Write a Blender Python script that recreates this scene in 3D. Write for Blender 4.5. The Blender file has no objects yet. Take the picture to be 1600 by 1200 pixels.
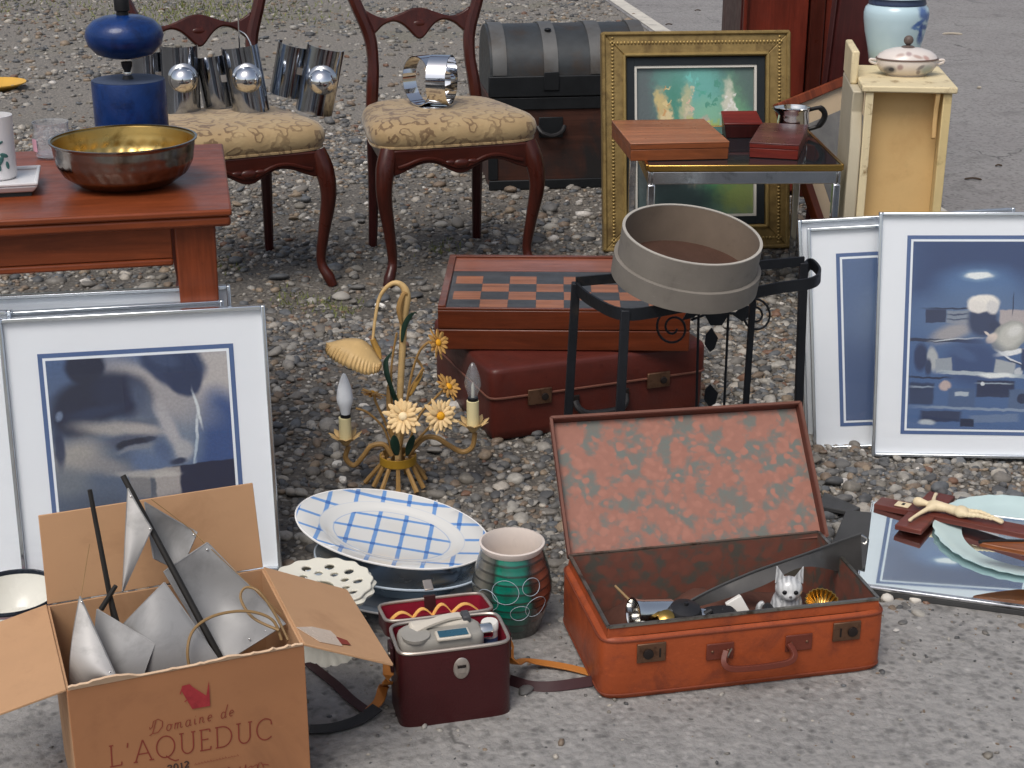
import bpy, bmesh, math, random
import numpy as np
from mathutils import Vector, Matrix, Euler
R = math.radians
PI = math.pi
random.seed(7)
scene = bpy.context.scene
col = scene.collection

# ---------------------------------------------------------------- camera, sky, sun, exposure
CAM_H, PITCH, FPX = 1.4, R(20.5), 2400.0
cam = bpy.data.cameras.new('camera')
cam.sensor_width = 36.0
cam.lens = 36.0 * FPX / 1600.0
cam.clip_start, cam.clip_end = 0.05, 2000.0
cam_o = bpy.data.objects.new('camera', cam)
cam_o.location = (0, 0, CAM_H)
cam_o.rotation_euler = (R(90) - PITCH, 0, 0)
col.objects.link(cam_o)
scene.camera = cam_o

SUN_EL, SUN_AZ = R(58), R(205)          # azimuth clockwise from +Y: behind the camera, to the left
world = bpy.data.worlds.new('World')
scene.world = world
world.use_nodes = True
wn, wl = world.node_tree.nodes, world.node_tree.links
wn.clear()
sky = wn.new('ShaderNodeTexSky')
sky.sky_type = 'NISHITA'
sky.sun_disc = False
sky.sun_elevation, sky.sun_rotation = SUN_EL, SUN_AZ
sky.dust_density, sky.air_density, sky.ozone_density = 4.0, 1.0, 1.0
hs = wn.new('ShaderNodeHueSaturation')
hs.inputs['Saturation'].default_value = 0.68
bg = wn.new('ShaderNodeBackground')
bg.inputs['Strength'].default_value = 0.10
wo = wn.new('ShaderNodeOutputWorld')
wl.new(sky.outputs[0], hs.inputs['Color'])
wl.new(hs.outputs[0], bg.inputs[0])
wl.new(bg.outputs[0], wo.inputs[0])
sun = bpy.data.lights.new('sun', 'SUN')
sun.energy, sun.angle, sun.color = 1.35, R(30), (1.0, 0.97, 0.93)
sun_o = bpy.data.objects.new('sun', sun)
sd = Vector((math.sin(SUN_AZ) * math.cos(SUN_EL), math.cos(SUN_AZ) * math.cos(SUN_EL), math.sin(SUN_EL)))
sun_o.rotation_euler = (-sd).to_track_quat('-Z', 'Y').to_euler()
sun_o.location = sd * 30
col.objects.link(sun_o)
vs = scene.view_settings
vs.view_transform, vs.look, vs.gamma, vs.use_curve_mapping = 'Standard', 'None', 1.0, False
vs.exposure = 0.34
scene.cycles.use_denoising = True
scene.cycles.max_bounces = 8
scene.cycles.transparent_max_bounces = 12
scene.cycles.caustics_reflective = True
scene.cycles.blur_glossy = 0.5
scene.cycles.sample_clamp_indirect = 3.0
scene.cycles.caustics_refractive = False

# ---------------------------------------------------------------- helpers
def ray(px, py):
    u, v = (px - 800) / FPX, (py - 600) / FPX
    return Vector((u, math.cos(PITCH) - v * math.sin(PITCH), -math.sin(PITCH) - v * math.cos(PITCH)))
def G(px, py, z=0.0):                       # the place at height z
    d = ray(px, py)
    return Vector((0, 0, CAM_H)) + d * ((z - CAM_H) / d.z)
def A(px, py, Y):                           # the place at distance Y
    d = ray(px, py)
    return Vector((0, 0, CAM_H)) + d * (Y / d.y)

def S(r, g, b, k=1.0):
    f = lambda c: (c / 255 / 12.92 if c <= 10.3 else ((c / 255 + .055) / 1.055) ** 2.4) * k
    return (f(r), f(g), f(b), 1.0)
def mul(c, k):
    return (min(1, c[0] * k), min(1, c[1] * k), min(1, c[2] * k), 1.0)

class NT:
    def __init__(self, name):
        self.m = bpy.data.materials.new(name)
        self.m.use_nodes = True
        self.t = self.m.node_tree
        self.n, self.l = self.t.nodes, self.t.links
        self.b = self.n['Principled BSDF']
        self.tc = self.n.new('ShaderNodeTexCoord')
    def node(self, kind, **kw):
        o = self.n.new('ShaderNode' + kind)
        for k, v in kw.items():
            setattr(o, k, v)
        return o
    def link(self, a, b):
        self.l.new(a, b)
    def coords(self, scale=(1, 1, 1), src='Object'):
        mp = self.node('Mapping')
        mp.inputs['Scale'].default_value = scale
        self.link(self.tc.outputs[src], mp.inputs[0])
        return mp.outputs[0]
    def noise(self, vec, scale, detail=4, rough=.55, dist=0.):
        o = self.node('TexNoise')
        o.inputs['Scale'].default_value = scale
        o.inputs['Detail'].default_value = detail
        o.inputs['Roughness'].default_value = rough
        o.inputs['Distortion'].default_value = dist
        self.link(vec, o.inputs['Vector'])
        return o.outputs['Fac']
    def ramp(self, fac, stops, interp='LINEAR'):
        o = self.node('ValToRGB')
        o.color_ramp.interpolation = interp
        e = o.color_ramp.elements
        while len(e) < len(stops):
            e.new(.5)
        for i, (p, c) in enumerate(stops):
            e[i].position = p
            e[i].color = c if not isinstance(c, (int, float)) else (c, c, c, 1)
        self.link(fac, o.inputs[0])
        return o.outputs[0]
    def mix(self, fac, a, b, blend='MIX'):
        o = self.node('Mix', data_type='RGBA', blend_type=blend)
        for sock, v in ((o.inputs[0], fac), (o.inputs[6], a), (o.inputs[7], b)):
            if hasattr(v, 'is_output'):
                self.link(v, sock)
            else:
                sock.default_value = v
        return o.outputs[2]
    def math(self, op, a, b=0.0, clamp=False):
        o = self.node('Math', operation=op, use_clamp=clamp)
        for sock, v in ((o.inputs[0], a), (o.inputs[1], b)):
            if hasattr(v, 'is_output'):
                self.link(v, sock)
            else:
                sock.default_value = v
        return o.outputs[0]
    def bump(self, h, strength, dist=.002):
        o = self.node('Bump')
        o.inputs['Strength'].default_value = strength
        o.inputs['Distance'].default_value = dist
        self.link(h, o.inputs['Height'])
        self.link(o.outputs[0], self.b.inputs['Normal'])
    def set(self, **kw):
        names = dict(col='Base Color', rough='Roughness', metal='Metallic', coat='Coat Weight', coatr='Coat Roughness',
                     trans='Transmission Weight', ior='IOR', spec='Specular IOR Level', sheen='Sheen Weight')
        for k, v in kw.items():
            s = self.b.inputs[names[k]]
            if hasattr(v, 'is_output'):
                self.link(v, s)
            else:
                s.default_value = v
        return self.m

MATS = {}
def mat(name, c, rough=.5, metal=0., var=.18, scale=9., bump=0., bscale=80., bdist=.002, dirt=None, dscale=6., dt=(.52, .68),
        coat=0., grain=None, gs=3., src='Object', rv=.15, spec=.27, wear=0.):
    """base colour with slow variation, optional wood grain along an axis, optional dirt or wear patches, fine relief"""
    t = NT(name)
    v = t.coords(src=src)
    n1 = t.noise(v, scale, 5, .6)
    colr = t.ramp(n1, [(.25, mul(c, 1 - var)), (.75, mul(c, 1 + var))])
    if grain:
        sc = {'x': (1, 14, 14), 'y': (14, 1, 14), 'z': (14, 14, 1)}[grain]
        gv = t.coords(sc, src)
        g1 = t.noise(gv, gs, 6, .65, .8)
        colr = t.mix(t.ramp(g1, [(.36, 0.), (.62, 1.)]), mul(c, .58), colr)
        g2 = t.noise(gv, gs * 5, 3, .6, .2)
        colr = t.mix(t.ramp(g2, [(.3, .35), (.55, 0.)]), colr, mul(c, .4))
    if dirt:
        d1 = t.noise(v, dscale, 6, .65, .4)
        colr = t.mix(t.ramp(d1, [(dt[0], 0.), (dt[1], 1.)]), colr, dirt)
    if wear:
        w1 = t.noise(t.coords((1, 1, 3.2), src), 75, 5, .75, 1.2)
        colr = t.mix(t.ramp(w1, [(.60, 0.), (.70, wear)]), colr, mul(c, 1.7))
        w2 = t.noise(v, 28, 5, .7)
        colr = t.mix(t.ramp(w2, [(.30, wear), (.42, 0.)]), colr, mul(c, .5))
    n2 = t.noise(v, scale * 3, 4)
    r = t.math('ADD', t.math('MULTIPLY', t.math('SUBTRACT', n2, .5), rv * 2), rough, True)
    t.set(col=colr, rough=r, metal=metal, coat=coat * .55, spec=spec)
    if coat:
        t.set(coatr=.12)
    if bump:
        t.bump(t.noise(v, bscale, 4), bump, bdist)
    MATS[name] = t.m
    return t.m

def print_mat(name, base, layers, src='UV', noise=(.02, 6.), rough=.45, fine=.12, metal=0., bump=0., contrast=1.):
    """a flat print or painted decoration: soft ellipses ('e') and rectangles ('r') of ink"""
    t = NT(name)
    v = t.tc.outputs[src]
    nz = t.node('TexNoise')
    nz.inputs['Scale'].default_value = noise[1]
    nz.inputs['Detail'].default_value = 4
    t.link(v, nz.inputs['Vector'])
    sub = t.node('VectorMath', operation='SUBTRACT')
    t.link(nz.outputs['Color'], sub.inputs[0]); sub.inputs[1].default_value = (.5, .5, .5)
    scl = t.node('VectorMath', operation='SCALE')
    t.link(sub.outputs[0], scl.inputs[0]); scl.inputs['Scale'].default_value = noise[0] * 4
    add = t.node('VectorMath', operation='ADD')
    t.link(v, add.inputs[0]); t.link(scl.outputs[0], add.inputs[1])
    flat = t.node('VectorMath', operation='MULTIPLY')
    t.link(add.outputs[0], flat.inputs[0]); flat.inputs[1].default_value = (1, 1, 0)
    cur = base
    for (kind, cx, cy, rx, ry, rot, soft, c, al) in layers:
        mp = t.node('Mapping', vector_type='TEXTURE')
        mp.inputs['Location'].default_value = (cx, cy, 0)
        mp.inputs['Rotation'].default_value = (0, 0, R(rot))
        mp.inputs['Scale'].default_value = (rx, ry, 1)
        t.link(flat.outputs[0], mp.inputs[0])
        if kind == 'e':
            ln = t.node('VectorMath', operation='LENGTH')
            t.link(mp.outputs[0], ln.inputs[0]); d = ln.outputs['Value']
        else:
            ab = t.node('VectorMath', operation='ABSOLUTE')
            t.link(mp.outputs[0], ab.inputs[0])
            sx = t.node('SeparateXYZ'); t.link(ab.outputs[0], sx.inputs[0])
            d = t.math('MAXIMUM', sx.outputs[0], sx.outputs[1])
        mr = t.node('MapRange', interpolation_type='SMOOTHSTEP')
        mr.inputs['From Min'].default_value = 1 + soft
        mr.inputs['From Max'].default_value = 1 - soft
        mr.inputs['To Max'].default_value = al
        t.link(d, mr.inputs['Value'])
        cur = t.mix(mr.outputs[0], cur, c)
    f = t.noise(v, noise[1] * 8, 5, .7)
    cur = t.mix(1.0, cur, t.ramp(f, [(.3, 1 - fine), (.7, 1.)]), 'MULTIPLY')
    if contrast != 1.:
        gm_ = t.node('Gamma'); gm_.inputs['Gamma'].default_value = contrast
        t.link(cur, gm_.inputs['Color']); cur = gm_.outputs[0]
    t.set(col=cur, rough=rough, metal=metal)
    if bump:
        t.bump(t.noise(v, 40, 4), bump, .002)
    MATS[name] = t.m
    return t.m

def glass_mat(name, tint=(1, 1, 1, 1), f0=.045, rough=.01, haze=0.):
    """thin window glass: clear, with a mirror sheen that grows at grazing angles"""
    t = NT(name)
    lw = t.node('LayerWeight'); lw.inputs['Blend'].default_value = .5
    p = t.math('POWER', lw.outputs['Facing'], 4.0)
    fac = t.math('ADD', t.math('MULTIPLY', p, .9), f0, True)
    tr = t.node('BsdfTransparent'); tr.inputs[0].default_value = tint
    base = tr.outputs[0]
    if haze:
        df = t.node('BsdfDiffuse'); df.inputs[0].default_value = (.8, .85, .88, 1)
        mh = t.node('MixShader'); mh.inputs[0].default_value = haze
        t.link(base, mh.inputs[1]); t.link(df.outputs[0], mh.inputs[2]); base = mh.outputs[0]
    gl = t.node('BsdfGlossy'); gl.inputs['Roughness'].default_value = rough
    mx = t.node('MixShader')
    t.link(fac, mx.inputs[0]); t.link(base, mx.inputs[1]); t.link(gl.outputs[0], mx.inputs[2])
    t.link(mx.outputs[0], t.n['Material Output'].inputs[0])
    MATS[name] = t.m
    return t.m

class MB:
    def __init__(self):
        self.v, self.f, self.uv = [], [], {}
    def add(self, vs, fs):
        o = len(self.v)
        self.v += [tuple(p) for p in vs]
        self.f += [tuple(i + o for i in f) for f in fs]
        return self
    def box(self, x0, x1, y0, y1, z0, z1):
        return self.add([(x0, y0, z0), (x1, y0, z0), (x1, y1, z0), (x0, y1, z0), (x0, y0, z1), (x1, y0, z1), (x1, y1, z1), (x0, y1, z1)],
                        [(0, 3, 2, 1), (4, 5, 6, 7), (0, 1, 5, 4), (1, 2, 6, 5), (2, 3, 7, 6), (3, 0, 4, 7)])
    def hexa(self, b, t):
        """bottom quad b and top quad t, both counter-clockwise"""
        return self.add(list(b) + list(t), [(0, 3, 2, 1), (4, 5, 6, 7), (0, 1, 5, 4), (1, 2, 6, 5), (2, 3, 7, 6), (3, 0, 4, 7)])
    def prism(self, poly, axis, a, b):
        n = len(poly)
        def P(p, w):
            return {'x': (w, p[0], p[1]), 'y': (p[0], w, p[1]), 'z': (p[0], p[1], w)}[axis]
        return self.add([P(p, a) for p in poly] + [P(p, b) for p in poly],
                        [tuple(range(n))[::-1], tuple(range(n, 2 * n))] + [(i, (i + 1) % n, n + (i + 1) % n, n + i) for i in range(n)])
    def lathe(self, prof, n=32, c=(0, 0, 0), fn=None, a0=0., a1=2 * PI):
        full = abs(a1 - a0 - 2 * PI) < 1e-6
        m = n if full else n + 1
        vs, fs = [], []
        for i, (r, z) in enumerate(prof):
            for k in range(m):
                a = a0 + (a1 - a0) * k / n
                rr = r * (fn(a, i, z) if fn else 1)
                vs.append((c[0] + rr * math.cos(a), c[1] + rr * math.sin(a), c[2] + z))
        for i in range(len(prof) - 1):
            for k in range(n):
                k2 = (k + 1) % m if full else k + 1
                fs.append((i * m + k, i * m + k2, (i + 1) * m + k2, (i + 1) * m + k))
        return self.add(vs, fs)
    def loft(self, outline, rings, n=48):
        """outline(a) -> (x, y); rings (scale, z[, dx, dy]); ends closed"""
        vs, fs = [], []
        for rg in rings:
            s, z = rg[0], rg[1]
            dx, dy = (rg[2], rg[3]) if len(rg) > 2 else (0, 0)
            for k in range(n):
                x, y = outline(2 * PI * k / n)
                vs.append((x * s + dx, y * s + dy, z))
        for i in range(len(rings) - 1):
            for k in range(n):
                k2 = (k + 1) % n
                fs.append((i * n + k, i * n + k2, (i + 1) * n + k2, (i + 1) * n + k))
        fs.append(tuple(range(n))[::-1])
        fs.append(tuple(range((len(rings) - 1) * n, len(rings) * n)))
        return self.add(vs, fs)
    def tube(self, pts, r, n=8, caps=True, flat=None):
        """r: radius or list; flat=(w, h) makes a rectangular bar"""
        pts = [Vector(p) for p in pts]
        rs = r if isinstance(r, (list, tuple)) else [r] * len(pts)
        up = None
        vs = []
        ring = 4 if flat else n
        for i, p in enumerate(pts):
            t = (pts[min(i + 1, len(pts) - 1)] - pts[max(i - 1, 0)]).normalized()
            if up is None:
                up = Vector((0, 0, 1)) if abs(t.z) < .9 else Vector((0, -1, 0))
            s = t.cross(up)
            s = s.normalized() if s.length > 1e-6 else Vector((1, 0, 0))
            up = s.cross(t).normalized()
            if flat:
                w, h = flat[0] / 2, flat[1] / 2
                vs += [p + s * w + up * h, p - s * w + up * h, p - s * w - up * h, p + s * w - up * h]
            else:
                for k in range(n):
                    a = 2 * PI * (k + .5) / n
                    vs.append(p + (s * math.cos(a) + up * math.sin(a)) * rs[i])
        fs = []
        for i in range(len(pts) - 1):
            for k in range(ring):
                fs.append((i * ring + k, i * ring + (k + 1) % ring, (i + 1) * ring + (k + 1) % ring, (i + 1) * ring + k))
        if caps:
            fs.append(tuple(range(ring))[::-1])
            fs.append(tuple(range((len(pts) - 1) * ring, len(pts) * ring)))
        return self.add(vs, fs)
    def ball(self, c, rx, ry=None, rz=None, n=20, m=12, M=None):
        ry, rz = ry or rx, rz or rx
        vs, fs = [], []
        for i in range(m + 1):
            ph = PI * i / m
            for k in range(n):
                a = 2 * PI * k / n
                q = Vector((rx * math.sin(ph) * math.cos(a), ry * math.sin(ph) * math.sin(a), rz * math.cos(ph)))
                if M:
                    q = M @ q
                vs.append(q + Vector(c))
        for i in range(m):
            for k in range(n):
                fs.append((i * n + k, (i + 1) * n + k, (i + 1) * n + (k + 1) % n, i * n + (k + 1) % n))
        return self.add(vs, fs)
    def patch(self, a, b, c, d, bulge=0., n=8, thick=.0015):
        """a curved sheet a-b-c-d with thickness"""
        a, b, c, d = map(Vector, (a, b, c, d))
        nr = (c - a).cross(d - b).normalized()
        vs, fs = [], []
        for side in (1, -1):
            for i in range(n + 1):
                for j in range(n + 1):
                    u, w = i / n, j / n
                    p = a * (1 - u) * (1 - w) + b * u * (1 - w) + c * u * w + d * (1 - u) * w
                    vs.append(p + nr * (bulge * math.sin(PI * u) * (.4 + .6 * math.sin(PI * w)) + side * thick / 2))
        m = (n + 1) ** 2
        I = lambda i, j, s=0: s * m + i * (n + 1) + j
        for i in range(n):
            for j in range(n):
                fs.append((I(i, j), I(i + 1, j), I(i + 1, j + 1), I(i, j + 1)))
                fs.append((I(i, j, 1), I(i, j + 1, 1), I(i + 1, j + 1, 1), I(i + 1, j, 1)))
        for i in range(n):
            fs += [(I(i, 0), I(i, 0, 1), I(i + 1, 0, 1), I(i + 1, 0)), (I(i, n), I(i + 1, n), I(i + 1, n, 1), I(i, n, 1)),
                   (I(0, i), I(0, i + 1), I(0, i + 1, 1), I(0, i, 1)), (I(n, i), I(n, i, 1), I(n, i + 1, 1), I(n, i + 1))]
        return self.add(vs, fs)
    def xf(self, M, start=0):
        for i in range(start, len(self.v)):
            self.v[i] = tuple(M @ Vector(self.v[i]))
        return self
    def build(self, name, m, parent=None, smooth=40, bevel=0., seg=2, uvfn=None, clean=True):
        me = bpy.data.meshes.new(name)
        me.from_pydata(self.v, [], self.f)
        if clean:
            bm = bmesh.new(); bm.from_mesh(me)
            bmesh.ops.remove_doubles(bm, verts=bm.verts, dist=1e-6)
            bmesh.ops.recalc_face_normals(bm, faces=bm.faces)
            bm.to_mesh(me); bm.free()
        if smooth:
            me.shade_smooth()
            me.set_sharp_from_angle(angle=R(smooth))
        if uvfn:
            uv = me.uv_layers.new(name='UVMap')
            for lp in me.loops:
                uv.data[lp.index].uv = uvfn(me.vertices[lp.vertex_index].co)
        me.materials.append(MATS[m] if isinstance(m, str) else m)
        o = bpy.data.objects.new(name, me)
        col.objects.link(o)
        if parent:
            o.parent = parent
        if bevel:
            b = o.modifiers.new('bevel', 'BEVEL')
            b.width, b.segments, b.limit_method, b.angle_limit = bevel, seg, 'ANGLE', R(35)
            b.harden_normals = False
        return o

def tag(o, label, cat, group=None):
    o['label'], o['category'] = label, cat
    if group:
        o['group'] = group
    return o
def thing(name, label, cat, loc=(0, 0, 0), rz=0., group=None, rx=0., ry=0.):
    o = bpy.data.objects.new(name, None)
    o.empty_display_size = .05
    o.location = loc
    o.rotation_euler = (R(rx), R(ry), R(rz))
    col.objects.link(o)
    return tag(o, label, cat, group)
def struct(o):
    o['kind'] = 'structure'
    return o
def dup(o, parent=None):
    c = o.copy(); col.objects.link(c); c.parent = parent
    for ch in list(o.children):
        dup(ch, c)
    return c
def sub(pts, n=6):
    """smooth curve through points"""
    P = [Vector(p) for p in pts]
    out = []
    for i in range(len(P) - 1):
        p0, p1, p2, p3 = P[max(i - 1, 0)], P[i], P[i + 1], P[min(i + 2, len(P) - 1)]
        for k in range(n):
            t = k / n
            out.append(.5 * ((2 * p1) + (p2 - p0) * t + (2 * p0 - 5 * p1 + 4 * p2 - p3) * t * t + (3 * p1 - p0 - 3 * p2 + p3) * t ** 3))
    out.append(P[-1])
    return out
def lerp_list(vals, n):
    out = []
    for i in range(len(vals) - 1):
        out += [vals[i] + (vals[i + 1] - vals[i]) * k / n for k in range(n)]
    return out + [vals[-1]]
def super_outline(a, b, p=.5, taper=0.):
    def f(t):
        c, s = math.cos(t), math.sin(t)
        x = a * math.copysign(abs(c) ** p, c)
        y = b * math.copysign(abs(s) ** p, s)
        return x * (1 - taper * y / b), y
    return f

# ---------------------------------------------------------------- materials
mat('table_wood', S(136, 66, 35), .38, wear=.3, grain='x', gs=2.2, var=.2, coat=.25)
mat('table_leg_wood', S(124, 58, 30), .4, wear=.3, grain='z', gs=2.2, var=.2, coat=.2)
mat('mahogany', S(70, 28, 19), .32, grain='z', gs=2.5, var=.25, coat=.3)
mat('mahogany_x', S(70, 28, 19), .35, grain='x', gs=2.5, var=.25, coat=.3)
mat('mahogany_dark', S(66, 26, 24), .4, grain='z', gs=2., var=.3, coat=.2)
mat('cabinet_red', S(108, 42, 29), .38, grain='z', gs=1.2, var=.25, coat=.25)
mat('game_wood', S(104, 48, 26), .35, wear=.35, grain='x', gs=2., var=.2, coat=.3)
mat('game_strip', S(150, 92, 72), .35, grain='x', gs=2., var=.15, coat=.3)
mat('game_light', S(160, 102, 70), .4, grain='x', gs=3., var=.12, coat=.2)
mat('game_dark', S(66, 66, 66), .4, grain='x', gs=3., var=.15, coat=.2)
mat('cigar_wood', S(170, 108, 74), .33, grain='x', gs=1.6, var=.15, coat=.3)
mat('cigar_side', S(140, 78, 44), .4, grain='x', gs=2., var=.2, coat=.2)
mat('plum_wood', S(98, 58, 58), .3, grain='x', gs=2., var=.2, coat=.3)
mat('red_box', S(116, 40, 32), .35, grain='x', gs=2., var=.2, coat=.2)
mat('shade_chrome', (.38, .41, .46, 1), .10, 1., var=.2, scale=7, rv=.1, dirt=(.2, .21, .24, 1), dscale=9, dt=(.52, .75))  # base darkened in place of dark surroundings the chrome would mirror
mat('chrome', (.78, .79, .81, 1), .06, 1., var=.04, rv=.05)
mat('chrome_worn', (.62, .63, .64, 1), .16, 1., var=.15, rv=.12, dirt=S(70, 66, 62), dt=(.6, .75))
mat('silver', (.8, .79, .76, 1), .14, 1., var=.1, rv=.1)
mat('brass', S(196, 158, 86), .22, 1., var=.12, rv=.12)
mat('bowl_metal', S(140, 136, 130), .2, 1., var=.2, rv=.12, scale=20, dirt=S(104, 84, 70), dscale=14, dt=(.5, .75))
mat('bowl_inside', S(200, 170, 104), .3, 1., var=.15, rv=.12, dirt=S(120, 90, 40), dscale=16, dt=(.55, .75))
mat('dark_metal', S(58, 58, 60), .45, .6, var=.3, bump=.2)
mat('black_iron', S(30, 32, 36), .5, .2, var=.3, bump=.3, bscale=120, dirt=S(52, 46, 42), dt=(.6, .72))
mat('alu_frame', (.72, .76, .80, 1), .22, 1., var=.06, rv=.08)
mat('mat_board', S(238, 242, 246, .92), .75, var=.015, scale=4, bump=.05, bscale=300)
mat('blue_band', S(74, 98, 142), .6, var=.06)
mat('white_line', S(240, 246, 250, .92), .6, var=.02)
mat('blue_print_plain', S(74, 106, 154), .5, var=.25, scale=3)
mat('board_back', S(172, 120, 78), .8, var=.1, bump=.1)
mat('blue_glaze', S(12, 46, 100), .34, var=.28, scale=14, bump=.35, bscale=160, bdist=.002, coat=.5, dirt=S(10, 30, 70), dscale=22, dt=(.5, .7))
mat('blue_top', S(66, 76, 98), .6, var=.12)
mat('mug_white', S(228, 226, 226, .9), .22, var=.03, coat=.4)
mat('leaf_ink', S(64, 104, 100), .3, var=.3)
mat('pink_ink', S(206, 160, 176), .3, var=.2)
mat('dark_underside', S(46, 52, 52), .6)
mat('yellow_paint', S(206, 160, 70), .5, var=.1)
mat('leather_black', S(34, 33, 34), .45, var=.25, bump=.3, bscale=160)
mat('trunk_metal', S(62, 65, 67), .5, .3, var=.22, scale=14, bump=.25, bscale=50, dirt=S(66, 58, 52), dt=(.5, .7))
mat('trunk_strap', S(96, 96, 95), .5, .3, var=.2, dirt=S(84, 78, 72), dt=(.5, .7))
mat('trunk_dark', S(34, 36, 38), .5, .3, var=.25, bump=.2)
mat('trunk_wood', S(76, 46, 36), .6, wear=.4, grain='x', gs=2, var=.3, dirt=S(38, 36, 36), dscale=4, dt=(.45, .65))
mat('gilt', S(138, 116, 72), .45, .35, var=.25, scale=30, bump=.4, bscale=90, dirt=S(104, 84, 52), dscale=18, dt=(.5, .7))
mat('gilt_bright', S(158, 134, 84), .4, .5, var=.2, scale=30)
mat('liner_black', S(28, 34, 38), .6, var=.2)
mat('fillet', S(214, 210, 200, .85), .5, var=.05)
mat('smoked_glass', S(34, 38, 42), .05, 0., var=.1, coat=.6, rv=.03)
mat('pale_yellow', S(206, 184, 134), .55, wear=.2, var=.09, bump=.2, bscale=60, dirt=S(150, 124, 80), dscale=11, dt=(.56, .72))
mat('pale_yellow_light', S(216, 200, 162), .55, wear=.25, var=.09, bump=.2, dirt=S(140, 116, 80), dscale=20, dt=(.57, .7))
mat('cab_back', S(206, 172, 118), .65, wear=.12, var=.05, scale=6, bump=.1, dirt=S(190, 150, 98), dscale=5, dt=(.5, .8))
mat('side_grey', S(186, 176, 152), .5, var=.08, bump=.1)
mat('vase_pale', S(190, 212, 220), .25, var=.04, coat=.5)
mat('vase_navy', S(58, 70, 96), .3, var=.1, coat=.4)
mat('tureen_knob', S(96, 84, 78), .4, var=.2)
mat('tureen_line', S(104, 84, 76), .4, var=.2)
mat('case_maroon', S(84, 35, 27), .46, wear=.45, var=.2, bump=.3, bscale=140, dirt=S(74, 38, 34), dscale=5, dt=(.5, .72), coat=.2)
mat('case_edge', S(104, 66, 54), .5, var=.2, bump=.3)
mat('orange_leather', S(150, 70, 36), .5, wear=.55, var=.14, scale=12, bump=.4, bscale=110, dirt=S(112, 54, 36), dscale=16, dt=(.5, .74), coat=.06)
mat('lid_shell', S(96, 54, 44), .55, var=.2, bump=.3)
mat('rim_steel', S(150, 146, 136), .35, .9, var=.25, dirt=S(88, 78, 66), dscale=25, dt=(.5, .65))
mat('lock_brown', S(112, 84, 66), .4, .7, var=.3, dirt=S(72, 50, 40), dscale=30)
mat('lock_dark', S(40, 34, 32), .5, .3)
mat('handle_leather', S(98, 48, 36), .45, var=.2, bump=.3)
mat('sticker', S(206, 212, 222), .6, var=.04)
mat('sieve_wood', S(120, 114, 106), .75, wear=.3, var=.12, scale=14, bump=.2, bscale=60)
mat('sieve_inner', S(122, 108, 94), .75, wear=.25, var=.14, scale=10, bump=.15)
mat('sieve_rim', S(168, 162, 152), .7, var=.1)
mat('sieve_mesh', S(74, 52, 42), .8, var=.2, bump=.6, bscale=400)
mat('tole_cream', S(196, 164, 112), .5, wear=.35, var=.12, scale=25)
mat('tole_gold', S(168, 130, 66), .45, var=.2, scale=30)
mat('tole_straw', S(156, 122, 74), .5, wear=.35, var=.18, scale=25)
mat('tole_band', S(164, 126, 40), .45, var=.12)
mat('tole_green', S(36, 60, 48), .45, var=.3, scale=30)
mat('petal', S(226, 194, 142), .5, var=.12, scale=40)
mat('petal_gold', S(196, 150, 84), .5, var=.15, scale=40)
mat('daisy_eye', S(222, 158, 34), .6, var=.15, bump=.5, bscale=300)
mat('daisy_eye_pale', S(240, 218, 176), .6, var=.1)
mat('candle_sleeve', S(216, 204, 158), .55, var=.08)
mat('bulb_opal', S(240, 244, 248), .25, var=.03, coat=.3)
mat('socket_black', S(26, 26, 28), .4)
mat('china_white', S(232, 230, 226, .9), .18, var=.03, coat=.5)
mat('china_grey', S(176, 188, 198), .2, var=.08, coat=.4)
mat('steel_dish', S(126, 140, 152), .25, .6, var=.15, rv=.1)
mat('pierced_cream', S(226, 222, 206, .92), .4, var=.05, bump=.2, bscale=90, coat=.2)
mat('burgundy', S(66, 24, 26), .4, wear=.35, var=.15, bump=.35, bscale=260, coat=.15)
mat('burgundy_dark', S(54, 26, 28), .5, var=.2, bump=.3)
mat('velvet_red', S(124, 16, 38), .85, var=.15, scale=30)
mat('case_trim', S(176, 166, 156), .35, .7, var=.12)
mat('elastic', S(232, 176, 98), .7, var=.08, bump=.3, bscale=300)
mat('camera_grey', S(150, 146, 138), .42, var=.1, scale=20)
mat('camera_light', S(198, 190, 176), .4, var=.08)
mat('camera_dark', S(72, 72, 74), .4, var=.1)
mat('camera_plate', S(42, 84, 102), .3, var=.15, coat=.3)
mat('paper_white', S(226, 222, 214, .92), .7, var=.04)
mat('strap_tan', S(176, 112, 52), .55, var=.15, bump=.2)
mat('strap_dark', S(60, 34, 36), .5, var=.2, bump=.2)
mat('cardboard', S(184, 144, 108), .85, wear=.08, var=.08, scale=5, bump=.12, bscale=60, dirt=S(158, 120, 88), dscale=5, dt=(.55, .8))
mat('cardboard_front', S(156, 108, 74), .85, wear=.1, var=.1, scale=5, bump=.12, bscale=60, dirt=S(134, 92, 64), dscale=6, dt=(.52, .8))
mat('cardboard_torn', S(206, 176, 146), .9, var=.12, scale=40, bump=.3)
mat('ink_red', S(128, 56, 44), .7, var=.15, scale=50)
mat('ink_crest', S(150, 48, 52), .7, var=.25, scale=90)
mat('ink_black', S(70, 52, 46), .7, var=.2, scale=50)
mat('tape', S(196, 178, 160), .25, var=.1, scale=20)
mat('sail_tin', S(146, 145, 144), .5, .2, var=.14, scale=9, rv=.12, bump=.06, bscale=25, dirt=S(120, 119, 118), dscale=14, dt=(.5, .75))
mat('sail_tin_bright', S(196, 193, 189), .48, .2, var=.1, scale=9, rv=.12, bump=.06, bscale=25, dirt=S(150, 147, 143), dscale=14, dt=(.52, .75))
mat('mast_black', S(40, 38, 36), .5, var=.2)
mat('cane', S(140, 112, 74), .5, var=.15)
mat('enamel', S(216, 214, 204, .95), .25, var=.05, coat=.5)
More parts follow.
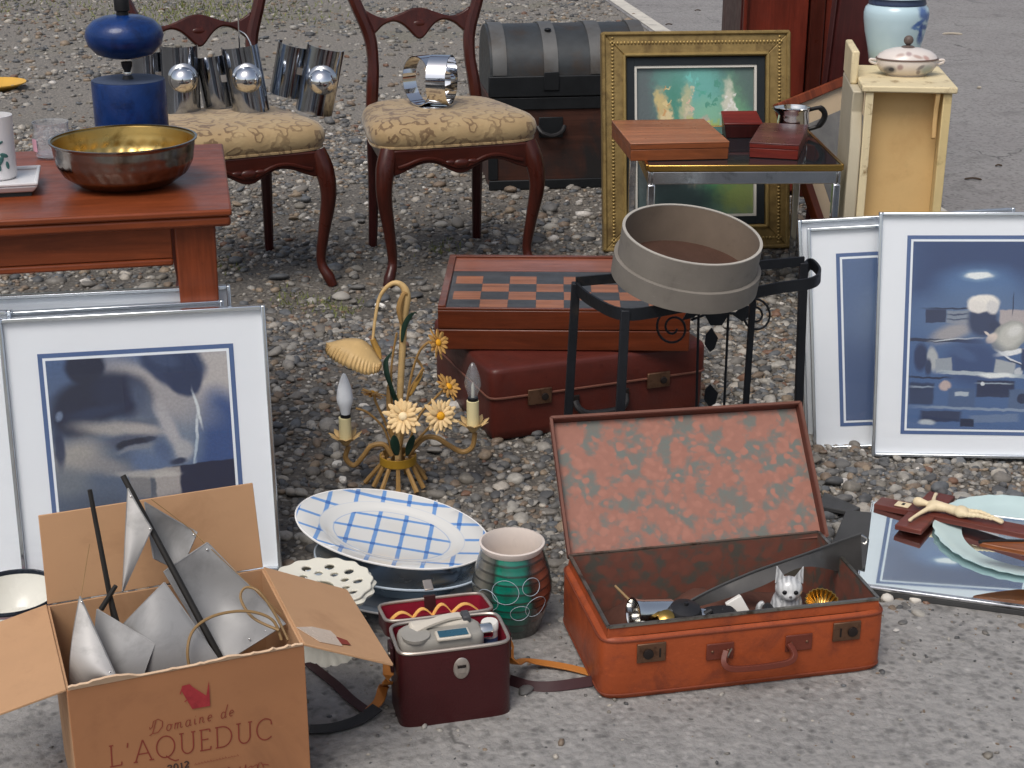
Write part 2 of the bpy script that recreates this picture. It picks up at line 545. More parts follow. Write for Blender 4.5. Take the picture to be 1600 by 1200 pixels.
mat('enamel_black', S(28, 34, 44), .25, coat=.4)
mat('pink_china', S(206, 176, 184), .3, var=.06)
mat('slate_dark', S(66, 66, 66), .55, var=.2, bump=.2)
mat('slate_blade', S(86, 84, 82), .4, .4, var=.25, bump=.1, dirt=S(98, 90, 82), dt=(.58, .7))
mat('cross_wood', S(112, 56, 46), .42, grain='x', gs=2, var=.2, coat=.15)
mat('ivory', S(220, 202, 166), .4, var=.1, scale=40)
mat('mirror_face', (.74, .82, .84, 1), .03, 1., var=.06, scale=3, rv=.02)
mat('mirror_white', S(216, 226, 232, .9), .15, var=.04, coat=.4)
mat('opal_dish', S(186, 206, 204), .16, var=.06, coat=.5)
mat('orange_wood', S(150, 84, 40), .35, grain='x', var=.2, coat=.3)
mat('pebble_white', S(206, 200, 190), .6, var=.1, scale=40)
mat('kitten_dark', S(96, 92, 90), .35)
mat('twig', S(72, 60, 50), .8)
mat('leaf_pale', S(176, 166, 150), .7, var=.2)
mat('grass', S(112, 118, 66), .6, var=.3, scale=3)
mat('moss', S(96, 100, 58), .8, var=.3, scale=3)
glass_mat('pane', f0=.024, haze=.012)
glass_mat('clear_glass', tint=(.94, .96, .96, 1), f0=.06, haze=.10)
glass_mat('tumbler_glass', tint=(.96, .96, .97, 1), f0=.08, haze=.12)

# damask upholstery
t = NT('damask')
v = t.coords()
n0 = t.node('TexNoise'); n0.inputs['Scale'].default_value = 14; t.link(v, n0.inputs['Vector'])
ad = t.node('VectorMath', operation='MULTIPLY_ADD')
t.link(n0.outputs['Color'], ad.inputs[0]); ad.inputs[1].default_value = (.07, .07, .07); t.link(v, ad.inputs[2])
vo = t.node('TexVoronoi', feature='SMOOTH_F1'); vo.inputs['Scale'].default_value = 22; t.link(ad.outputs[0], vo.inputs['Vector'])
scroll = t.math('SINE', t.math('ADD', t.math('MULTIPLY', vo.outputs['Distance'], 17.), t.math('MULTIPLY', t.noise(v, 70, 4), 5.)))
c1 = t.mix(t.ramp(scroll, [(.42, 0.), (.8, .85)]), S(158, 132, 92), S(98, 72, 44))
c1 = t.mix(t.ramp(t.noise(v, 9, 3), [(.45, 0.), (.65, .6)]), c1, S(174, 150, 108))
t.set(col=c1, rough=.7, sheen=.3)
t.bump(t.math('ADD', scroll, t.noise(v, 300, 2)), .25, .002)
MATS['damask'] = t.m

# mottled paper lining of the open suitcase
def lining(name, a, b, sc):
    t = NT(name)
    v = t.coords()
    nz = t.node('TexNoise'); nz.inputs['Scale'].default_value = 26; t.link(v, nz.inputs['Vector'])
    ad = t.node('VectorMath', operation='MULTIPLY_ADD')
    t.link(nz.outputs['Color'], ad.inputs[0]); ad.inputs[1].default_value = (.03, .03, .03); t.link(v, ad.inputs[2])
    vo = t.node('TexVoronoi', feature='SMOOTH_F1'); vo.inputs['Scale'].default_value = sc; t.link(ad.outputs[0], vo.inputs['Vector'])
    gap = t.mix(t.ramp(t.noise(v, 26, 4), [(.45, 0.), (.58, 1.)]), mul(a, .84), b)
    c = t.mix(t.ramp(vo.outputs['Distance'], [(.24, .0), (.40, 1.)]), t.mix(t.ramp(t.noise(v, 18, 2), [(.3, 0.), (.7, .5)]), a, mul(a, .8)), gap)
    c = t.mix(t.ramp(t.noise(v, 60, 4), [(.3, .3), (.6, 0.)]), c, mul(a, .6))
    t.set(col=c, rough=.75)
    MATS[name] = t.m
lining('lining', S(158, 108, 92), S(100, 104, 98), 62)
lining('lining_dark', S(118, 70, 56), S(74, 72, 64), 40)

# pebbles: every stone its own colour
t = NT('pebbles')
geo = t.node('NewGeometry'); oi = t.node('ObjectInfo')
rnd = t.math('FRACT', t.math('ADD', geo.outputs['Random Per Island'], oi.outputs['Random']))
base = t.ramp(rnd, [(0., S(104, 102, 99)), (.13, S(146, 141, 133)), (.25, S(82, 82, 82)), (.36, S(164, 159, 150)), (.47, S(118, 113, 106)),
                    (.58, S(124, 108, 92)), (.68, S(98, 100, 102)), (.77, S(142, 125, 105)), (.85, S(124, 118, 108)), (.92, S(176, 168, 156)), (.965, S(116, 86, 68)), (.985, S(206, 200, 192))], 'CONSTANT')
v = t.coords()
sp = t.noise(v, 120, 5, .7)
c = t.mix(1., base, t.ramp(sp, [(.3, .64), (.7, 1.06)]), 'MULTIPLY')
t.set(col=c, rough=t.ramp(t.noise(v, 30, 2), [(.3, .45), (.7, .75)]))
t.bump(sp, .35, .001)
MATS['pebbles'] = t.m

# earth between the stones, with damp and mossy patches
t = NT('earth')
v = t.coords()
n = t.noise(v, 1.3, 6, .6)
c = t.ramp(n, [(.3, S(76, 71, 64)), (.55, S(108, 102, 94)), (.7, S(88, 82, 74))])
sx = t.node('SeparateXYZ'); t.link(v, sx.inputs[0])
gm = t.math('MULTIPLY', t.ramp(t.noise(v, .9, 5, .7), [(.5, 0.), (.62, 1.)]), t.ramp(t.math('MULTIPLY', sx.outputs[1], .05), [(.36, 0.), (.55, 1.)]))
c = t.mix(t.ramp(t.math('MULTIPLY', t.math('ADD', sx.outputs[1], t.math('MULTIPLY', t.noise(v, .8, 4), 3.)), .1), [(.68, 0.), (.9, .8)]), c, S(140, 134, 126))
c = t.mix(t.math('MULTIPLY', gm, .35), c, S(100, 102, 66))
vo = t.node('TexVoronoi'); vo.inputs['Scale'].default_value = 70; t.link(v, vo.inputs['Vector'])
c = t.mix(t.ramp(vo.outputs['Distance'], [(.25, .6), (.5, 0.)]), c, t.ramp(vo.outputs['Color'], [(.2, S(84, 82, 80)), (.5, S(140, 134, 126)), (.9, S(176, 166, 152))]))
c = t.mix(t.ramp(t.noise(v, 60, 5, .7), [(.35, .5), (.6, 0.)]), c, S(70, 66, 60))
t.set(col=c, rough=.9)
t.bump(t.math('ADD', t.noise(v, 90, 6, .7), t.math('MULTIPLY', vo.outputs['Distance'], -1.)), .8, .01)
MATS['earth'] = t.m

def asphalt(name, a, b, light, sc):
    t = NT(name)
    v = t.coords()
    c = t.ramp(t.noise(v, 1.7, 6, .6), [(.3, a), (.7, b)])
    vo = t.node('TexVoronoi'); vo.inputs['Scale'].default_value = sc; t.link(v, vo.inputs['Vector'])
    c = t.mix(t.ramp(vo.outputs['Distance'], [(.15, .85), (.5, 0.)]), c, t.ramp(vo.outputs['Color'], [(.1, mul(a, .35)), (.35, mul(a, .8)), (.6, b), (.85, mul(b, 1.08)), (1., light)]))
    c = t.mix(t.ramp(t.noise(v, sc * .6, 4, .7), [(.34, .55), (.5, 0.)]), c, mul(a, .45))
    st1 = t.noise(v, 3.1, 5, .65, 1.)
    c = t.mix(t.ramp(st1, [(.56, 0.), (.68, .45)]), c, mul(a, .5))
    ck = t.node('TexVoronoi', feature='DISTANCE_TO_EDGE'); ck.inputs['Scale'].default_value = 1.15
    cn = t.node('TexNoise'); cn.inputs['Scale'].default_value = 7; cn.inputs['Detail'].default_value = 5; t.link(v, cn.inputs['Vector'])
    ca_ = t.node('VectorMath', operation='MULTIPLY_ADD'); t.link(cn.outputs['Color'], ca_.inputs[0]); ca_.inputs[1].default_value = (.25, .25, .25); t.link(v, ca_.inputs[2]); t.link(ca_.outputs[0], ck.inputs['Vector'])
    crack = t.math('MULTIPLY', t.ramp(ck.outputs['Distance'], [(.003, 1.), (.009, 0.)]), t.ramp(t.noise(v, 2.2, 3), [(.5, 0.), (.6, 1.)]))
    c = t.mix(t.math('MULTIPLY', crack, .8), c, mul(a, .3))
    t.set(col=c, rough=.88)
    t.bump(t.math('SUBTRACT', t.noise(v, sc * 1.5, 5, .7), vo.outputs['Distance']), .9, .004)
    MATS[name] = t.m
asphalt('asphalt_near', S(132, 130, 127), S(152, 149, 145), S(204, 200, 194), 62)
asphalt('asphalt_road', S(130, 126, 124), S(142, 139, 136), S(178, 174, 170), 60)
mat('road_paint', S(196, 190, 178), .7, var=.15, scale=6, dirt=S(140, 136, 130), dscale=9, dt=(.55, .7))

# ---------------------------------------------------------------- ground
g = MB().add([(-150, -40, 0), (150, -40, 0), (150, 300, 0), (-150, 300, 0)], [(0, 1, 2, 3)]).build('gravel_ground', 'earth', smooth=0)
struct(g)
# road beyond the white line, on the right
a0, a1 = G(938, -4), G(1428, 338)
dv = (a1 - a0).normalized()
p_far, p_near = a0 - dv * 120, a1 + dv * 1.1
nrm = Vector((dv.y, -dv.x, 0))
if nrm.x < 0:
    nrm = -nrm
def sheet(name, pts, z, m):
    o = MB().add([(p[0], p[1], z) for p in pts], [tuple(range(len(pts)))]).build(name, m, smooth=0)
    me = o.data
    if me.polygons[0].normal.z < 0:
        me.flip_normals()
    return struct(o)
sheet('road', [p_near, p_near + Vector((60, -2, 0)), p_far + Vector((90, 0, 0)), p_far], .004, 'asphalt_road')
ln = MB()
w0 = .11
ln.add([(q.x, q.y, .008) for q in (p_near + nrm * .03, p_near + nrm * (w0 + .03), p_far + nrm * (w0 + .03), p_far + nrm * .03)], [(0, 1, 2, 3)])
lo = ln.build('road_line', 'road_paint', smooth=0)
if lo.data.polygons[0].normal.z < 0:
    lo.data.flip_normals()
struct(lo)
# worn tarmac in the foreground with a ragged edge
def edge_y(x):
    return 2.56 + .10 * x * .4 + .035 * math.sin(x * 9.1) + .03 * math.sin(x * 23 + 1) + (.10 if x < -.3 else 0)
pts = [(-3, .2), (3, .2)] + [(x, edge_y(x)) for x in np.linspace(3, -3, 181)]
sheet('tarmac', pts, .004, 'asphalt_near')

# stones
rng = np.random.default_rng(11)
def ico(subd, seed):
    bm = bmesh.new()
    bmesh.ops.create_icosphere(bm, subdivisions=subd, radius=1)
    v = np.array([x.co[:] for x in bm.verts]); f = np.array([[x.index for x in p.verts] for p in bm.faces])
    bm.free()
    r = np.random.default_rng(seed)
    k = 1 + .16 * np.sin(v @ r.normal(0, 1.5, (3, 1)) + r.uniform(0, 6)) + .12 * np.sin(v @ r.normal(0, 2.4, (3, 1)) + r.uniform(0, 6))
    return v * k, f
def road_side(x, y):
    """> 0 on the road"""
    return (x - a0.x) * nrm.x + (y - a0.y) * nrm.y
def field(n, y0, y1, subd, size, keep, margin=.5):
    y = np.sqrt(rng.uniform(y0 ** 2, y1 ** 2, n)) if y1 > y0 else np.full(n, y0)
    x = rng.uniform(-1, 1, n) * (y * .345 + margin)
    s = size(n)
    ok = keep(x, y, s)
    x, y, s = x[ok], y[ok], s[ok]
    return x, y, s
def stones_mesh(x, y, s, subd, sink=.30):
    nv = 14
    vars_ = [ico(subd, k) for k in range(nv)]
    F = vars_[0][1]
    n = len(x); m = len(vars_[0][0])
    V = np.stack([q[0] for q in vars_])[rng.integers(0, nv, n)]
    sc = np.stack([s * rng.uniform(.8, 1.3, n), s * rng.uniform(.6, 1.0, n), s * rng.uniform(.35, .65, n)], 1)
    V = V * sc[:, None, :]
    tl = rng.normal(0, .28, n); ct, st = np.cos(tl), np.sin(tl)
    Y2 = V[:, :, 1] * ct[:, None] - V[:, :, 2] * st[:, None]; Z2 = V[:, :, 1] * st[:, None] + V[:, :, 2] * ct[:, None]
    az = rng.uniform(0, 2 * PI, n); ca, sa = np.cos(az), np.sin(az)
    X3 = V[:, :, 0] * ca[:, None] - Y2 * sa[:, None]; Y3 = V[:, :, 0] * sa[:, None] + Y2 * ca[:, None]
    P = np.stack([X3 + x[:, None], Y3 + y[:, None], Z2 + (sc[:, 2] * (1 - sink * 2) * rng.uniform(.2, 1.3, n))[:, None]], 2).reshape(-1, 3)
    FF = (F[None] + (np.arange(n) * m)[:, None, None]).reshape(-1, 3)
    return P, FF
def mesh_np(name, P, FF, m):
    me = bpy.data.meshes.new(name)
    me.vertices.add(len(P)); me.vertices.foreach_set('co', P.astype(np.float32).ravel())
    me.loops.add(FF.size); me.loops.foreach_set('vertex_index', FF.astype(np.int32).ravel())
    me.polygons.add(len(FF)); me.polygons.foreach_set('loop_start', np.arange(0, FF.size, 3, dtype=np.int32))
    me.update(calc_edges=True)
    me.shade_smooth()
    me.materials.append(MATS[m])
    o = bpy.data.objects.new(name, me); col.objects.link(o)
    return o
def patchy(x, y):
    """stones lie in drifts, bare trodden earth between"""
    q = np.sin(x * 2.3 + 1.2 * np.sin(y * 1.7)) + np.sin(y * 2.9 + 1.4 * np.sin(x * 2.1 + 2)) + .6 * np.sin(x * 6 + y * 5)
    return q
eyv = np.vectorize(edge_y)
def keep_near(x, y, s):
    bare = ((x + .55) / .42) ** 2 + ((y - 4.55) / .28) ** 2
    bare2 = ((x + .1) / .36) ** 2 + ((y - 4.55) / .25) ** 2
    p = np.where(np.minimum(bare, bare2) < 1, .25, 1.0) * np.where(patchy(x, y) < -1.1, .5, 1.0)
    e = eyv(x) + rng.normal(0, .05, len(x)) - .02
    return (y > e) & (rng.uniform(0, 1, len(x)) < p) & (road_side(x, y) < 0)
sz_near = lambda n: np.clip(rng.lognormal(math.log(.0088), .42, n), .0035, .028)
P1 = [stones_mesh(*field(18000, 2.35, 4.4, 2, lambda n: np.clip(rng.lognormal(math.log(.0105), .32, n), .0065, .024), keep_near, .35), 2),
      stones_mesh(*field(30000, 2.35, 4.4, 1, lambda n: np.clip(rng.lognormal(math.log(.0058), .3, n), .003, .009), keep_near, .35), 1)]
def keep_mid(x, y, s):
    p = np.where(patchy(x, y) < -.6, .45, 1.0)
    bare = np.minimum(((x + .55) / .45) ** 2 + ((y - 4.6) / .3) ** 2, ((x + .05) / .4) ** 2 + ((y - 4.6) / .3) ** 2)
    p = p * np.where(bare < 1, .3, 1.)
    return (rng.uniform(0, 1, len(x)) < p) & (road_side(x, y) < rng.normal(-.04, .05, len(x)))
P1.append(stones_mesh(*field(40000, 4.4, 7.2, 1, lambda n: np.clip(rng.lognormal(math.log(.0088), .45, n), .004, .030), keep_mid), 1))
def keep_far(x, y, s):
    p = np.where(patchy(x * .6, y * .6) < -.2, .4, 1.0) * np.where((x < -1) & (y > 9), .6, 1.)
    return (rng.uniform(0, 1, len(x)) < p) & (road_side(x, y) < rng.normal(-.05, .06, len(x)))
P1.append(stones_mesh(*field(31000, 7.2, 15, 1, lambda n: np.clip(rng.lognormal(math.log(.0125), .45, n), .006, .034), keep_far, .8), 1))
off = 0; VV = []; FFs = []
for P, FF in P1:
    VV.append(P); FFs.append(FF + off); off += len(P)
lg = mesh_np('loose_gravel', np.concatenate(VV), np.concatenate(FFs), 'pebbles')
lg.parent = g; lg['kind'] = 'stuff'
# crumbs of stone lying on the tarmac
def keep_t(x, y, s):
    d = eyv(x) - y
    return (d > -.02) & (rng.uniform(0, 1, len(x)) < np.clip(1.0 - d * 1.6, .22, 1.))
gx, gy, gs_ = field(5500, 1.55, 2.8, 1, lambda n: np.clip(rng.lognormal(math.log(.0026), .5, n), .0012, .011), keep_t, .4)
Pg, Fg = stones_mesh(gx, gy, gs_, 1)
Pg[:, 2] += .004
gr = mesh_np('loose_grit', Pg, Fg, 'pebbles'); gr.parent = g; gr['kind'] = 'stuff'
# the larger stones, one by one
protos = []
for k in range(8):
    vv, ff = ico(2, 100 + k)
    me = bpy.data.meshes.new('pebble'); me.from_pydata(vv.tolist(), [], ff.tolist()); me.shade_smooth(); me.materials.append(MATS['pebbles'])
    protos.append(me)
big = []
while len(big) < 230:
    y = math.sqrt(random.uniform(2.6 ** 2, 6.4 ** 2)); x = random.uniform(-1, 1) * (y * .335)
    if y < edge_y(x) + .03 or road_side(x, y) > -.05:
        continue
    big.append((x, y, random.uniform(.012, .021) * (1.0 if y < 4.2 else 1.15)))
# the white pebbles and the stones that stand out in the picture
for px, py, r in ((1385, 940, .011), (1430, 941, .012), (700, 432, .022), (560, 452, .02), (690, 355, .02), (797, 300, .026), (625, 265, .03), (600, 470, .022),
                  (455, 568, .019), (430, 555, .02), (860, 330, .03), (880, 350, .026), (716, 352, .034), (470, 300, .028), (540, 250, .02), (820, 1083, .014)):
    q = G(px, py); big.append((q.x, q.y, r))
for i, (x, y, r) in enumerate(big):
    o = bpy.data.objects.new('pebble', protos[i % 8]); col.objects.link(o)
    fl = random.uniform(.38, .62)
    o.scale = (r * random.uniform(.95, 1.25), r * random.uniform(.65, .95), r * fl)
    o.location = (x, y, r * fl * .45 + .004)
    o.rotation_euler = (random.gauss(0, .18), random.gauss(0, .18), random.uniform(0, 6.28))
    o.parent = g
    if 230 <= i < 232:
        o.material_slots[0].link = 'OBJECT'; o.material_slots[0].material = MATS['pebble_white']
        o.scale = (r * 1.15, r * .85, r * .75); o.rotation_euler = (0, 0, .2)

# thin grass at the back left and tufts among the stones
gm = MB()
for k in range(1500):
    if k < 1200:
        cx, cy = random.gauss(-2.3, .45), random.gauss(11.5, .45)
        if random.random() < .15:
            cx, cy = random.gauss(-3.6, .35), random.gauss(12.2, .6)
    else:
        bx, by = random.choice([G(545, 487), G(455, 470), G(350, 420), G(690, 390), G(505, 475)])[:2]
        cx, cy = random.gauss(bx, .035), random.gauss(by, .05)
    h = random.uniform(.012, .05) if k < 1200 else random.uniform(.008, .022)
    a = random.uniform(0, 6.28); w = .0025 if k >= 1200 else .005
    dx, dy = math.cos(a), math.sin(a)
    lx, ly = random.gauss(0, h * .5), random.gauss(0, h * .5)
    gm.add([(cx - dx * w, cy - dy * w, 0), (cx + dx * w, cy + dy * w, 0), (cx + lx, cy + ly, h)], [(0, 1, 2)])
go = gm.build('thin_grass', 'grass', smooth=0, clean=False)
go['kind'] = 'stuff'; go['label'] = 'thin yellow green grass growing through the gravel at the back'; go['category'] = 'grass'
# twigs and leaves blown on to the road
for (px, py, ln_, a, kind) in ((1520, 283, .07, -.1, 'twig'), (1488, 55, .13, -.15, 'leaf_pale'), (1090, 18, .05, .3, 'twig'), (1045, 40, .05, .1, 'twig'), (1560, 262, .03, .2, 'twig'), (1530, 140, .02, .4, 'leaf_pale'), (528, 737, .024, 1.0, 'paper_white'), (535, 762, .022, -1.1, 'paper_white'), (594, 487, .036, -.35, 'paper_white'), ):
    q = G(px, py)
    pts = sub([(-ln_ / 2, 0, .004), (0, .004, .008), (ln_ / 2, -.003, .004)], 4)
    o = MB().tube(pts, [.001] + [.004 if kind == 'twig' else .007] * (len(pts) - 2) + [.001], 6).build({'twig': 'twig', 'leaf_pale': 'dry_leaf', 'paper_white': 'paper_scrap'}[kind], kind)
    o.location = (q.x, q.y, .004 if kind != 'paper_white' else .012); o.rotation_euler = (0, 0, a)
    names = {1520: 'dark twig lying on the asphalt right of the yellow cabinet', 1488: 'long pale dry leaf on the asphalt near the blue and white vase',
             1090: 'dark scrap of twig on the road beside the mahogany wardrobe', 1045: 'dark scrap of twig lying beside the white road line',
             1560: 'tiny dark twig on the asphalt at the right edge', 1530: 'small pale leaf on the asphalt right of the tureen'}
    names.update({528: 'upper white paper sliver on the stones left of the flower lamp', 535: 'lower white paper sliver on the stones above the checked platter', 594: 'curved white scrap on the stones under the flower lamp hook'})
    tag(o, names[px], {'twig': 'twig', 'leaf_pale': 'leaf', 'paper_white': 'scrap'}[kind], 'litter on the ground')

# ---------------------------------------------------------------- wooden table on the left and what stands on it
TZ = .70
fr = G(362, 327, TZ)
TRZ = 11.5
tb = thing('wooden_table', 'orange brown wooden table with plain apron at left edge', 'table', (fr.x, fr.y, 0), TRZ)
W, D = 1.25, .62
MB().box(-W, 0, 0, D, TZ - .013, TZ).build('tabletop', 'table_wood', tb, bevel=.004)
MB().box(-W + .004, -.003, .004, D - .004, TZ - .034, TZ - .0135).build('top_moulding', 'table_wood', tb, bevel=.006)
MB().box(-W + .06, -.115, .035, .053, TZ - .098, TZ - .0345).build('apron', 'table_wood', tb, bevel=.002)
MB().box(-W + .06, -.115, .031, .05, TZ - .112, TZ - .0985).build('apron_bead', 'table_wood', tb, bevel=.004)
MB().box(-.053, -.035, .115, D - .115, TZ - .112, TZ - .0345).build('apron', 'table_leg_wood', tb, bevel=.002)
MB().box(-W + .06, -.115, D - .05, D - .035, TZ - .112, TZ - .0345).build('apron', 'table_wood', tb, bevel=.002)
for x0 in (-W + .035, -.11):
    for y0 in (.03, D - .11):
        m = MB(); m.hexa([(x0 + .01, y0 + .01, 0), (x0 + .066, y0 + .01, 0), (x0 + .066, y0 + .07, 0), (x0 + .01, y0 + .07, 0)],
                         [(x0, y0, TZ - .0345), (x0 + .078, y0, TZ - .0345), (x0 + .078, y0 + .078, TZ - .0345), (x0, y0 + .078, TZ - .0345)])
        m.build('leg', 'table_leg_wood', tb, bevel=.004)

def on_table(px, py):
    q = G(px, py, TZ)
    return (q.x, q.y, TZ)
# fluted metal bowl
b = thing('metal_bowl', 'fluted copper brown metal bowl with golden inside on wooden table', 'bowl', on_table(199, 288))
b.scale = (1.1, 1.1, 1.06)
flute = lambda a, i, z: 1 + .016 * math.copysign(abs(math.cos(17 * a + z * 45)) ** .6, 1) * math.exp(-((z - .036) / .02) ** 4)
def dense(pr, k=5):
    out = []
    for (r0, z0), (r1, z1) in zip(pr, pr[1:]):
        out += [(r0 + (r1 - r0) * i / k, z0 + (z1 - z0) * i / k) for i in range(k)]
    return out + [pr[-1]]
MB().lathe(dense([(.0, .0015), (.055, .0015), (.085, .006), (.108, .024), (.119, .045), (.124, .066), (.126, .083), (.1285, .086)]), 168, fn=flute).build('bowl', 'bowl_metal', b)
MB().lathe(dense([(.1284, .0862), (.1235, .083), (.121, .066), (.116, .045), (.105, .0255), (.083, .0085), (.05, .0045), (0, .0045)]), 168, fn=flute).build('inside', 'bowl_inside', b)
MB().lathe([(.1265, .0855), (.130, .0855), (.1305, .088), (.1265, .088), (.1265, .0855)], 72).build('rim', 'bowl_metal', b)
# blue lamp base
q = on_table(207, 203)
b = thing('blue_lamp_base', 'deep blue lamp base, squashed globe above a cylinder, on wooden table', 'lamp', q)
zt = A(207, 124, q[1]).z - TZ
MB().lathe([(0, .002), (.083, .002), (.084, .006), (.084, zt - .004), (.0825, zt), (0.0, zt)], 56).build('cylinder', 'blue_glaze', b)
MB().lathe([(.0815, zt + .0006), (.0, zt + .0012)], 56).build('cylinder_top', 'blue_top', b)
MB().lathe([(.013, zt + .001), (.012, zt + .006), (.008, zt + .012), (.0075, zt + .02), (.012, zt + .03), (.013, zt + .04)], 24).build('neck', 'dark_metal', b)
MB().lathe([(.0, zt + .009), (.009, zt + .009), (.010, zt + .013), (.009, zt + .017), (0, zt + .017)], 20).build('collar', 'silver', b)
zg = A(200, 58, q[1]).z - TZ
MB().lathe([(.008, zg - .046), (.04, zg - .045), (.066, zg - .036), (.083, zg - .016), (.0885, zg + .004), (.084, zg + .022), (.068, zg + .038), (.045, zg + .047), (.022, zg + .050), (.012, zg + .05)], 56).build('globe', 'blue_glaze', b)
MB().lathe([(0, zg + .05), (.014, zg + .05), (.0135, zg + .058), (.017, zg + .06), (.017, zg + .09), (.013, zg + .10), (0, zg + .10)], 24).build('socket', 'socket_black', b)
# mug, tumbler and square tray at the left edge
q = on_table(-2, 296)
b = thing('tray', 'white square ceramic tray at the left edge of the wooden table', 'tray', (q[0], q[1], TZ), 14)
MB().hexa([(-.14, -.075, .008), (.07, -.075, .008), (.07, .065, .008), (-.14, .065, .008)], [(-.15, -.085, .022), (.08, -.085, .022), (.08, .075, .022), (-.15, .075, .022)]).build('body', 'mug_white', b, bevel=.004)
m = MB()
for (x0, x1, y0, y1) in ((-.15, .08, -.085, -.077), (-.15, .08, .067, .075), (-.15, -.142, -.0765, .0665), (.072, .08, -.0765, .0665)):
    m.box(x0, x1, y0, y1, .0225, .029)
m.build('rim', 'mug_white', b, bevel=.002)
MB().box(-.135, .065, -.07, .06, 0, .0075).build('foot', 'dark_underside', b)
q = A(2, 232, q[1] + .005)
b = thing('mug', 'white mug with green leaf pattern standing on the square tray', 'mug', (q.x - .012, q.y, TZ + .0225))
hm = A(2, 180, q.y).z - TZ - .0225
MB().lathe([(0, 0), (.032, 0), (.036, .004), (.0385, hm), (.036, hm), (.0335, .006), (0, .006)], 36).build('body', 'mug_white', b)
for (a, z, s) in ((-60, .04, .011), (-75, .05, .008), (-48, .05, .009), (-66, .028, .008), (-85, .075, .006), (-55, .075, .006), (-40, .03, .008)):
    m = MB(); aa = R(a)
    M = Matrix.Rotation(aa + PI / 2, 4, 'Z') @ Matrix.Rotation(R(a * 7), 4, 'Y')
    m.ball((.0375 * math.cos(aa), .0375 * math.sin(aa), z), s, .0012, s * .45, 10, 6, M)
    m.build('leaf_motif', 'leaf_ink', b)
hd = sub([(-.036, 0, .07), (-.058, 0, .068), (-.064, 0, .045), (-.055, 0, .025), (-.036, 0, .022)], 5)
MB().tube(hd, .0045, 8).build('handle', 'mug_white', b)
q = on_table(84, 246)
b = thing('glass_tumbler', 'clear glass tumbler with pink print behind the square tray', 'glass', q)
ht = A(84, 190, q[1]).z - TZ
MB().lathe([(0, .002), (.03, .002), (.037, .006), (.04, ht * .6), (.036, ht * .85), (.038, ht), (.0365, ht), (.0345, ht * .85), (.038, ht * .6), (.035, .012), (0, .01)], 36).build('body', 'tumbler_glass', b)
m = MB(); m.lathe([(.0402, .018), (.0412, .045)], 8, a0=R(195), a1=R(235)); m.build('print', 'pink_ink', b)
# the yellow thing at the far left
q = G(-8, 140)
b = thing('yellow_dish', 'yellow dish on the gravel at the far left edge', 'dish', q, 5)
MB().lathe([(0, .002), (.1, .002), (.13, .02), (.165, .034), (.166, .04), (.128, .027), (.095, .009), (0, .008)], 40).build('dish', 'yellow_paint', b)

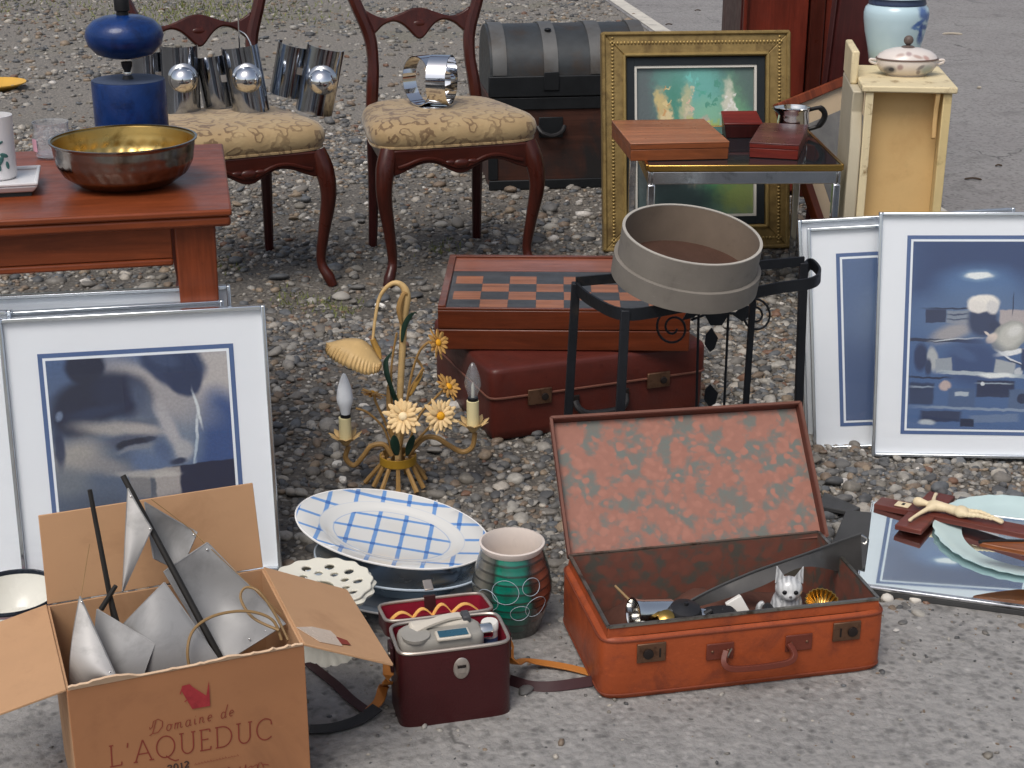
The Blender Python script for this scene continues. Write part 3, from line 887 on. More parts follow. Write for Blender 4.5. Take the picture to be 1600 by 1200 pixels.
# ---------------------------------------------------------------- two upholstered chairs
def make_chair(name, label, loc, rz):
    c = thing(name, label, 'chair', loc, rz, 'carved mahogany chairs with damask seats')
    FW, RW, DP = .235, .185, .215
    for s in (-1, 1):
        # cabriole front leg
        pts = sub([(s * (FW - .012), -DP + .012, .425), (s * (FW + .004), -DP - .004, .37), (s * (FW + .012), -DP - .014, .29), (s * (FW - .004), -DP + .0, .17),
                   (s * (FW - .014), -DP + .01, .075), (s * (FW + .002), -DP - .012, .028), (s * (FW + .012), -DP - .022, .0)], 4)
        rs = lerp_list([.027, .030, .0245, .018, .0145, .018, .015], 4)
        MB().tube(pts, rs, 10).build('leg', 'mahogany', c)
        # rear leg that runs on into the back stile
        pts = sub([(s * RW, DP + .035, 0), (s * (RW - .004), DP + .012, .2), (s * (RW - .004), DP, .40), (s * (RW - .002), DP + .002, .46)], 4)
        MB().tube(pts, lerp_list([.0145, .018, .021, .02], 4), 8).build('leg', 'mahogany_dark', c)
        pts = sub([(s * (RW - .002), DP + .002, .455), (s * (RW - .012), DP + .012, .55), (s * (RW - .02), DP + .03, .63), (s * (RW - .014), DP + .05, .71), (s * (RW + .022), DP + .075, .81),
                   (s * (RW + .05), DP + .10, .90), (s * (RW + .02), DP + .12, .98), (s * (RW - .06), DP + .13, 1.02), (0, DP + .135, 1.035)], 5)
        MB().tube(pts, lerp_list([.019, .021, .019, .021, .02, .019, .019, .02, .022], 5), 8).build('back_stile', 'mahogany', c)
        # side rail
        MB().hexa([(s * (FW - .012) - .011, -DP + .03, .365), (s * (FW - .012) + .011, -DP + .03, .365), (s * RW + .011, DP - .02, .365), (s * RW - .011, DP - .02, .365)],
                  [(s * (FW - .012) - .011, -DP + .03, .425), (s * (FW - .012) + .011, -DP + .03, .425), (s * RW + .011, DP - .02, .425), (s * RW - .011, DP - .02, .425)]).build('side_rail', 'mahogany_x', c, bevel=.004)
    # serpentine front rail with a carved boss
    top = [(x, .427) for x in np.linspace(-.215, .215, 25)]
    bot = [(x, .372 - .012 * math.cos(x / .215 * PI * 2) - .016 * math.exp(-(x / .05) ** 2) + .012 * abs(x / .215) ** 3 * -1) for x in np.linspace(.215, -.215, 41)]
    MB().prism(bot + top, 'y', -DP - .012, -DP + .014).build('front_rail', 'mahogany_x', c, bevel=.004)
    pts = [(x, -DP - .013, .385 - .012 * math.cos(x / .215 * PI * 2) - .008 * math.exp(-(x / .05) ** 2)) for x in np.linspace(-.2, .2, 31)]
    MB().tube(pts, .006, 6).build('rail_moulding', 'mahogany_x', c)
    m = MB(); m.ball((0, -DP - .014, .377), .026, .009, .014)
    for s in (-1, 1):
        m.ball((s * .036, -DP - .013, .381), .018, .007, .008)
    m.build('carved_boss', 'mahogany_x', c)
    MB().box(-RW + .015, RW - .015, DP - .014, DP + .012, .37, .425).build('rear_rail', 'mahogany_x', c, bevel=.003)
    # mid rail of the back: curved, with a drop in the middle
    xs = np.linspace(-.178, .178, 37)
    up = [(x, .755 + .035 * math.exp(-(x / .075) ** 2) + .045 * max(0, abs(x) / .178 - .6) ** 1.5 * 3) for x in xs]
    lo = [(x, .720 - .034 * math.exp(-(x / .035) ** 2) + .028 * math.exp(-((abs(x) - .085) / .05) ** 2) - .06 * max(0, abs(x) / .178 - .7) * 1.6) for x in xs[::-1]]
    m = MB().prism(lo + up, 'y', -.009, .011)
    m.xf(Matrix.Translation((0, DP + .064, 0)) @ Matrix.Translation((0, 0, .75)) @ Matrix.Rotation(R(-14), 4, 'X') @ Matrix.Translation((0, 0, -.75)))
    m.build('mid_rail', 'mahogany', c, bevel=.005)
    m = MB(); m.ball((0, DP + .056, .738), .024, .007, .012); m.build('carved_boss', 'mahogany', c)
    # cushion
    ol = super_outline(FW + .012, DP + .012, .42, .13)
    MB().loft(ol, [(.965, .428), (.99, .434), (1.02, .45), (1.03, .468), (1.01, .486), (.965, .499), (.88, .508), (.7, .516), (.4, .521), (.12, .522)], 72).build('seat_cushion', 'damask', c, smooth=60)
    m = MB(); pts = [(ol(2 * PI * k / 72)[0] * .985, ol(2 * PI * k / 72)[1] * .985, .432) for k in range(73)]
    m.tube(pts, .0055, 6).build('seat_braid', 'damask', c)
    return c
chR = make_chair('upholstered_chair', 'carved mahogany chair with damask seat, beside the domed trunk', (-.225, 4.905, 0), 17.5)
chL = dup(chR); chL.location = (-.885, 4.735, 0); chL.rotation_euler = (0, 0, R(25))
chL['label'] = 'carved mahogany chair behind the wooden table, chrome lamps on its damask seat'

# chrome sconces on the left chair
SEAT = .522
def sconce(name, label, px, py, lean, rz, dY=0.):
    Y = 4.80 + dY
    q = A(px, py, Y)
    c = thing(name, label, 'lamp', (q.x, Y, SEAT - .006), rz, 'chrome sconces with silvered bulbs')
    L = Matrix.Rotation(R(lean), 4, 'Y')
    H_ = .205
    def arc(r, a0, a1, z0, z1, th=.0015):
        m = MB(); n = 20
        m.lathe([(r, z0), (r, z1), (r - th, z1), (r - th, z0), (r, z0)], n, a0=R(a0), a1=R(a1))
        return m
    m = arc(.058, 165, 375, .0, H_); m.xf(L); m.build('front_shade', 'shade_chrome', c)
    m = arc(.055, 150, 370, .02, H_ - .025); m.xf(L @ Matrix.Translation((-.098, .065, 0))); m.build('rear_shade', 'shade_chrome', c)
    m = MB(); m.tube([(-.10, .02, .11), (.02, .0, .11)], 1, flat=(.003, .022)); m.xf(L); m.build('bracket', 'silver', c)
    m = MB(); m.lathe([(.043, 0), (.046, .012), (.04, .02), (.028, .026), (.0, .026)], 32)
    m.xf(L @ Matrix.Translation((.012, -.058, .112)) @ Matrix.Rotation(R(90), 4, 'X') @ Matrix.Translation((0, 0, -.014))); m.build('lamp_cup', 'chrome_worn', c)
    m = MB(); m.ball((.014, -.086, .112), .039, n=32, m=18); m.xf(L); m.build('silvered_bulb', 'chrome', c)
    return c
sconce('chrome_sconce', 'upright chrome sconce with ball bulb nearest the blue lamp base', 283, 150, 1, 8)
c2 = sconce('chrome_sconce', 'chrome sconce leaning left, middle one of three on the chair seat', 392, 160, -7, 4)
c3 = sconce('chrome_sconce', 'chrome sconce leaning right at the right edge of the chair seat', 490, 160, 13, 0)
q = A(380, 160, 4.86)
cd = thing('wire_rod', 'thin steel rod with bent wire standing behind the middle chrome sconce', 'rod', (q.x, 4.86, SEAT - .004))
MB().tube([(-.004, 0, 0), (0, .02, .46)], .0022, 6).build('rod', 'chrome', cd)
MB().tube(sub([(.0, .012, .235), (.02, .0, .225), (.035, -.01, .2), (.04, -.01, .17)], 5), .003, 6).build('bent_wire', 'silver', cd)
# interlocking ring lamp on the right chair
q = A(676, 160, 4.86)
c = thing('ring_lamp', 'chrome lamp of interlocking rings on the damask seat', 'lamp', (q.x, 4.86, SEAT - .004))
rr = .078
MB().lathe([(0, 0), (.045, 0), (.046, .003), (.042, .006), (0, .006)], 36).build('base', 'chrome', c)
for nm, az, w, tilt, off_ in (('ring', 42, .050, 4, (-.030, .004, .0)), ('ring', -16, .062, -3, (.030, -.004, .003))):
    m = MB(); m.lathe([(rr, -w / 2), (rr, w / 2), (rr - .003, w / 2), (rr - .003, -w / 2), (rr, -w / 2)], 56)
    m.xf(Matrix.Translation((off_[0], off_[1], rr + .006 + off_[2])) @ Matrix.Rotation(R(az), 4, 'Z') @ Matrix.Rotation(R(90), 4, 'Y') @ Matrix.Rotation(R(tilt), 4, 'X'))
    m.build(nm, 'chrome', c)

# ---------------------------------------------------------------- domed trunk
q = G(766, 298)
c = thing('domed_trunk', 'old dark dome topped trunk with metal straps behind the right chair', 'trunk', (q.x, q.y, 0), 7)
TW, TD, TH_ = .62, .42, .36
MB().box(0, TW, 0, TD, 0, TH_).build('body', 'trunk_wood', c, bevel=.006)
def dome(k, z0=TH_ + .003):
    pts = [(-k, z0), (-k, TH_ + .10)]
    for i in range(13):
        a = PI - PI * i / 12
        pts.append((TD / 2 + (TD / 2 + k) * math.cos(a), TH_ + .10 + (.155 + k) * math.sin(a)))
    pts.append((TD + k, z0))
    return pts
MB().prism(dome(0), 'x', .002, TW - .002).build('lid', 'trunk_metal', c, smooth=50, bevel=.003)
MB().box(-.006, TW + .006, -.012, -.0005, TH_ + .005, TH_ + .085).build('lid_band', 'trunk_dark', c, bevel=.004)
MB().box(-.004, TW + .004, -.008, -.0008, TH_ - .045, TH_ + .002).build('body_band', 'trunk_dark', c, bevel=.003)
MB().box(-.006, TW + .006, -.008, -.0005, 0.003, .04).build('foot_band', 'trunk_dark', c, bevel=.003)
MB().box(-.008, .03, -.0065, -.0004, .043, TH_ - .048).build('corner_iron', 'trunk_dark', c, bevel=.002)
for x in (.012, .21, .39, .56):
    pts = dome(.006, TH_ + .088); m = MB(); inn = dome(.0005, TH_ + .088)
    n = len(pts)
    vs = [(x, p[0], p[1]) for p in pts] + [(x + .055, p[0], p[1]) for p in pts] + [(x, p[0], p[1]) for p in inn] + [(x + .055, p[0], p[1]) for p in inn]
    fs = []
    for i in range(n - 1):
        fs += [(i, i + 1, n + i + 1, n + i), (2 * n + i, 3 * n + i, 3 * n + i + 1, 2 * n + i + 1), (i, 2 * n + i, 2 * n + i + 1, i + 1), (n + i, n + i + 1, 3 * n + i + 1, 3 * n + i)]
    m.add(vs, fs); m.build('strap', 'trunk_strap', c)
for x in (.237,):
    m = MB(); m.ball((x, .10, TH_ + .245), .014, .014, .006); m.build('stud', 'trunk_dark', c)
    MB().box(x - .03, x + .03, -.018, -.0125, TH_ + .03, TH_ + .1).build('hasp', 'trunk_dark', c, bevel=.003)
MB().box(.19, .285, -.006, -.0005, .205, .285).build('handle_plate', 'trunk_dark', c, bevel=.003)
MB().tube(sub([(.185, -.012, .25), (.2, -.03, .23), (.2375, -.036, .218), (.275, -.03, .23), (.29, -.012, .25)], 5), .009, 8).build('handle', 'leather_black', c)

# ---------------------------------------------------------------- mahogany wardrobe and leaning pictures at the back
q = G(1122, 232)
c = thing('mahogany_wardrobe', 'red mahogany wardrobe standing behind the gilt framed painting', 'wardrobe', (q.x - .05, q.y - .9, 0), 1)
MB().box(0, .24, .0, .03, .02, 1.45).build('door_panel', 'cabinet_red', c, bevel=.004)
MB().box(.012, .02, -.006, -.0005, .02, 1.45).build('door_bead', 'mahogany', c)
MB().box(.246, .30, -.012, .03, .0, 1.45).build('stile', 'mahogany', c, bevel=.004)
MB().box(.305, .40, .004, .026, .02, 1.45).build('side_panel', 'cabinet_red', c, bevel=.003)
MB().box(-.005, .405, .034, .50, .0, 1.45).build('carcass', 'mahogany_dark', c, bevel=.004)
MB().box(-.02, .42, -.02, .52, 1.453, 1.50).build('cornice', 'mahogany', c, bevel=.01)
q = A(1300, 190, 5.45)
c = thing('leaning_picture', 'dark picture with thin gilt edge leaning against the wardrobe', 'picture', (q.x + .03, 5.28, 0), -42, rx=-6)
MB().box(-.13, .13, 0, .012, .02, 1.0).build('panel', 'mahogany_dark', c)
for x0, x1, z0, z1 in ((-.15, -.1305, 0, 1.02), (.1305, .15, 0, 1.02), (-.13, .13, 0, .0195), (-.13, .13, 1.0005, 1.02)):
    MB().box(x0, x1, -.012, .014, z0, z1).build('frame_bar', 'gilt_bright' if x0 > .1 else 'mahogany_dark', c, bevel=.003)

# picture with a wooden frame and cream mount, tilted against the cabinet
TL, TR, BL = A(1210, 163, 4.98), A(1335, 112, 5.18), A(1262, 392, 4.86)
ex = (TR - TL).normalized(); ez = (TL - BL); hgt = ez.length; ez = (ez - ex * ez.dot(ex)).normalized(); ey = ez.cross(ex)
M = Matrix(((ex.x, ey.x, ez.x, TL.x), (ex.y, ey.y, ez.y, TL.y), (ex.z, ey.z, ez.z, TL.z), (0, 0, 0, 1)))
c = thing('wood_framed_picture', 'wood framed print with cream mount tilted behind the yellow cabinet', 'picture')
c.matrix_world = M
Wp, Hp = .42, hgt
for x0, x1, z0, z1 in ((0, .03, -Hp, 0), (Wp - .03, Wp, -Hp, 0), (.0305, Wp - .0305, -.03, 0), (.0305, Wp - .0305, -Hp, -Hp + .03)):
    MB().box(x0, x1, -.02, .012, z0, z1).build('frame_bar', 'table_leg_wood', c, bevel=.003)
mat('cream_mount', S(196, 172, 138), .8, var=.05)
MB().box(.0305, Wp - .0305, -.004, .006, -Hp + .0305, -.0305).build('mount', 'cream_mount', c)
mat('grey_print', S(112, 108, 102), .6, var=.35, scale=16)
MB().box(.085, Wp - .085, -.006, -.0045, -Hp + .12, -.10).build('print', 'grey_print', c)
MB().box(.031, Wp - .031, -.0095, -.0085, -Hp + .031, -.031).build('glass_pane', 'pane', c)

# ---------------------------------------------------------------- gilt framed flower painting
q0, q1 = G(944, 394), G(1228, 386)
c = thing('gilt_painting', 'flower painting in wide gilt frame leaning behind the glass table', 'painting', ((q0.x + q1.x) / 2, (q0.y + q1.y) / 2, 0), 4.5, rx=-13)
PW, PH, FWD = .635, .725, .082
for nm, poly in (('frame_bar', [(-PW / 2, 0), (PW / 2, 0), (PW / 2 - FWD, FWD), (-PW / 2 + FWD, FWD)]), ('frame_bar', [(PW / 2, 0), (PW / 2, PH), (PW / 2 - FWD, PH - FWD), (PW / 2 - FWD, FWD)]),
                 ('frame_bar', [(PW / 2, PH), (-PW / 2, PH), (-PW / 2 + FWD, PH - FWD), (PW / 2 - FWD, PH - FWD)]), ('frame_bar', [(-PW / 2, PH), (-PW / 2, 0), (-PW / 2 + FWD, FWD), (-PW / 2 + FWD, PH - FWD)])):
    MB().prism(poly, 'y', -.02, .02).build(nm, 'gilt', c, bevel=.003)
def rect_tube(m, w, h, cz, y, r):
    p = [(-w / 2, y, cz - h / 2), (w / 2, y, cz - h / 2), (w / 2, y, cz + h / 2), (-w / 2, y, cz + h / 2)]
    for i in range(4):
        m.tube([p[i], p[(i + 1) % 4]], r, 8)
m = MB(); rect_tube(m, PW - .012, PH - .012, PH / 2, -.022, .007); m.build('outer_moulding', 'gilt', c)
m = MB(); rect_tube(m, PW - 2 * FWD + .014, PH - 2 * FWD + .014, PH / 2, -.021, .006); m.build('inner_moulding', 'gilt_bright', c)
m = MB()
for i in range(60):
    z = .02 + i * (PH - .04) / 59
    for s in (-1, 1):
        m.ball((s * (PW / 2 - .036), -.021, z), .006, .004, .0045, 8, 5)
for i in range(50):
    x = -PW / 2 + .03 + i * (PW - .06) / 49
    for z in (.036, PH - .036):
        m.ball((x, -.021, z), .0045, .004, .006, 8, 5)
m.build('beading', 'gilt_bright', c)
iw, ih = PW / 2 - FWD - .002, PH - 2 * FWD - .004
for x0, x1, z0, z1 in ((-iw, -iw + .026, FWD + .002, PH - FWD - .002), (iw - .026, iw, FWD + .002, PH - FWD - .002), (-iw + .0265, iw - .0265, FWD + .002, FWD + .028), (-iw + .0265, iw - .0265, PH - FWD - .028, PH - FWD - .002)):
    MB().box(x0, x1, -.012, .012, z0, z1).build('liner', 'liner_black', c)
iw2 = iw - .0265
for x0, x1, z0, z1 in ((-iw2, -iw2 + .008, FWD + .0285, PH - FWD - .0285), (iw2 - .008, iw2, FWD + .0285, PH - FWD - .0285), (-iw2 + .0085, iw2 - .0085, FWD + .0285, FWD + .0365), (-iw2 + .0085, iw2 - .0085, PH - FWD - .0365, PH - FWD - .0285)):
    MB().box(x0, x1, -.009, .010, z0, z1).build('fillet', 'fillet', c)
px0, pz0 = -iw2 + .0088, FWD + .037
pw, ph = 2 * (iw2 - .0088), PH - 2 * FWD - .074
E_ = 'e'
paintl = [(E_, .45, .75, .42, .3, 0, .6, S(104, 160, 148), .9), (E_, .55, .85, .16, .2, 10, .6, S(112, 180, 170), .9), (E_, .3, .72, .1, .2, -20, .6, S(72, 140, 120), .8),
          (E_, .85, .75, .1, .18, 10, .6, S(120, 176, 132), .8), (E_, .62, .66, .2, .12, 0, .7, S(140, 192, 160), .8), (E_, .05, .6, .12, .5, 0, .5, S(96, 102, 104), .9), (E_, .95, .9, .12, .16, 0, .5, S(92, 112, 106), .8),
          (E_, .23, .72, .055, .13, 18, .5, S(206, 184, 130), .95), (E_, .26, .66, .05, .06, 20, .4, S(226, 206, 160), .9), (E_, .18, .8, .02, .06, 20, .5, S(210, 190, 130), .8), (E_, .42, .75, .05, .13, -8, .5, S(190, 190, 150), .9), (E_, .44, .66, .04, .08, 0, .5, S(204, 190, 166), .8),
          (E_, .79, .74, .05, .16, 3, .45, S(216, 214, 196), .95), (E_, .80, .62, .07, .09, 0, .5, S(206, 206, 196), .9), (E_, .66, .57, .05, .06, 0, .5, S(190, 196, 70), .95), (E_, .46, .58, .035, .08, 0, .5, S(176, 196, 60), .9), (E_, .58, .62, .04, .05, 0, .5, S(206, 170, 160), .8),
          (E_, .55, .5, .2, .06, 0, .5, S(206, 190, 170), .8), (E_, .25, .3, .2, .2, 0, .5, S(34, 40, 44), .9), (E_, .5, .32, .08, .1, 0, .5, S(206, 170, 140), .9), (E_, .75, .3, .2, .25, 0, .6, S(70, 130, 90), .9), (E_, .9, .12, .2, .12, 0, .6, S(130, 142, 76), .8), (E_, .4, .1, .3, .1, 0, .6, S(44, 60, 60), .9)]
rp_ = random.Random(9)
for cx_, cy_, c1_, c2_ in ((.22, .72, S(226, 206, 150), S(206, 150, 90)), (.42, .74, S(214, 204, 170), S(230, 190, 170)), (.8, .7, S(236, 234, 226), S(206, 212, 204)), (.56, .56, S(206, 214, 110), S(226, 190, 170)), (.5, .85, S(120, 200, 190), S(90, 170, 150)), (.68, .8, S(130, 196, 160), S(80, 150, 130))):
    for k in range(9):
        paintl.append((E_, cx_ + rp_.gauss(0, .04), cy_ + rp_.gauss(0, .07), rp_.uniform(.008, .022), rp_.uniform(.008, .02), rp_.uniform(0, 180), .3, rp_.choice([c1_, c2_]), .85))
print_mat('flower_painting', S(84, 106, 104), paintl, noise=(.03, 22.), rough=.35, fine=.25, bump=.4)
MB().add([(px0, .002, pz0), (px0 + pw, .002, pz0), (px0 + pw, .002, pz0 + ph), (px0, .002, pz0 + ph), (px0, .010, pz0), (px0 + pw, .010, pz0), (px0 + pw, .010, pz0 + ph), (px0, .010, pz0 + ph)],
         [(0, 1, 2, 3), (7, 6, 5, 4), (0, 4, 5, 1), (1, 5, 6, 2), (2, 6, 7, 3), (3, 7, 4, 0)]).build('canvas', 'flower_painting', c, smooth=0, uvfn=lambda p: ((p.x - px0) / pw, (p.z - pz0) / ph))
MB().box(-PW / 2 + .02, PW / 2 - .02, .0205, .026, .02, PH - .02).build('backing', 'board_back', c)

# ---------------------------------------------------------------- smoked glass table and the boxes on it
GZ = .45
q = G(1013, 259, GZ)
c = thing('glass_table', 'small chrome and brass table with smoked glass top', 'table', (q.x, q.y, 0), 1.0)
GW, GD = .555, .58
MB().box(.004, GW - .004, .004, GD - .004, GZ - .010, GZ).build('glass_top', 'smoked_glass', c, bevel=.002)
m = MB()
for x0, x1, y0, y1 in ((0, GW, -.006, .0035), (0, GW, GD - .0035, GD + .006), (-.006, .0035, .004, GD - .004), (GW - .0035, GW + .006, .004, GD - .004)):
    m = MB().box(x0, x1, y0, y1, GZ - .016, GZ + .002); m.build('brass_edge', 'brass', c, bevel=.002)
for x0, x1, y0, y1 in ((.012, GW - .012, .0, .014), (.012, GW - .012, GD - .014, GD), (.0, .0115, .0, GD), (GW - .0115, GW, .0, GD)):
    MB().box(x0, x1, y0, y1, GZ - .055, GZ - .017).build('chrome_rail', 'chrome_worn', c, bevel=.003)
for x0 in (.0, GW - .022):
    for y0 in (-.001, GD - .021):
        MB().box(x0, x0 + .022, y0, y0 + .022, 0, GZ - .056).build('leg', 'chrome', c, bevel=.003)
def lidded_box(name, label, pts, z0, h, mt, ms, lid=.35):
    P = [G(x, y, z0 + h) for x, y in pts]            # front left, front right, back right, back left of the top
    ex = (P[1] - P[0]); w = ex.length; rz = math.degrees(math.atan2(ex.y, ex.x))
    d = abs((P[3] - P[0]).dot(Vector((-math.sin(R(rz)), math.cos(R(rz)), 0))))
    c = thing(name, label, 'box', (P[0].x, P[0].y, z0), rz, 'wooden boxes on the glass table')
    sk = (P[3] - P[0]).dot(ex.normalized())
    MB().box(0, w, 0, d, 0, h * (1 - lid) - .001).build('body', ms, c, bevel=.002)
    MB().box(-.001, w + .001, -.001, d + .001, h * (1 - lid), h - .004).build('lid', ms, c, bevel=.001)
    MB().box(-.002, w + .002, -.002, d + .002, h - .0038, h).build('lid_panel', mt, c, bevel=.0015)
    return c
lidded_box('wooden_box', 'largest orange wooden box on the glass table', [(986, 224), (1139, 221), (1110, 186), (968, 188)], GZ + .001, .052, 'cigar_wood', 'cigar_side')
lidded_box('wooden_box', 'small dark plum wooden box in front of the silver jug', [(1172, 222), (1248, 226), (1288, 199), (1222, 193)], GZ + .001, .045, 'plum_wood', 'red_box')
q = G(1160, 216, GZ)
c = thing('wooden_box', 'small red box with sloping lid behind the two larger boxes', 'box', (q.x, q.y, GZ + .0005), 2, 'wooden boxes on the glass table')
MB().hexa([(-.05, 0, 0), (.05, 0, 0), (.05, .08, 0), (-.05, .08, 0)], [(-.058, -.004, .04), (.058, -.004, .04), (.055, .085, .062), (-.055, .085, .062)]).build('body', 'mahogany_dark', c, bevel=.002)
MB().hexa([(-.06, -.006, .0405), (.06, -.006, .0405), (.056, .087, .0625), (-.056, .087, .0625)], [(-.06, -.006, .047), (.06, -.006, .047), (.056, .087, .069), (-.056, .087, .069)]).build('lid', 'red_box', c, bevel=.002)
# silver jugs
def jug(name, label, px, py, sc, rz):
    q = G(px, py, GZ)
    c = thing(name, label, 'jug', (q.x, q.y, GZ + .0005), rz)
    spout = lambda a, i, z: 1 + (.32 * math.exp(-((((a - PI + PI) % (2 * PI)) - PI) / .4) ** 2) if z > .07 * sc else 0)
    MB().lathe([(0, 0), (.032 * sc, 0), (.036 * sc, .008 * sc), (.045 * sc, .025 * sc), (.047 * sc, .04 * sc), (.044 * sc, .06 * sc), (.045 * sc, .074 * sc), (.05 * sc, .082 * sc), (.048 * sc, .082 * sc), (.042 * sc, .06 * sc), (.044 * sc, .04 * sc), (0, .01 * sc)], 48, fn=spout).build('body', 'silver', c)
    MB().tube(sub([(.042 * sc, -.006, .075 * sc), (.075 * sc, -.012, .082 * sc), (.09 * sc, -.012, .06 * sc), (.075 * sc, -.01, .03 * sc), (.045 * sc, -.006, .018 * sc)], 6), [.006 * sc] * 6 + [.009 * sc] * 13 + [.006 * sc] * 6, 8).build('handle', 'socket_black', c)
jug('silver_jug', 'silver cream jug with black handle on the glass table', 1238, 211, 1.05, 0)

# ---------------------------------------------------------------- pale yellow cabinet with vase and tureen
CZ = .68
q = G(1354, 133, CZ)
c = thing('yellow_cabinet', 'pale yellow open cabinet with shelf carrying a tureen and vase', 'cabinet', (q.x, q.y, 0), -7)
CW, CD = .236, .37
MB().box(-.012, CW + .012, -.012, CD, CZ - .018, CZ).build('top_board', 'pale_yellow_light', c, bevel=.004)
poly = [(0, 0), (CD, 0), (CD, CZ + .06), (CD - .10, CZ + .06), (CD - .14, CZ + .012), (CD - .15, CZ - .001), (.0, CZ - .001)]
prof = [(.012, 0), (.0, .05), (.0, .2), (.018, .24), (.0, .30), (.0, .52), (.03, .60), (.012, CZ - .02), (CD - .005, CZ - .02), (CD - .005, 0)]
MB().prism(prof, 'x', -.034, -.002).build('side_panel', 'side_grey', c, bevel=.004)
MB().box(-.034, -.0125, .13, CD, CZ - .0195, CZ + .075).build('side_ear', 'pale_yellow_light', c, bevel=.005)
MB().box(0.0, .022, -.004, .02, 0.0, CZ - .019).build('front_stile', 'pale_yellow_light', c, bevel=.003)
MB().box(CW - .024, CW, -.002, CD - .004, 0, CZ - .019).build('side_panel', 'pale_yellow', c, bevel=.003)
MB().box(.0225, CW - .0245, .055, .067, .24, CZ - .019).build('back_board', 'cab_back', c)
MB().box(.0225, CW - .03, .0, .30, .222, .238).build('shelf', 'pale_yellow_light', c, bevel=.003)
MB().box(.0225, CW - .0245, .02, .30, .0, .012).build('bottom_board', 'pale_yellow', c)
MB().box(.0225, CW - .0245, .03, .31, .155, .17).build('shelf', 'pale_yellow_light', c, bevel=.003)
br = [(.0, CZ - .019), (.0, CZ - .14), (-.006, CZ - .15), (-.014, CZ - .145), (-.012, CZ - .13), (-.008, CZ - .10), (-.012, CZ - .06), (-.022, CZ - .035), (-.024, CZ - .019)]
MB().prism([(p[0] + .018, p[1]) for p in br], 'x', CW - .045, CW - .033).build('bracket', 'cab_back', c, bevel=.002)
q = G(1415, 117, CZ)
c = thing('tureen', 'white flowered lidded tureen on the yellow cabinet', 'tureen', (q.x, q.y, CZ), -4)
flor = [(E_, -.055, .02, .016, .012, 10, .5, S(96, 96, 100), .9), (E_, -.05, .022, .007, .006, 0, .4, S(40, 44, 60), .9), (E_, .05, .022, .02, .014, 0, .6, S(150, 160, 156), .9), (E_, .03, .03, .012, .005, 30, .5, S(110, 104, 110), .8), (E_, -.028, .03, .008, .008, 0, .5, S(150, 120, 120), .8),
        (E_, .025, .016, .006, .007, 0, .5, S(120, 110, 110), .8), (E_, -.03, .062, .012, .005, 20, .5, S(176, 150, 140), .8), (E_, .02, .06, .014, .004, -15, .5, S(170, 140, 130), .8), (E_, -.005, .067, .008, .005, 0, .5, S(150, 120, 120), .7), (E_, .045, .056, .01, .005, -30, .5, S(170, 120, 110), .7)]
t = print_mat('tureen_china', S(216, 206, 198), flor, src='Generated', noise=(.0, 6), rough=.22, fine=.06)
# decoration is laid out in the tureen's own x-z plane
nt = t.node_tree
fl = [n for n in nt.nodes if n.type == 'VECT_MATH' and n.operation == 'MULTIPLY'][0]
sp_ = nt.nodes.new('ShaderNodeSeparateXYZ'); cb_ = nt.nodes.new('ShaderNodeCombineXYZ'); tc_ = [n for n in nt.nodes if n.type == 'TEX_COORD'][0]
nt.links.new(tc_.outputs['Object'], sp_.inputs[0]); nt.links.new(sp_.outputs[0], cb_.inputs[0]); nt.links.new(sp_.outputs[2], cb_.inputs[1]); nt.links.new(cb_.outputs[0], fl.inputs[0])
ov = lambda a, i, z: 1 / math.sqrt((math.cos(a)) ** 2 + (math.sin(a) / .74) ** 2)
MB().lathe([(0, .0), (.055, .0), (.06, .006), (.074, .012), (.085, .028), (.087, .042), (.086, .046), (.0, .046)], 56, fn=ov).build('bowl', 'tureen_china', c)
MB().lathe([(.088, .0462), (.09, .048), (.0885, .0505), (.0, .0505)], 56, fn=ov).build('rim_line', 'tureen_line', c)
MB().lathe([(.086, .0508), (.08, .06), (.064, .07), (.04, .077), (.015, .080), (0, .080)], 56, fn=ov).build('lid', 'tureen_china', c)
m = MB(); m.lathe([(.02, .0795), (.016, .083), (.006, .085), (.006, .088)], 20); m.ball((0, 0, .099), .014, n=16, m=10); m.build('knob', 'tureen_knob', c)
for s in (-1, 1):
    MB().tube(sub([(s * .082, 0, .03), (s * .102, 0, .036), (s * .104, 0, .044), (s * .084, 0, .042)], 4), .004, 8).build('handle', 'tureen_china', c)
q = G(1394, 99, CZ)
c = thing('blue_white_vase', 'pale blue porcelain jar with blue brushwork behind the tureen', 'vase', (q.x, q.y, CZ))
vr = .108
vasl = [(E_, .07, .20, .016, .03, 20, .6, S(50, 84, 150), .85), (E_, .055, .165, .026, .008, 30, .5, S(60, 96, 160), .9), (E_, .075, .15, .02, .01, -30, .5, S(44, 76, 146), .9), (E_, .065, .13, .008, .026, 0, .5, S(40, 70, 140), .9), (E_, .05, .145, .02, .006, -20, .5, S(70, 110, 170), .8), (E_, .07, .105, .014, .022, 0, .5, S(50, 84, 150), .8), (E_, .09, .185, .012, .016, 0, .5, S(60, 96, 160), .8)]
t = print_mat('vase_brushed', S(184, 208, 216), vasl, src='Object', noise=(.004, 60), rough=.2, fine=.05)
nt = t.node_tree
fl = [n for n in nt.nodes if n.type == 'VECT_MATH' and n.operation == 'MULTIPLY'][0]; src_ = fl.inputs[0].links[0].from_socket
sp_ = nt.nodes.new('ShaderNodeSeparateXYZ'); cb_ = nt.nodes.new('ShaderNodeCombineXYZ')
nt.links.new(src_, sp_.inputs[0]); nt.links.new(sp_.outputs[0], cb_.inputs[0]); nt.links.new(sp_.outputs[2], cb_.inputs[1]); nt.links.new(cb_.outputs[0], fl.inputs[0])
c.scale = (.9, .9, (A(1394, 6, q.y).z - CZ) / .226)
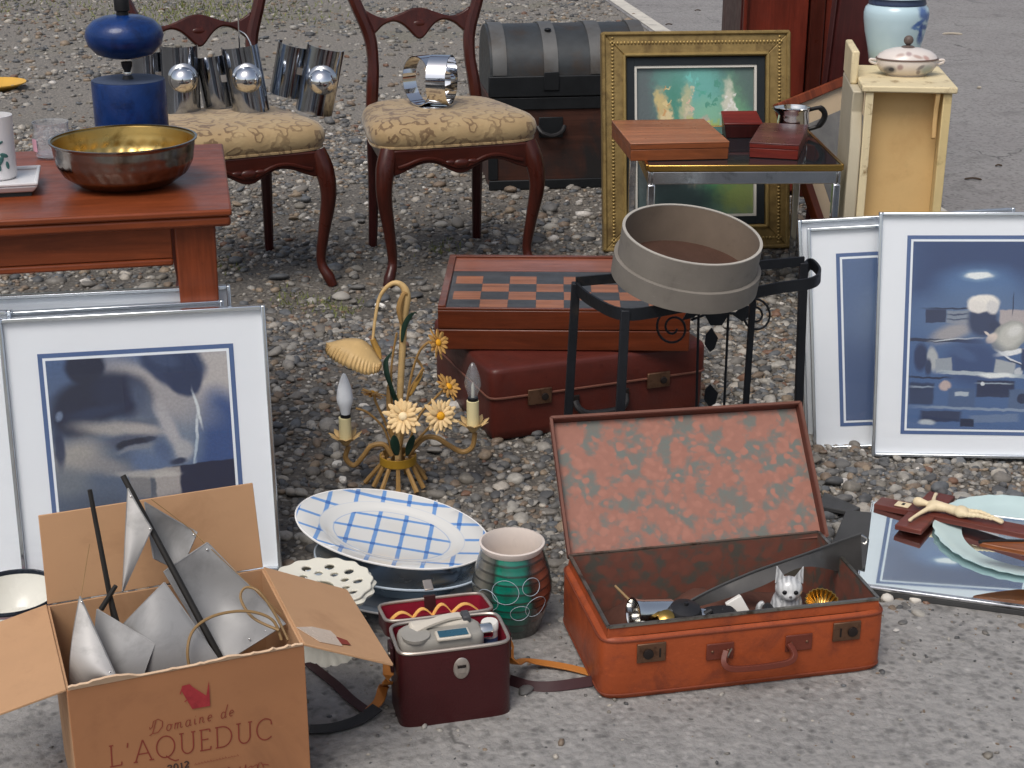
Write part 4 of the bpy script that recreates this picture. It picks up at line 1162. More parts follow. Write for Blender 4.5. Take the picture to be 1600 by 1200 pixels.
MB().lathe([(0, 0), (.07, 0), (.078, .01), (.086, .06), (.099, .12), (.106, .17), (.107, .195), (.102, .215), (.092, .226), (.0, .226)], 56).build('body', 'vase_brushed', c)
MB().lathe([(.094, .2265), (.095, .232), (.09, .25), (.0, .25)], 48).build('neck_band', 'vase_navy', c)
MB().lathe([(.098, .2505), (.1, .262), (.07, .285), (.02, .298), (.015, .31), (.022, .322), (.012, .334), (0, .335)], 48).build('lid', 'vase_pale', c)

# ---------------------------------------------------------------- framed posters
def poster(label, group, loc, rz, lean, printm, w=.49, h=.555, margins=(.064, .064, .07, .075), roll=0.):
    """loc: middle of the bottom edge on the ground"""
    c = thing('framed_poster', label, 'poster', (loc[0], loc[1], .010), rz, group, rx=-lean, ry=roll)
    fw = .0075
    for x0, x1, z0, z1 in ((-w / 2, -w / 2 + fw, 0, h), (w / 2 - fw, w / 2, 0, h), (-w / 2 + fw + .0003, w / 2 - fw - .0003, 0, fw), (-w / 2 + fw + .0003, w / 2 - fw - .0003, h - fw, h)):
        MB().box(x0, x1, -.011, .011, z0, z1).build('frame_bar', 'alu_frame', c, bevel=.0015)
    MB().box(-w / 2 + fw + .0003, w / 2 - fw - .0003, .0, .0085, fw + .0003, h - fw - .0003).build('mount', 'mat_board', c, smooth=0)
    l, r, tp, bt = margins
    x0, x1, z0, z1 = -w / 2 + l, w / 2 - r, bt, h - tp
    MB().box(x0, x1, -.0008, -.0001, z0, z1).build('blue_border', 'blue_band', c, smooth=0)
    MB().box(x0 + .0085, x1 - .0085, -.0014, -.0009, z0 + .0085, z1 - .0085).build('white_border', 'white_line', c, smooth=0)
    a0_, a1_, b0_, b1_ = x0 + .0135, x1 - .0135, z0 + .0135, z1 - .0135
    MB().box(a0_, a1_, -.002, -.0015, b0_, b1_).build('print', printm, c, smooth=0, uvfn=lambda p: ((p.x - a0_) / (a1_ - a0_), (p.z - b0_) / (b1_ - b0_)))
    MB().box(-w / 2 + fw + .0003, w / 2 - fw - .0003, -.0075, -.0058, fw + .0003, h - fw - .0003).build('glass_pane', 'pane', c, smooth=0)
    return c
def LP(kind, x, y, rx, ry, rot, soft, c, al=1.):
    """a shape of the left print, in the print's own millimetre-like grid"""
    return (kind, (x - 78) / 292, 1 - (y - 552) / 286, rx / 292, ry / 286, rot, soft * 1.1, c, al)
left_l = [LP('e', 130, 720, 120, 120, 0, .6, S(112, 126, 148)), LP('e', 345, 590, 70, 54, 0, .4, S(204, 200, 198)), LP('e', 350, 685, 44, 70, 0, .3, S(78, 108, 158)),
          LP('e', 262, 668, 56, 70, 10, .35, S(146, 158, 174)), LP('e', 240, 606, 96, 34, -26, .5, S(186, 184, 186)), LP('e', 214, 590, 34, 20, -20, .5, S(208, 204, 202)),
          LP('e', 282, 566, 54, 36, -22, .16, S(64, 84, 122)), LP('e', 298, 590, 32, 26, -50, .16, S(58, 78, 116)), LP('e', 268, 560, 26, 10, -20, .4, S(92, 110, 144), .7),
          LP('e', 140, 566, 33, 26, 0, .16, S(36, 50, 86)), LP('e', 150, 616, 70, 36, 14, .22, S(34, 48, 84)), LP('e', 195, 610, 46, 36, -14, .35, S(42, 58, 96)), LP('e', 124, 646, 46, 28, 0, .3, S(34, 48, 86)), LP('e', 150, 636, 40, 8, 10, .6, S(58, 76, 112), .8),  # dark head and shoulders: a reflection in the glass, painted into the print
          LP('e', 230, 628, 14, 40, 24, .5, S(112, 126, 150), .8), LP('e', 190, 656, 60, 8, -3, .6, S(120, 128, 144), .9), LP('e', 176, 664, 56, 10, -6, .6, S(192, 188, 184), .9), LP('e', 226, 668, 34, 8, -12, .6, S(196, 192, 190), .9),
          LP('e', 206, 684, 40, 10, 4, .5, S(104, 112, 134), .9), LP('e', 212, 686, 30, 5, 8, .35, S(48, 58, 86)), LP('e', 190, 690, 12, 5, 20, .4, S(44, 54, 82)), LP('e', 236, 682, 10, 4, 0, .4, S(70, 80, 106)), LP('e', 214, 696, 34, 4, 8, .6, S(160, 164, 172), .8),
          LP('e', 268, 668, 12, 38, 22, .5, S(200, 198, 200), .9), LP('e', 288, 704, 16, 16, 0, .4, S(196, 196, 198), .9), LP('e', 254, 706, 14, 24, 12, .5, S(104, 124, 158), .9), LP('e', 278, 722, 14, 5, 10, .4, S(58, 72, 104)), LP('e', 232, 722, 30, 18, -20, .5, S(120, 140, 172), .9),
          LP('e', 116, 704, 40, 26, 14, .6, S(190, 186, 180), .9), LP('e', 160, 722, 40, 14, -14, .6, S(170, 168, 168), .8), LP('e', 98, 748, 34, 24, 0, .6, S(140, 146, 154), .9), LP('e', 88, 690, 8, 30, 0, .4, S(50, 66, 104), .9), LP('e', 92, 640, 8, 6, 40, .4, S(150, 166, 190), .8),
          LP('e', 316, 640, 2.6, 28, 12, .5, S(226, 232, 234)), LP('e', 313, 672, 2.4, 24, -4, .5, S(222, 228, 232)), LP('e', 308, 706, 2.2, 26, -10, .5, S(200, 212, 222)), LP('e', 302, 744, 3, 20, -16, .5, S(180, 196, 212), .9),
          LP('r', 330, 752, 60, 26, 4, .04, S(38, 52, 90)), LP('e', 288, 744, 10, 14, 0, .3, S(40, 54, 90)), LP('r', 256, 754, 24, 22, 3, .1, S(188, 184, 182)), LP('r', 214, 758, 17, 20, 3, .14, S(154, 154, 156)), LP('r', 234, 757, 4, 21, 4, .5, S(104, 112, 126), .9), LP('e', 256, 742, 22, 4, 0, .5, S(212, 208, 204), .8), LP('e', 222, 738, 44, 6, -2, .5, S(200, 198, 194), .8),
          LP('e', 140, 800, 80, 34, 0, .6, S(94, 106, 126), .9), LP('e', 300, 820, 80, 40, 0, .5, S(48, 62, 98))]
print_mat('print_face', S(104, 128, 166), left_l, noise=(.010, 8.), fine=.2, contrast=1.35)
def RP(kind, x, y, rx, ry, rot, soft, c, al=1.):
    return (kind, (x - 1420) / 225, 1 - (y - 388) / 277, rx / 225, ry / 277, rot, min(.5, soft * 1.4), c, al)
right_l = [RP('r', 1532, 420, 130, 46, 0, .5, S(58, 84, 130)), RP('e', 1520, 450, 60, 26, 0, .6, S(104, 140, 184), .8), RP('e', 1540, 500, 110, 44, 0, .5, S(112, 138, 172), .8), RP('e', 1518, 437, 24, 8, 0, .5, S(150, 180, 206), .8), RP('e', 1518, 437, 20, 4.6, 0, .2, S(244, 248, 246)),
           RP('r', 1486, 486, 40, 1.2, 0, .4, S(50, 64, 96)), RP('r', 1457, 497, 15, 9.5, 0, .05, S(58, 72, 108)), RP('r', 1490, 498, 17, 9, 0, .1, S(150, 160, 174)), RP('r', 1490, 494, 15, 1, 0, .4, S(80, 94, 124)), RP('r', 1490, 501, 15, 1, 0, .4, S(80, 94, 124)), RP('r', 1571, 506, 20, 19, 0, .06, S(192, 184, 184)), RP('r', 1610, 500, 18, 26, 0, .06, S(150, 160, 176)), RP('r', 1570, 478, .8, 14, 0, .4, S(60, 76, 108)),
           RP('e', 1482, 521, 30, 12, 14, .35, S(182, 178, 178), .9), RP('e', 1527, 503, 22, 24, 0, .18, S(62, 78, 114)), RP('e', 1546, 512, 10, 8, -20, .25, S(56, 72, 108)), RP('e', 1527, 477, 23, 12, 0, .12, S(248, 244, 236)), RP('e', 1517, 483, 14, 9, 0, .16, S(240, 236, 230)), RP('e', 1540, 483, 9, 10, 0, .2, S(226, 224, 222)),
           RP('e', 1566, 527, 27, 23, 22, .06, S(172, 174, 170)), RP('e', 1569, 524, 20, 17, 22, .2, S(206, 206, 200)), RP('e', 1574, 518, 10, 8, 22, .3, S(226, 226, 222)), RP('e', 1570, 550, 26, 4, 8, .2, S(238, 240, 240)), RP('e', 1541, 529, 9, 7, 30, .2, S(228, 216, 206)), RP('e', 1534, 522, 5, 2, -30, .3, S(230, 220, 210)),
           RP('r', 1466, 533, 56, 2.4, -1, .25, S(48, 60, 92)), RP('r', 1490, 531, 34, .9, 3, .4, S(214, 220, 224)), RP('e', 1516, 566, 40, 34, 0, .3, S(70, 94, 138)), RP('e', 1500, 552, 20, 8, -20, .3, S(86, 112, 154), .8), RP('e', 1437, 558, 10, 20, 0, .2, S(52, 70, 110)), RP('e', 1455, 560, 8, 18, 12, .2, S(190, 194, 196)), RP('e', 1449, 572, 5, 12, 0, .25, S(60, 76, 112)), RP('r', 1472, 569, 12, 10, 6, .08, S(168, 176, 184)),
           RP('r', 1562, 572, 15, 10, -10, .08, S(180, 186, 190)), RP('r', 1572, 560, 22, 1.4, -24, .3, S(224, 228, 230)), RP('r', 1580, 566, 18, 1, -20, .3, S(60, 74, 106)), RP('e', 1582, 578, 6, 6, 0, .15, S(206, 210, 214)), RP('r', 1600, 560, 14, 16, 0, .1, S(60, 78, 116)), RP('r', 1530, 582, 62, 3, -2, .2, S(190, 200, 206)), RP('e', 1550, 584, 26, 4, 0, .3, S(238, 242, 240)), RP('r', 1450, 588, 30, 1.4, 0, .3, S(46, 58, 90)),
           RP('e', 1475, 600, 9, 7, 0, .2, S(202, 186, 182)), RP('r', 1550, 604, 28, 12, 0, .06, S(48, 62, 98)), RP('r', 1548, 596, 24, 1, 0, .3, S(170, 182, 194)), RP('e', 1530, 597, 3, 3, 0, .2, S(226, 230, 232)), RP('r', 1440, 612, 18, 16, 0, .08, S(58, 76, 112)), RP('r', 1440, 602, 16, 1.2, 0, .3, S(160, 174, 190)), RP('r', 1500, 618, 20, 14, 0, .08, S(88, 112, 150)), RP('r', 1500, 612, 10, 3, 0, .15, S(190, 200, 208)),
           RP('r', 1590, 620, 20, 16, 0, .08, S(96, 118, 152)), RP('e', 1590, 618, 8, 8, 0, .12, S(46, 60, 94)), RP('r', 1530, 634, 90, 2, -1, .3, S(150, 166, 186)), RP('r', 1470, 646, 30, 8, 0, .1, S(52, 68, 104)), RP('r', 1550, 648, 36, 6, 2, .1, S(120, 140, 170)), RP('e', 1450, 655, 12, 4, 0, .3, S(196, 204, 210)), RP('r', 1510, 655, 10, 6, 0, .1, S(40, 54, 86))]
print_mat('print_worker', S(88, 118, 162), right_l, noise=(.005, 14.), fine=.2, contrast=1.2)
print_mat('print_dim', S(84, 108, 148), [(E_, .3, .6, .3, .2, 30, .6, S(120, 142, 172), .6), (E_, .1, .2, .25, .4, 0, .6, S(66, 86, 126), .8), (E_, .6, .3, .3, .3, 0, .6, S(54, 74, 116), .8)], noise=(.02, 5.))
def between(p, q):
    return ((p.x + q.x) / 2, (p.y + q.y) / 2, 0)
GL, GRt = 'silver framed posters leaning on the table', 'silver framed posters on the right'
# left stack, front one first
b0, b1 = G(44, 925), G(437, 899)
z7 = math.degrees(math.atan2(b1.y - b0.y, b1.x - b0.x))
cpos = Vector(between(b0, b1))
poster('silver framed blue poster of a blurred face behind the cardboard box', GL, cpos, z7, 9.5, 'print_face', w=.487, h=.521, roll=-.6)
poster('silver framed blue poster cut off by the left picture edge', GL, cpos + Vector((-.478, -.020, 0)), z7 - 1.5, 9.5, 'print_dim', w=.487, h=.521)
poster('hindmost silver framed poster leaning against the wooden table', GL, cpos + Vector((-.09, .125, 0)), z7 + 1, 7.0, 'print_dim', w=.487, h=.527, margins=(.064, .064, .11, .075))
poster('silver framed poster slipped down between the face poster and the hindmost', GL, cpos + Vector((-.092, .066, 0)), z7 + 2.5, 8.0, 'print_dim', w=.487, h=.512, margins=(.064, .064, .09, .075))
# right stack
b0, b1 = G(1361, 713), G(1600, 724)
z8 = math.degrees(math.atan2(b1.y - b0.y, b1.x - b0.x)); ex8 = (b1 - b0).normalized()
cr = Vector((b0.x, b0.y, 0)) + ex8 * .245
poster('silver framed blue poster of a white haired worker under a lamp', GRt, cr, z8, 10, 'print_worker', w=.49, h=.56, margins=(.064, .064, .052, .052), roll=-1.8)
b2 = G(1270, 694)
poster('silver framed poster half hidden behind the worker poster', GRt, Vector((b2.x, b2.y, 0)) + ex8 * .245 + Vector((0, .0, 0)), z8 + 2, 10, 'print_dim', w=.49, h=.52, margins=(.064, .064, .062, .052), roll=-4.5)
poster('hindmost silver framed poster of the right hand stack', GRt, Vector((b2.x - .012, b2.y + .045, 0)) + ex8 * .245, z8 + 3, 10, 'print_dim', w=.49, h=.528, roll=-4.5)

# ---------------------------------------------------------------- reddish suitcase with the game box on it
q = G(768, 694)
SRZ = 21
c = thing('red_suitcase', 'closed maroon leather suitcase lying under the wooden game box', 'suitcase', (q.x, q.y, 0), SRZ)
SW, SDp, SH = .56, .43, .185
def rbox(a, b, p=.09):
    return super_outline(a, b, p)
m = MB(); ol = rbox(SW / 2, SDp / 2)
m.loft(ol, [(.95, .002), (.985, .008), (1., .03), (1., SH * .60), (1., SH * .60 + .002)], 64); m.xf(Matrix.Translation((SW / 2, SDp / 2, 0))); m.build('body', 'case_maroon', c, smooth=50)
m = MB(); m.loft(ol, [(1.008, SH * .61), (1.012, SH * .64), (1.012, SH * .93), (1.0, SH * .975), (.975, SH * .995), (.9, SH), (.3, SH + .001)], 64); m.xf(Matrix.Translation((SW / 2, SDp / 2, 0))); m.build('lid', 'case_maroon', c, smooth=50)
MB().tube([(ol(2 * PI * k / 64)[0] * 1.012 + SW / 2, ol(2 * PI * k / 64)[1] * 1.012 + SDp / 2, SH * .605) for k in range(65)], .003, 6).build('seam', 'case_edge', c)
for x in (.12, .43):
    lk = MB().box(x - .03, x + .03, -.008, -.0012, SH * .47, SH * .68).build('lock', 'lock_brown', c, bevel=.002)
    MB().lathe([(0, 0), (.009, 0), (.008, .004), (0, .005)], 16).xf(Matrix.Translation((x + .012, -.0085, SH * .57)) @ Matrix.Rotation(R(90), 4, 'X')).build('knob', 'lock_dark', lk)
for x in (.21, .34):
    MB().box(x - .012, x + .012, -.007, -.0012, SH * .36, SH * .52).build('handle_mount', 'lock_dark', c, bevel=.002)
MB().tube(sub([(.21, -.008, SH * .44), (.215, -.022, SH * .36), (.24, -.032, SH * .30), (.31, -.032, SH * .30), (.335, -.022, SH * .36), (.34, -.008, SH * .44)], 5), .0085, 8).build('handle', 'leather_black', c)
m = MB().box(-.03, .03, -.0022, -.0012, -.011, .011); m.xf(Matrix.Translation((.29, -.0012, .035)) @ Matrix.Rotation(R(7), 4, 'Y')); m.build('paper_label', 'sticker', c, smooth=0)
# game box
GB = SH + .002
q = G(682, 549, GB)
q2 = G(1088, 549, GB)
grz = -1.5
c = thing('game_box', 'folding wooden chessboard box lying on the maroon suitcase', 'game box', (q.x + .004, q.y + .012, GB), grz)
W_, D_, H_ = .60, .455, .105
MB().box(0, W_, 0, D_, 0, .051).build('lower_half', 'game_wood', c, bevel=.003)
MB().box(0, W_, 0, D_, .0525, H_ - .006).build('upper_half', 'game_wood', c, bevel=.002)
for x0, x1, y0, y1 in ((0, W_, 0, .008), (0, W_, D_ - .014, D_), (0, .018, .0085, D_ - .0145), (W_ - .018, W_, .0085, D_ - .0145)):
    MB().box(x0, x1, y0, y1, H_ - .0058, H_ + (.0005 if y1 < .01 else .004)).build('edge_strip', 'game_wood', c, bevel=.0015)
MB().box(.0185, W_ - .0185, D_ - .135, D_ - .0145, H_ - .0058, H_ - .0016).build('top_strip', 'game_strip', c, smooth=0)
MB().box(.0185, W_ - .0185, .0085, D_ - .1355, H_ - .0058, H_ - .0022).build('board_ground', 'game_dark', c, smooth=0)
ny, nx = 4, 8
cw, ch = .0675, .0660
for i in range(nx):
    for j in range(ny):
        x0, y0 = .030 + i * cw, .009 + j * ch
        MB().box(x0 + .0004, x0 + cw - .0004, y0 + .0004, y0 + ch - .0004, H_ - .0021, H_ - .0014).build('square', 'game_light' if (i + j) % 2 == 1 else 'game_dark', c, smooth=0)

# ---------------------------------------------------------------- black iron stand and the sieve on it
IZ = .5
P1, P2, P3, P4 = G(900, 440, IZ), G(1256, 408, IZ), G(977, 482, IZ), G(1280, 432, IZ)
root = ((P1.x + P2.x) / 2, (P1.y + P2.y) / 2, 0)
c = thing('iron_stand', 'black wrought iron plant stand with scrolls holding the sieve', 'plant stand', root)
o = Vector(root)
def rel(p):
    return Vector(p) - o
fl_ = (.004, .022)
MB().tube([rel(P1), rel(P2)], 1, flat=(.006, .02)).build('top_rail', 'black_iron', c)
P1d, P2d = rel(P1), rel(P2)
front = sub([P1d + Vector((0, -.004, -.012)), rel(G(925, 470, IZ - .02)), rel(P3) + Vector((0, 0, -.012)), rel(G(1060, 480, IZ - .02)), rel(G(1150, 463, IZ - .02)), rel(G(1215, 450, IZ - .02)), rel(G(1268, 442, IZ - .02)),
             rel(G(1281, 428, IZ - .02)), rel(G(1266, 412, IZ - .02)), P2d + Vector((-.003, 0, -.03))], 6)
MB().tube(front, 1, flat=(.005, .024)).build('front_bow', 'black_iron', c)
for nm, p in (('leg', P1), ('leg', P3), ('leg', P2)):
    p = rel(p)
    sp_ = Vector((p.x * .08, .02 if nm == 'leg' and p.y > -.1 else -.02, 0))
    MB().tube([p + Vector((0, 0, -.002)), Vector((p.x, p.y, 0)) + sp_], 1, flat=(.018, .018)).build('leg', 'black_iron', c, bevel=.002)
q5 = rel(G(1180, 452, IZ)); MB().tube([q5 + Vector((0, .02, -.03)), Vector((q5.x, q5.y + .05, 0))], 1, flat=(.012, .012)).build('leg', 'black_iron', c)
def back(px, py):                           # a point in the stand's back plane
    d = ray(px, py); n = Vector((-(P2.y - P1.y), P2.x - P1.x, 0)).normalized()
    s = (P1 - Vector((0, 0, CAM_H))).dot(n) / d.dot(n)
    return Vector((0, 0, CAM_H)) + d * s - o
m = MB()
def spiral(cx, cy, r0, turns, a0, sgn):
    pts = []
    for k in range(40):
        f = k / 39
        a = a0 + sgn * turns * 2 * PI * f
        r = r0 * (1 - .8 * f)
        pts.append(back(cx + r * math.cos(a), cy + r * math.sin(a) * 1.05))
    return pts
MB().tube(spiral(1052, 512, 30, 1.8, -PI * .3, -1), .0026, 6).build('scroll', 'black_iron', c)
MB().tube(spiral(1180, 494, 27, 1.8, -PI * .7, 1), .0026, 6).build('scroll', 'black_iron', c)
MB().tube([back(1092, 470), back(1088, 645), back(1086, 720)], .003, 6).build('rod', 'black_iron', c)
MB().tube([back(1139, 470), back(1131, 645), back(1128, 720)], .003, 6).build('rod', 'black_iron', c)
MB().tube([back(1080, 500), back(1112, 488), back(1150, 490)], .003, 6).build('cross_rod', 'black_iron', c)
def leaf_plate(pts, name='iron_leaf'):
    P = [back(*p) for p in pts]; n = len(P); y = Vector((0, -.002, 0))
    MB().add([p + y for p in P] + [p - y for p in P], [tuple(range(n)), tuple(range(2 * n - 1, n - 1, -1))] + [(i, n + i, n + (i + 1) % n, (i + 1) % n) for i in range(n)]).build(name, 'black_iron', c, smooth=0)
leaf_plate([(1112, 512), (1122, 528), (1116, 545), (1109, 550), (1101, 538), (1103, 522)])
leaf_plate([(1110, 600), (1122, 614), (1118, 630), (1108, 636), (1100, 624), (1102, 608)])
leaf_plate([(1100, 490), (1120, 484), (1138, 492), (1128, 508), (1110, 508)])
leaf_plate([(1145, 492), (1160, 478), (1182, 478), (1176, 490), (1160, 502)])
leaf_plate([(1092, 488), (1084, 496), (1066, 500), (1074, 486), (1088, 480)])
# sieve
q = A(1072, 418, 2.965)
c = thing('round_sieve', 'round grey bentwood sieve tilted on top of the iron stand', 'sieve', q, 0, rx=10, ry=6.5)
R1, R2 = .1480, .140
MB().lathe([(R1, -.026), (R1, .017), (R1 - .004, .018), (R2 + .0005, .018), (R2 + .0005, -.026), (R1, -.026)], 72).build('lower_hoop', 'sieve_wood', c)
MB().lathe([(R2, -.025), (R2, .074), (R2 - .0055, .074)], 72).build('upper_hoop', 'sieve_wood', c)
MB().lathe([(R2, .0742), (R2, .076), (R2 - .0058, .076), (R2 - .0058, .0742)], 72).build('rim', 'sieve_rim', c)
MB().lathe([(R2 - .0056, .0738), (R2 - .0056, -.03)], 72).build('inside', 'sieve_inner', c)
MB().lathe([(R2 - .006, -.005), (R2 * .5, -.008), (0, -.009)], 72).build('wire_mesh', 'sieve_mesh', c)

# ---------------------------------------------------------------- flower lamp of painted tin
YL = 3.1
o = A(624, 760, YL); o = Vector((o.x, YL, 0))
c = thing('flower_lamp', 'painted tin flower lamp with daisies, shell shade and two candle bulbs', 'lamp', o)
def L(px, py, dy=0.):
    p = A(px, py, YL + dy)
    return p - o
MB().tube(sub([L(622, 722), L(624, 640), L(628, 560), L(631, 500), L(635, 465), L(630, 448), L(617, 442), L(603, 450), L(592, 468), L(586, 500, -.01), L(582, 535, -.02)], 5),
          lerp_list([.0075, .0075, .0075, .0085, .010, .0075, .0055, .0045, .004, .0035, .003], 5), 10).build('stem', 'tole_cream', c)
MB().tube(sub([L(627, 505, -.01), L(624, 480, -.012), L(632, 458, -.008), L(640, 470)], 4), lerp_list([.004, .007, .005, .004], 4), 8).build('stem_sheath', 'tole_straw', c)
# shell-shaped shade, fluted fan
apex = L(578, 532, -.02)
m = MB(); nF = 44; rows = 6
vs, fs = [], []
edge = sub([L(510, 538, -.03), L(509, 550, -.05), L(522, 563, -.07), L(545, 575, -.085), L(570, 585, -.085), L(590, 582, -.07), L(597, 570, -.05)], 8)
edge = [edge[int(i * (len(edge) - 1) / nF)] for i in range(nF + 1)]
top_ = sub([L(512, 537, -.03), L(525, 533, -.03), L(545, 529, -.03), L(565, 531, -.03), L(580, 542, -.03), L(592, 560, -.035), L(597, 569, -.045)], 8)
top_ = [top_[int(i * (len(top_) - 1) / nF)] for i in range(nF + 1)]
for r in range(rows + 1):
    f = r / rows
    for k in range(nF + 1):
        p = top_[k].lerp(edge[k], f) + Vector((0, -.012 * math.sin(f * PI), .006 * math.sin(f * PI)))
        p += Vector((0, 1, .3)) * (.0016 * (1 if k % 2 else -1) * (.3 + f))
        vs.append(p)
for r in range(rows):
    for k in range(nF):
        a = r * (nF + 1) + k
        fs.append((a, a + 1, a + nF + 2, a + nF + 1))
sh = m.add(vs, fs).build('shell_shade', 'tole_cream', c, smooth=30)
sl = sh.modifiers.new('thick', 'SOLIDIFY'); sl.thickness = .0012
m = MB(); m.tube([L(582, 530, -.02), L(590, 548, -.02), L(594, 562, -.03)], [.006, .008, .004], 8); m.build('shade_holder', 'tole_gold', c)
def daisy(px, py, r, facing, dy, petals=14, gold=False, eye='daisy_eye'):
    p = L(px, py, dy)
    M = Matrix.Translation(p) @ Vector(facing).to_track_quat('Z', 'Y').to_matrix().to_4x4()
    m = MB()
    for ring, (rr_, lift, off_) in enumerate(((r, .1, 0.), (r * .86, .32, .5))):
        for k in range(petals):
            a = 2 * PI * (k + off_) / petals + random.uniform(-.06, .06)
            ca, sa = math.cos(a), math.sin(a)
            ln_ = rr_ * random.uniform(.78, 1.12); wd = r * random.uniform(.10, .15); lift_ = lift + random.uniform(-.12, .16)
            prof = [(.18, .5), (.45, .95), (.72, 1.), (.92, .6), (1., .06)]
            V_, F_ = [], []
            for (u, w) in prof:
                z = lift_ * r * u * (1.1 - .5 * u) + .0004
                for s, dz in ((-1, .0), (0, -.0012), (1, .0)):
                    x, y = ln_ * u, s * wd * w
                    V_.append((x * ca - y * sa, x * sa + y * ca, z + dz + ring * .001))
            for i in range(len(prof) - 1):
                for j in range(2):
                    b_ = i * 3 + j
                    F_.append((b_, b_ + 1, b_ + 4, b_ + 3))
            m.add(V_, F_)
    m.xf(M)
    f_ = m.build('daisy', 'petal_gold' if gold else 'petal', c, smooth=60, clean=False)
    sl_ = f_.modifiers.new('thick', 'SOLIDIFY'); sl_.thickness = .0006
    m = MB(); m.ball((0, 0, r * .10), r * .24, r * .24, r * .16, 16, 8); m.xf(M); m.build('eye', eye, f_)
    return p
daisy(630, 651, .042, (-.05, -.85, .45), -.075, 15, eye='daisy_eye_pale')
daisy(688, 650, .039, (.25, -.85, .35), -.045, 13)
daisy(683, 536, .034, (.75, -.5, .4), .0, 11, True)
daisy(700, 605, .034, (.6, -.35, .6), .0, 13, True)
daisy(583, 612, .031, (-.3, -.2, -.85), .02, 12, True)
for pts, r in (([(622, 712), (628, 690), (631, 662)], .003), ([(632, 712), (650, 690), (678, 660)], .003), ([(628, 690), (640, 600), (655, 550), (672, 533)], .003), ([(636, 700), (655, 650), (680, 622), (694, 608)], .003),
               ([(618, 700), (602, 660), (588, 630), (584, 616)], .003), ([(612, 705), (600, 670), (575, 645), (556, 638)], .0026), ([(634, 640), (640, 610), (652, 590), (662, 575)], .0026), ([(616, 690), (612, 620), (612, 570), (620, 520)], .0026)):
    MB().tube(sub([L(x, y, -.02 * i / len(pts)) for i, (x, y) in enumerate(pts)], 5), r, 6).build('flower_stalk', 'tole_straw', c)
def leaf(pts, m_, w):
    P = sub([L(*p) for p in pts], 5); n = len(P); vs, fs = [], []
    for i, p in enumerate(P):
        f = i / (n - 1); ww = w * math.sin(PI * (f * .92 + .06)) ** .8
        vs += [p + Vector((-ww, 0, 0)), p + Vector((0, .4 * ww, 0)), p + Vector((ww, 0, 0))]
    for i in range(n - 1):
        for j in range(2):
            fs.append((i * 3 + j, i * 3 + j + 1, i * 3 + j + 4, i * 3 + j + 3))
    x = MB().add(vs, fs).build('tin_leaf', m_, c, smooth=60); s_ = x.modifiers.new('thick', 'SOLIDIFY'); s_.thickness = .0008
leaf([(628, 535, -.012), (632, 510, -.016), (642, 492, -.02), (650, 488, -.02)], 'tole_green', .006)
leaf([(618, 620, -.015), (606, 590, -.02), (603, 565, -.015), (612, 550, -.01)], 'tole_green', .006)
leaf([(624, 640, -.01), (614, 615, -.012), (608, 605, -.01)], 'tole_green', .006)
leaf([(620, 712, -.05), (617, 695, -.06), (616, 680, -.06)], 'tole_green', .010)
leaf([(636, 712, -.05), (641, 695, -.06), (646, 680, -.06)], 'tole_green', .008)
leaf([(640, 620, -.01), (655, 590, -.01), (660, 575, 0)], 'tole_gold', .005)
leaf([(616, 700, -.02), (608, 640, -.02), (606, 600, -.01)], 'tole_straw', .005)
leaf([(634, 560, -.01), (650, 560, -.0), (664, 582, 0)], 'tole_straw', .004)
def candle(px, top, bot, bulb_top, opal, arm):
    base = L(px, bot); tp = L(px, top)
    MB().lathe([(.0, 0), (.0135, 0), (.0135, (tp - base).z), (.011, (tp - base).z + .001), (0, (tp - base).z)], 24, c=base).build('candle_sleeve', 'candle_sleeve', c)
    m = MB(); m.lathe([(.0115, 0), (.0115, .007), (.0, .007)], 20, c=tp + Vector((0, 0, .0005))); m.build('socket', 'socket_black', c)
    bz = tp + Vector((0, 0, .008)); h = (L(px, bulb_top) - bz).z
    MB().lathe([(.0095, 0), (.013, .012 * h / .07), (.0175, .3 * h), (.0182, .42 * h), (.0155, .62 * h), (.009, .85 * h), (.004, .97 * h), (0, h)], 28, c=bz).build('candle_bulb', 'bulb_opal' if opal else 'clear_glass', c)
    if not opal:
        m = MB(); m.lathe([(.004, 0), (.0035, .3 * h), (.001, .42 * h), (0, .42 * h)], 12, c=bz); m.build('bulb_stem', 'fillet', c)
    m = MB()
    for k in range(9):
        a = 2 * PI * k / 9 + .3
        V_ = []
        for u, w, z in ((.3, .5, -.004), (.55, 1., .0), (.8, .8, .007), (1., .1, .012)):
            for s in (-1, 1):
                x, y = .037 * u, s * .009 * w
                V_.append((x * math.cos(a) - y * math.sin(a), x * math.sin(a) + y * math.cos(a), z))
        m.add(V_, [(0, 1, 3, 2), (2, 3, 5, 4), (4, 5, 7, 6)])
    m.lathe([(.003, -.018), (.008, -.014), (.014, -.004), (.0145, .001)], 20)
    m.xf(Matrix.Translation(base)); x = m.build('petal_saucer', 'tole_cream', c, smooth=60, clean=False)
    s_ = x.modifiers.new('thick', 'SOLIDIFY'); s_.thickness = .0008
    MB().tube(sub([L(*p) for p in arm], 6), .0058, 8).build('arm', 'tole_straw', c)
candle(540, 652, 685, 583, True, [(545, 697), (540, 715), (553, 727), (568, 712), (580, 697), (600, 695), (612, 712)])
candle(739, 626, 664, 566, False, [(742, 676), (738, 698), (722, 706), (700, 695), (682, 684), (662, 685), (640, 708)])
bc = L(622, 716)
MB().lathe([(.039, -.010), (.0405, -.009), (.0405, .009), (.039, .010), (.0375, .009), (.0375, -.009), (.039, -.010)], 40, c=bc).build('band', 'tole_band', c)
